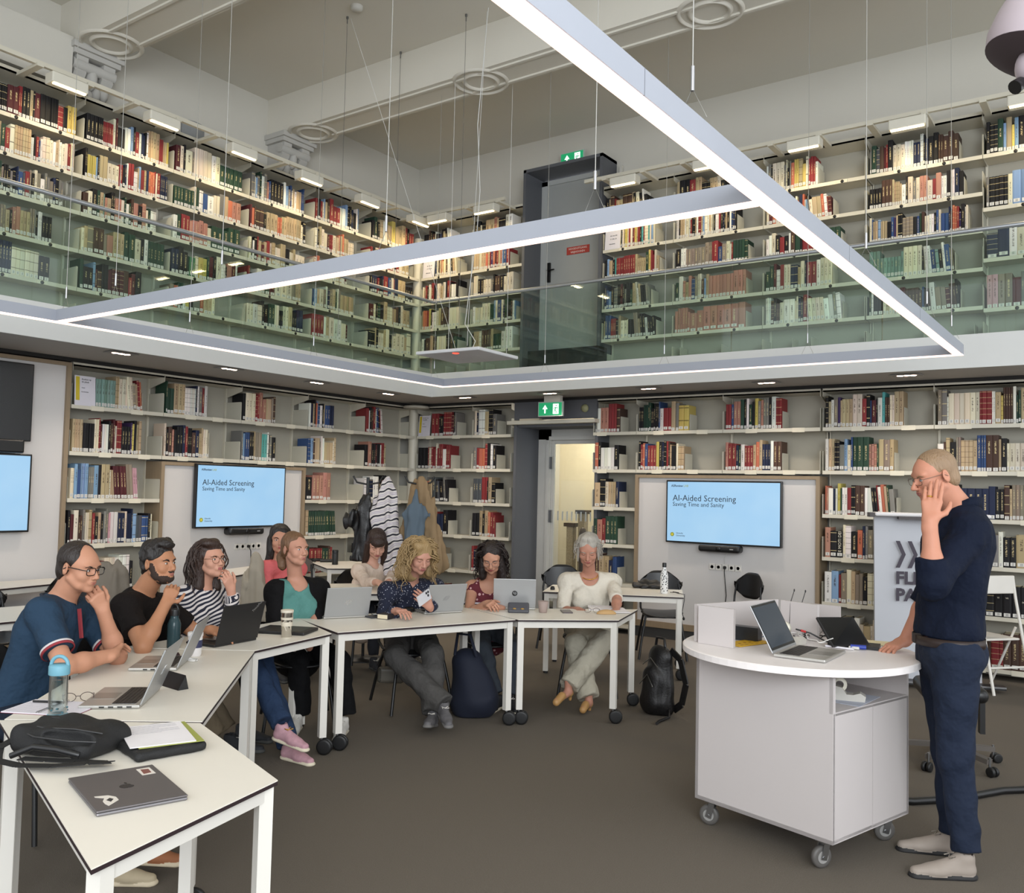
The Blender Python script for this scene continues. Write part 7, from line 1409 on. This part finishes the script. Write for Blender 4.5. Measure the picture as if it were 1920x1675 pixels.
haircap(t, Mw, hm9, [('e', (0, -.020, .044), (.084, .096, .088)), ('e', (0, .01, .105), (.055, .055, .035)), ('e', (0, -.06, -.02), (.068, .06, .06)), ('c', (.076, .02, .02), (.078, .03, -.08), .016, .01), ('c', (-.076, .02, .02), (-.080, .03, -.07), .016, .01)], [('e', (0, .112, -.012), (.064, .078, .082)), ('e', (0, .06, -.1), (.075, .09, .085))], .005, .006, 75, 9, an=(1, .7, .4))
locks(t, Mw, hm9, lambda r: (r.choice((-1, 1))*r.uniform(.9, 1.8), r.uniform(-.1, .6)), 30, .13, .0022, .010, 60, 9, .02, name='loose_strand')
wt = cloth('top_white', 'cfc8ba'); top_(t, q, [wt], (.98, .98), .014, .009, scoop(q, .092, .0, .035), .006, 24, 13, bust=.06, name='top', slv=.004)
nk = q['nb']-q['off']; MB().tube([tuple(nk+q['fwd']*(.075*math.cos(u)+.03)+q['right']*.068*math.sin(u)+Z*(.035-.055*(1+math.cos(u))/2)) for u in [k*math.pi/14 for k in range(29)]], .0042, 8, cap=False).build('necklace', M('gold', 'd8a550', .25, .9), t)
hp = [V3(*q['pv'][:2], .52)+q['right']*.09, V3(*q['pv'][:2], .52)-q['right']*.09]; A1, A2 = J(1066, 1288, 6.72), J(1104, 1308, 6.82)
legs(t, q, hp, [J(1130, 1203, 7.0), J(1078, 1206, 7.05)], [A1, A2], cloth('trousers_cream', 'a8a292'), (.10, .085, .068), hem=.014, wr=.010, wf=26)
fs_ = MB(); F_ = None
for p_, tg_ in ((A1, J(1043, 1316, 6.58)), (A2, J(1093, 1330, 6.68))):
    F_ = Field(np.minimum(p_, tg_)-.12, np.maximum(p_, tg_)+.12, .007); F_.cone(p_+Z*.06, p_-Z*.03, .032, .028, .02, 0); F_.cone(p_-Z*.04, tg_, .030, .022, .02, 0); F_.cone((p_*.45+tg_*.55)-Z*.008, tg_-Z*.006, .030, .027, .004, 1); F_.cone(p_-Z*.05, p_-Z*.055-(tg_-p_)*.1, .031, .031, .004, 1); F_.cone(p_-Z*.06-(tg_-p_)*.15, p_-Z*.11-(tg_-p_)*.15, .018, .012, .0, 1)
    F_.build('heeled_shoe', [S_['skin'], M('shoe_camel', 'a8804e', .5)], t, q['off'])
# --- 10. standing man at the lectern
sk10 = tone('skin_j', 'bd846c'); hm10 = hairmat('hair_sandy', '8d7358'); hd = J(1752, 893, 4.12)
S_ = dict(label='standing balding man in a navy shirt and jeans, hand on cheek', root=(-.75, 4.62, 0), head=hd, face=(218, 16, 0), skin=sk10, lips=lipm('lips_j', 'a0605a'), hairm=hm10, browm=M('brow_sandy', '8a6a4c', .8), h=.0042, nose=1.05, iris=irisb, pv=J(1778, 1190, 4.12), nb=J(1803, 956, 4.16), torso=214, tw=.165, td=.125, sL=J(1818, 1003, 4.03), sR=J(1788, 1000, 4.40), arm=(.31, .27),
          eL=J(1704, 1078, 3.88), wL=J(1743, 978, 3.95), eR=J(1768, 1130, 4.5), wR=J(1696, 1203, 4.47))
S_['hL'] = (J(1750, 912, 3.99)-S_['wL'], J(1735, 935, 3.5)-S_['wL'], -1, (.10, .16, .2), .03, 1.06, .5); S_['hR'] = (J(1652, 1222, 4.40)-S_['wR'], V3(.0, .0, 1), 1, (.25, .45, .4), .06, 1.02, .6)
S_['hL'] = (S_['hL'][0], S_['hL'][1], 1, *S_['hL'][3:])
t, c, Mh, Mw, q = build_person(S_)
haircap(t, Mw, hm10, [('e', (0, -.018, .037), (.0765, .0935, .0845)), ('e', (0, -.055, -.02), (.066, .053, .06))], [('e', (0, .098, .022), (.085, .072, .088), .012), ('e', (0, .06, -.07), (.12, .09, .085)), ('e', (.090, -.008, -.008), (.03, .026, .036)), ('e', (-.090, -.008, -.008), (.03, .026, .036))], .004, .0006, 260, 10)
specs(t, Mw, M('spec_steel', '6e6056', .3, .7), .027, .017, .0012, rect=True)
MB().lathe([(.0098, -.003), (.0112, -.003), (.0112, .003), (.0098, .003)], tuple(S_['wL']+nrm(S_['hL'][0])*.112-q['off']+np.cross(nrm(S_['hL'][0]), nrm(S_['hL'][1]))*-.010), 16, ax=tuple(nrm(S_['hL'][0])), cap=False).build('wedding_ring', M('gold', 'd8a550', .25, .9), t)
nv_ = cloth('shirt_navy', '0c1426'); bl_z = 1.035
top_(t, q, [nv_, nv_], (1.24, 1.40), .016, .008, vneck(q, .025, .07), .009, 20, 14, (1,), belly=.07, slv=.008, hem=bl_z-.0); collar(t, q, nv_, .074, .070, .6, drop=.045)
hp = [J(1765, 1222, 4.24), J(1793, 1222, 4.04)]; kn = [J(1780, 1410, 4.26), J(1792, 1415, 4.02)]; ak = [J(1786, 1562, 4.22), J(1812, 1598, 3.96)]
jn = cloth('jeans_navy', '1d2536'); P = hp+kn+ak+[q['pv']]; F = Field(np.min(P, 0)-.22, np.max(P, 0)+.22, .009); f3 = q['fwd']; wc = V3(q['pv'][0], q['pv'][1], 1.04)
F.cone(hp[0], hp[1], .105, .105, .04, 0); F.cone((hp[0]+hp[1])/2-Z*.02, wc, .145, .152, .05, 0, (f3, .82), '+', 1); F.ell((hp[0]+hp[1])/2-f3*.07, (.10, .10, .11), k=.05)
for i in (0, 1): F.cone(hp[i]-Z*.03, kn[i], .105, .074, .04, 0); F.cone(kn[i], ak[i], .072, .062, .03, 0, None, '+', 1)
F.wrinkle(.007, 18, 15, (1, 1, 1.6)); F.wrinkle(.003, 45, 16); F.build('jeans', jn, t, q['off'])
def ring_at(z, r1, fl, h_, nm, m_, cx, th=.006):
    n = 40; rt_ = q['right']; vs = []
    for rr in (r1, r1+th):
        for zz in (z-h_/2, z+h_/2): vs += [tuple(cx+f3*rr*fl*math.cos(u)+rt_*rr*math.sin(u)+V3(0, 0, zz-cx[2])-q['off']) for u in [2*math.pi*k/n for k in range(n)]]
    a = MB(); fs = []
    for k in range(n):
        k2 = (k+1) % n; fs += [(2*n+k, 2*n+k2, 3*n+k2, 3*n+k), (k, n+k, n+k2, k2), (n+k, 3*n+k, 3*n+k2, n+k2), (k, k2, 2*n+k2, 2*n+k)]
    a.add(vs, fs, 0, True); return a.build(nm, m_, t)
bt = ring_at(1.015, .170, .84, .040, 'belt', M('belt_leather', '241612', .5), wc)
MB().box(-.02, .02, -.004, .004, -.022, .022).build('belt_buckle', M('buckle', '2c2420', .3, .6), bt).location = tuple(wc+f3*.137-q['off']-V3(0, 0, .02))
sth = M('stitch', '6b6a66', .8)
lf = -q['right']
for pts in ([(.07, .140, .0), (.085, .145, -.05), (.04, .165, -.085), (.0, .172, -.09)],): MB().tube([tuple(wc+f3*a_+lf*b_+Z*(c_-.02)-q['off']) for a_, b_, c_ in pts], .0014, 5).build('pocket_seam', sth, t)
F_ = [J(1768, 1640, 4.08), J(1762, 1588, 4.42)]
for p_, y_ in ((ak[1], 214), (ak[0], 205)):
    shoe(t, Vector((p_[0], p_[1], .088))-Vector(q['off'])+Vector((-.005, -.005, 0)), y_, M('shoe_offwhite', '92877d', .7, var=.05), M('sole_black', '1b1a1b', .7), 1.08, 0, M('lace_grey', '9d948a', .8))

for lab_, who in (('black shell chair under the curly blonde woman', 'curly blonde'), ('black shell chair under the woman with the burgundy top', 'burgundy'), ('black shell chair under the woman in the white top', 'silver-haired'), ('black shell chair under the woman in the teal top', 'teal top'), ('black shell chair under the woman in the striped shirt', 'striped shirt'), ('black shell chair under the man in the black T-shirt', 'black T-shirt'), ('black shell chair under the man in the blue polo', 'blue polo'), ('black shell chair under the long-haired woman in cream', 'in cream'), ('black shell chair under the woman in the pink shirt', 'pink shirt')):
    ch = [o for o in bpy.data.objects if o.get('label') == lab_][0]; pv_, f_, ty_ = [(b, c, d) for a, b, c, d in SEATS if who in a][0]; p_ = pv_+f_*.06; ch.location = (p_[0], p_[1], 0); ch.rotation_euler = (0, 0, ty_-math.pi/2)
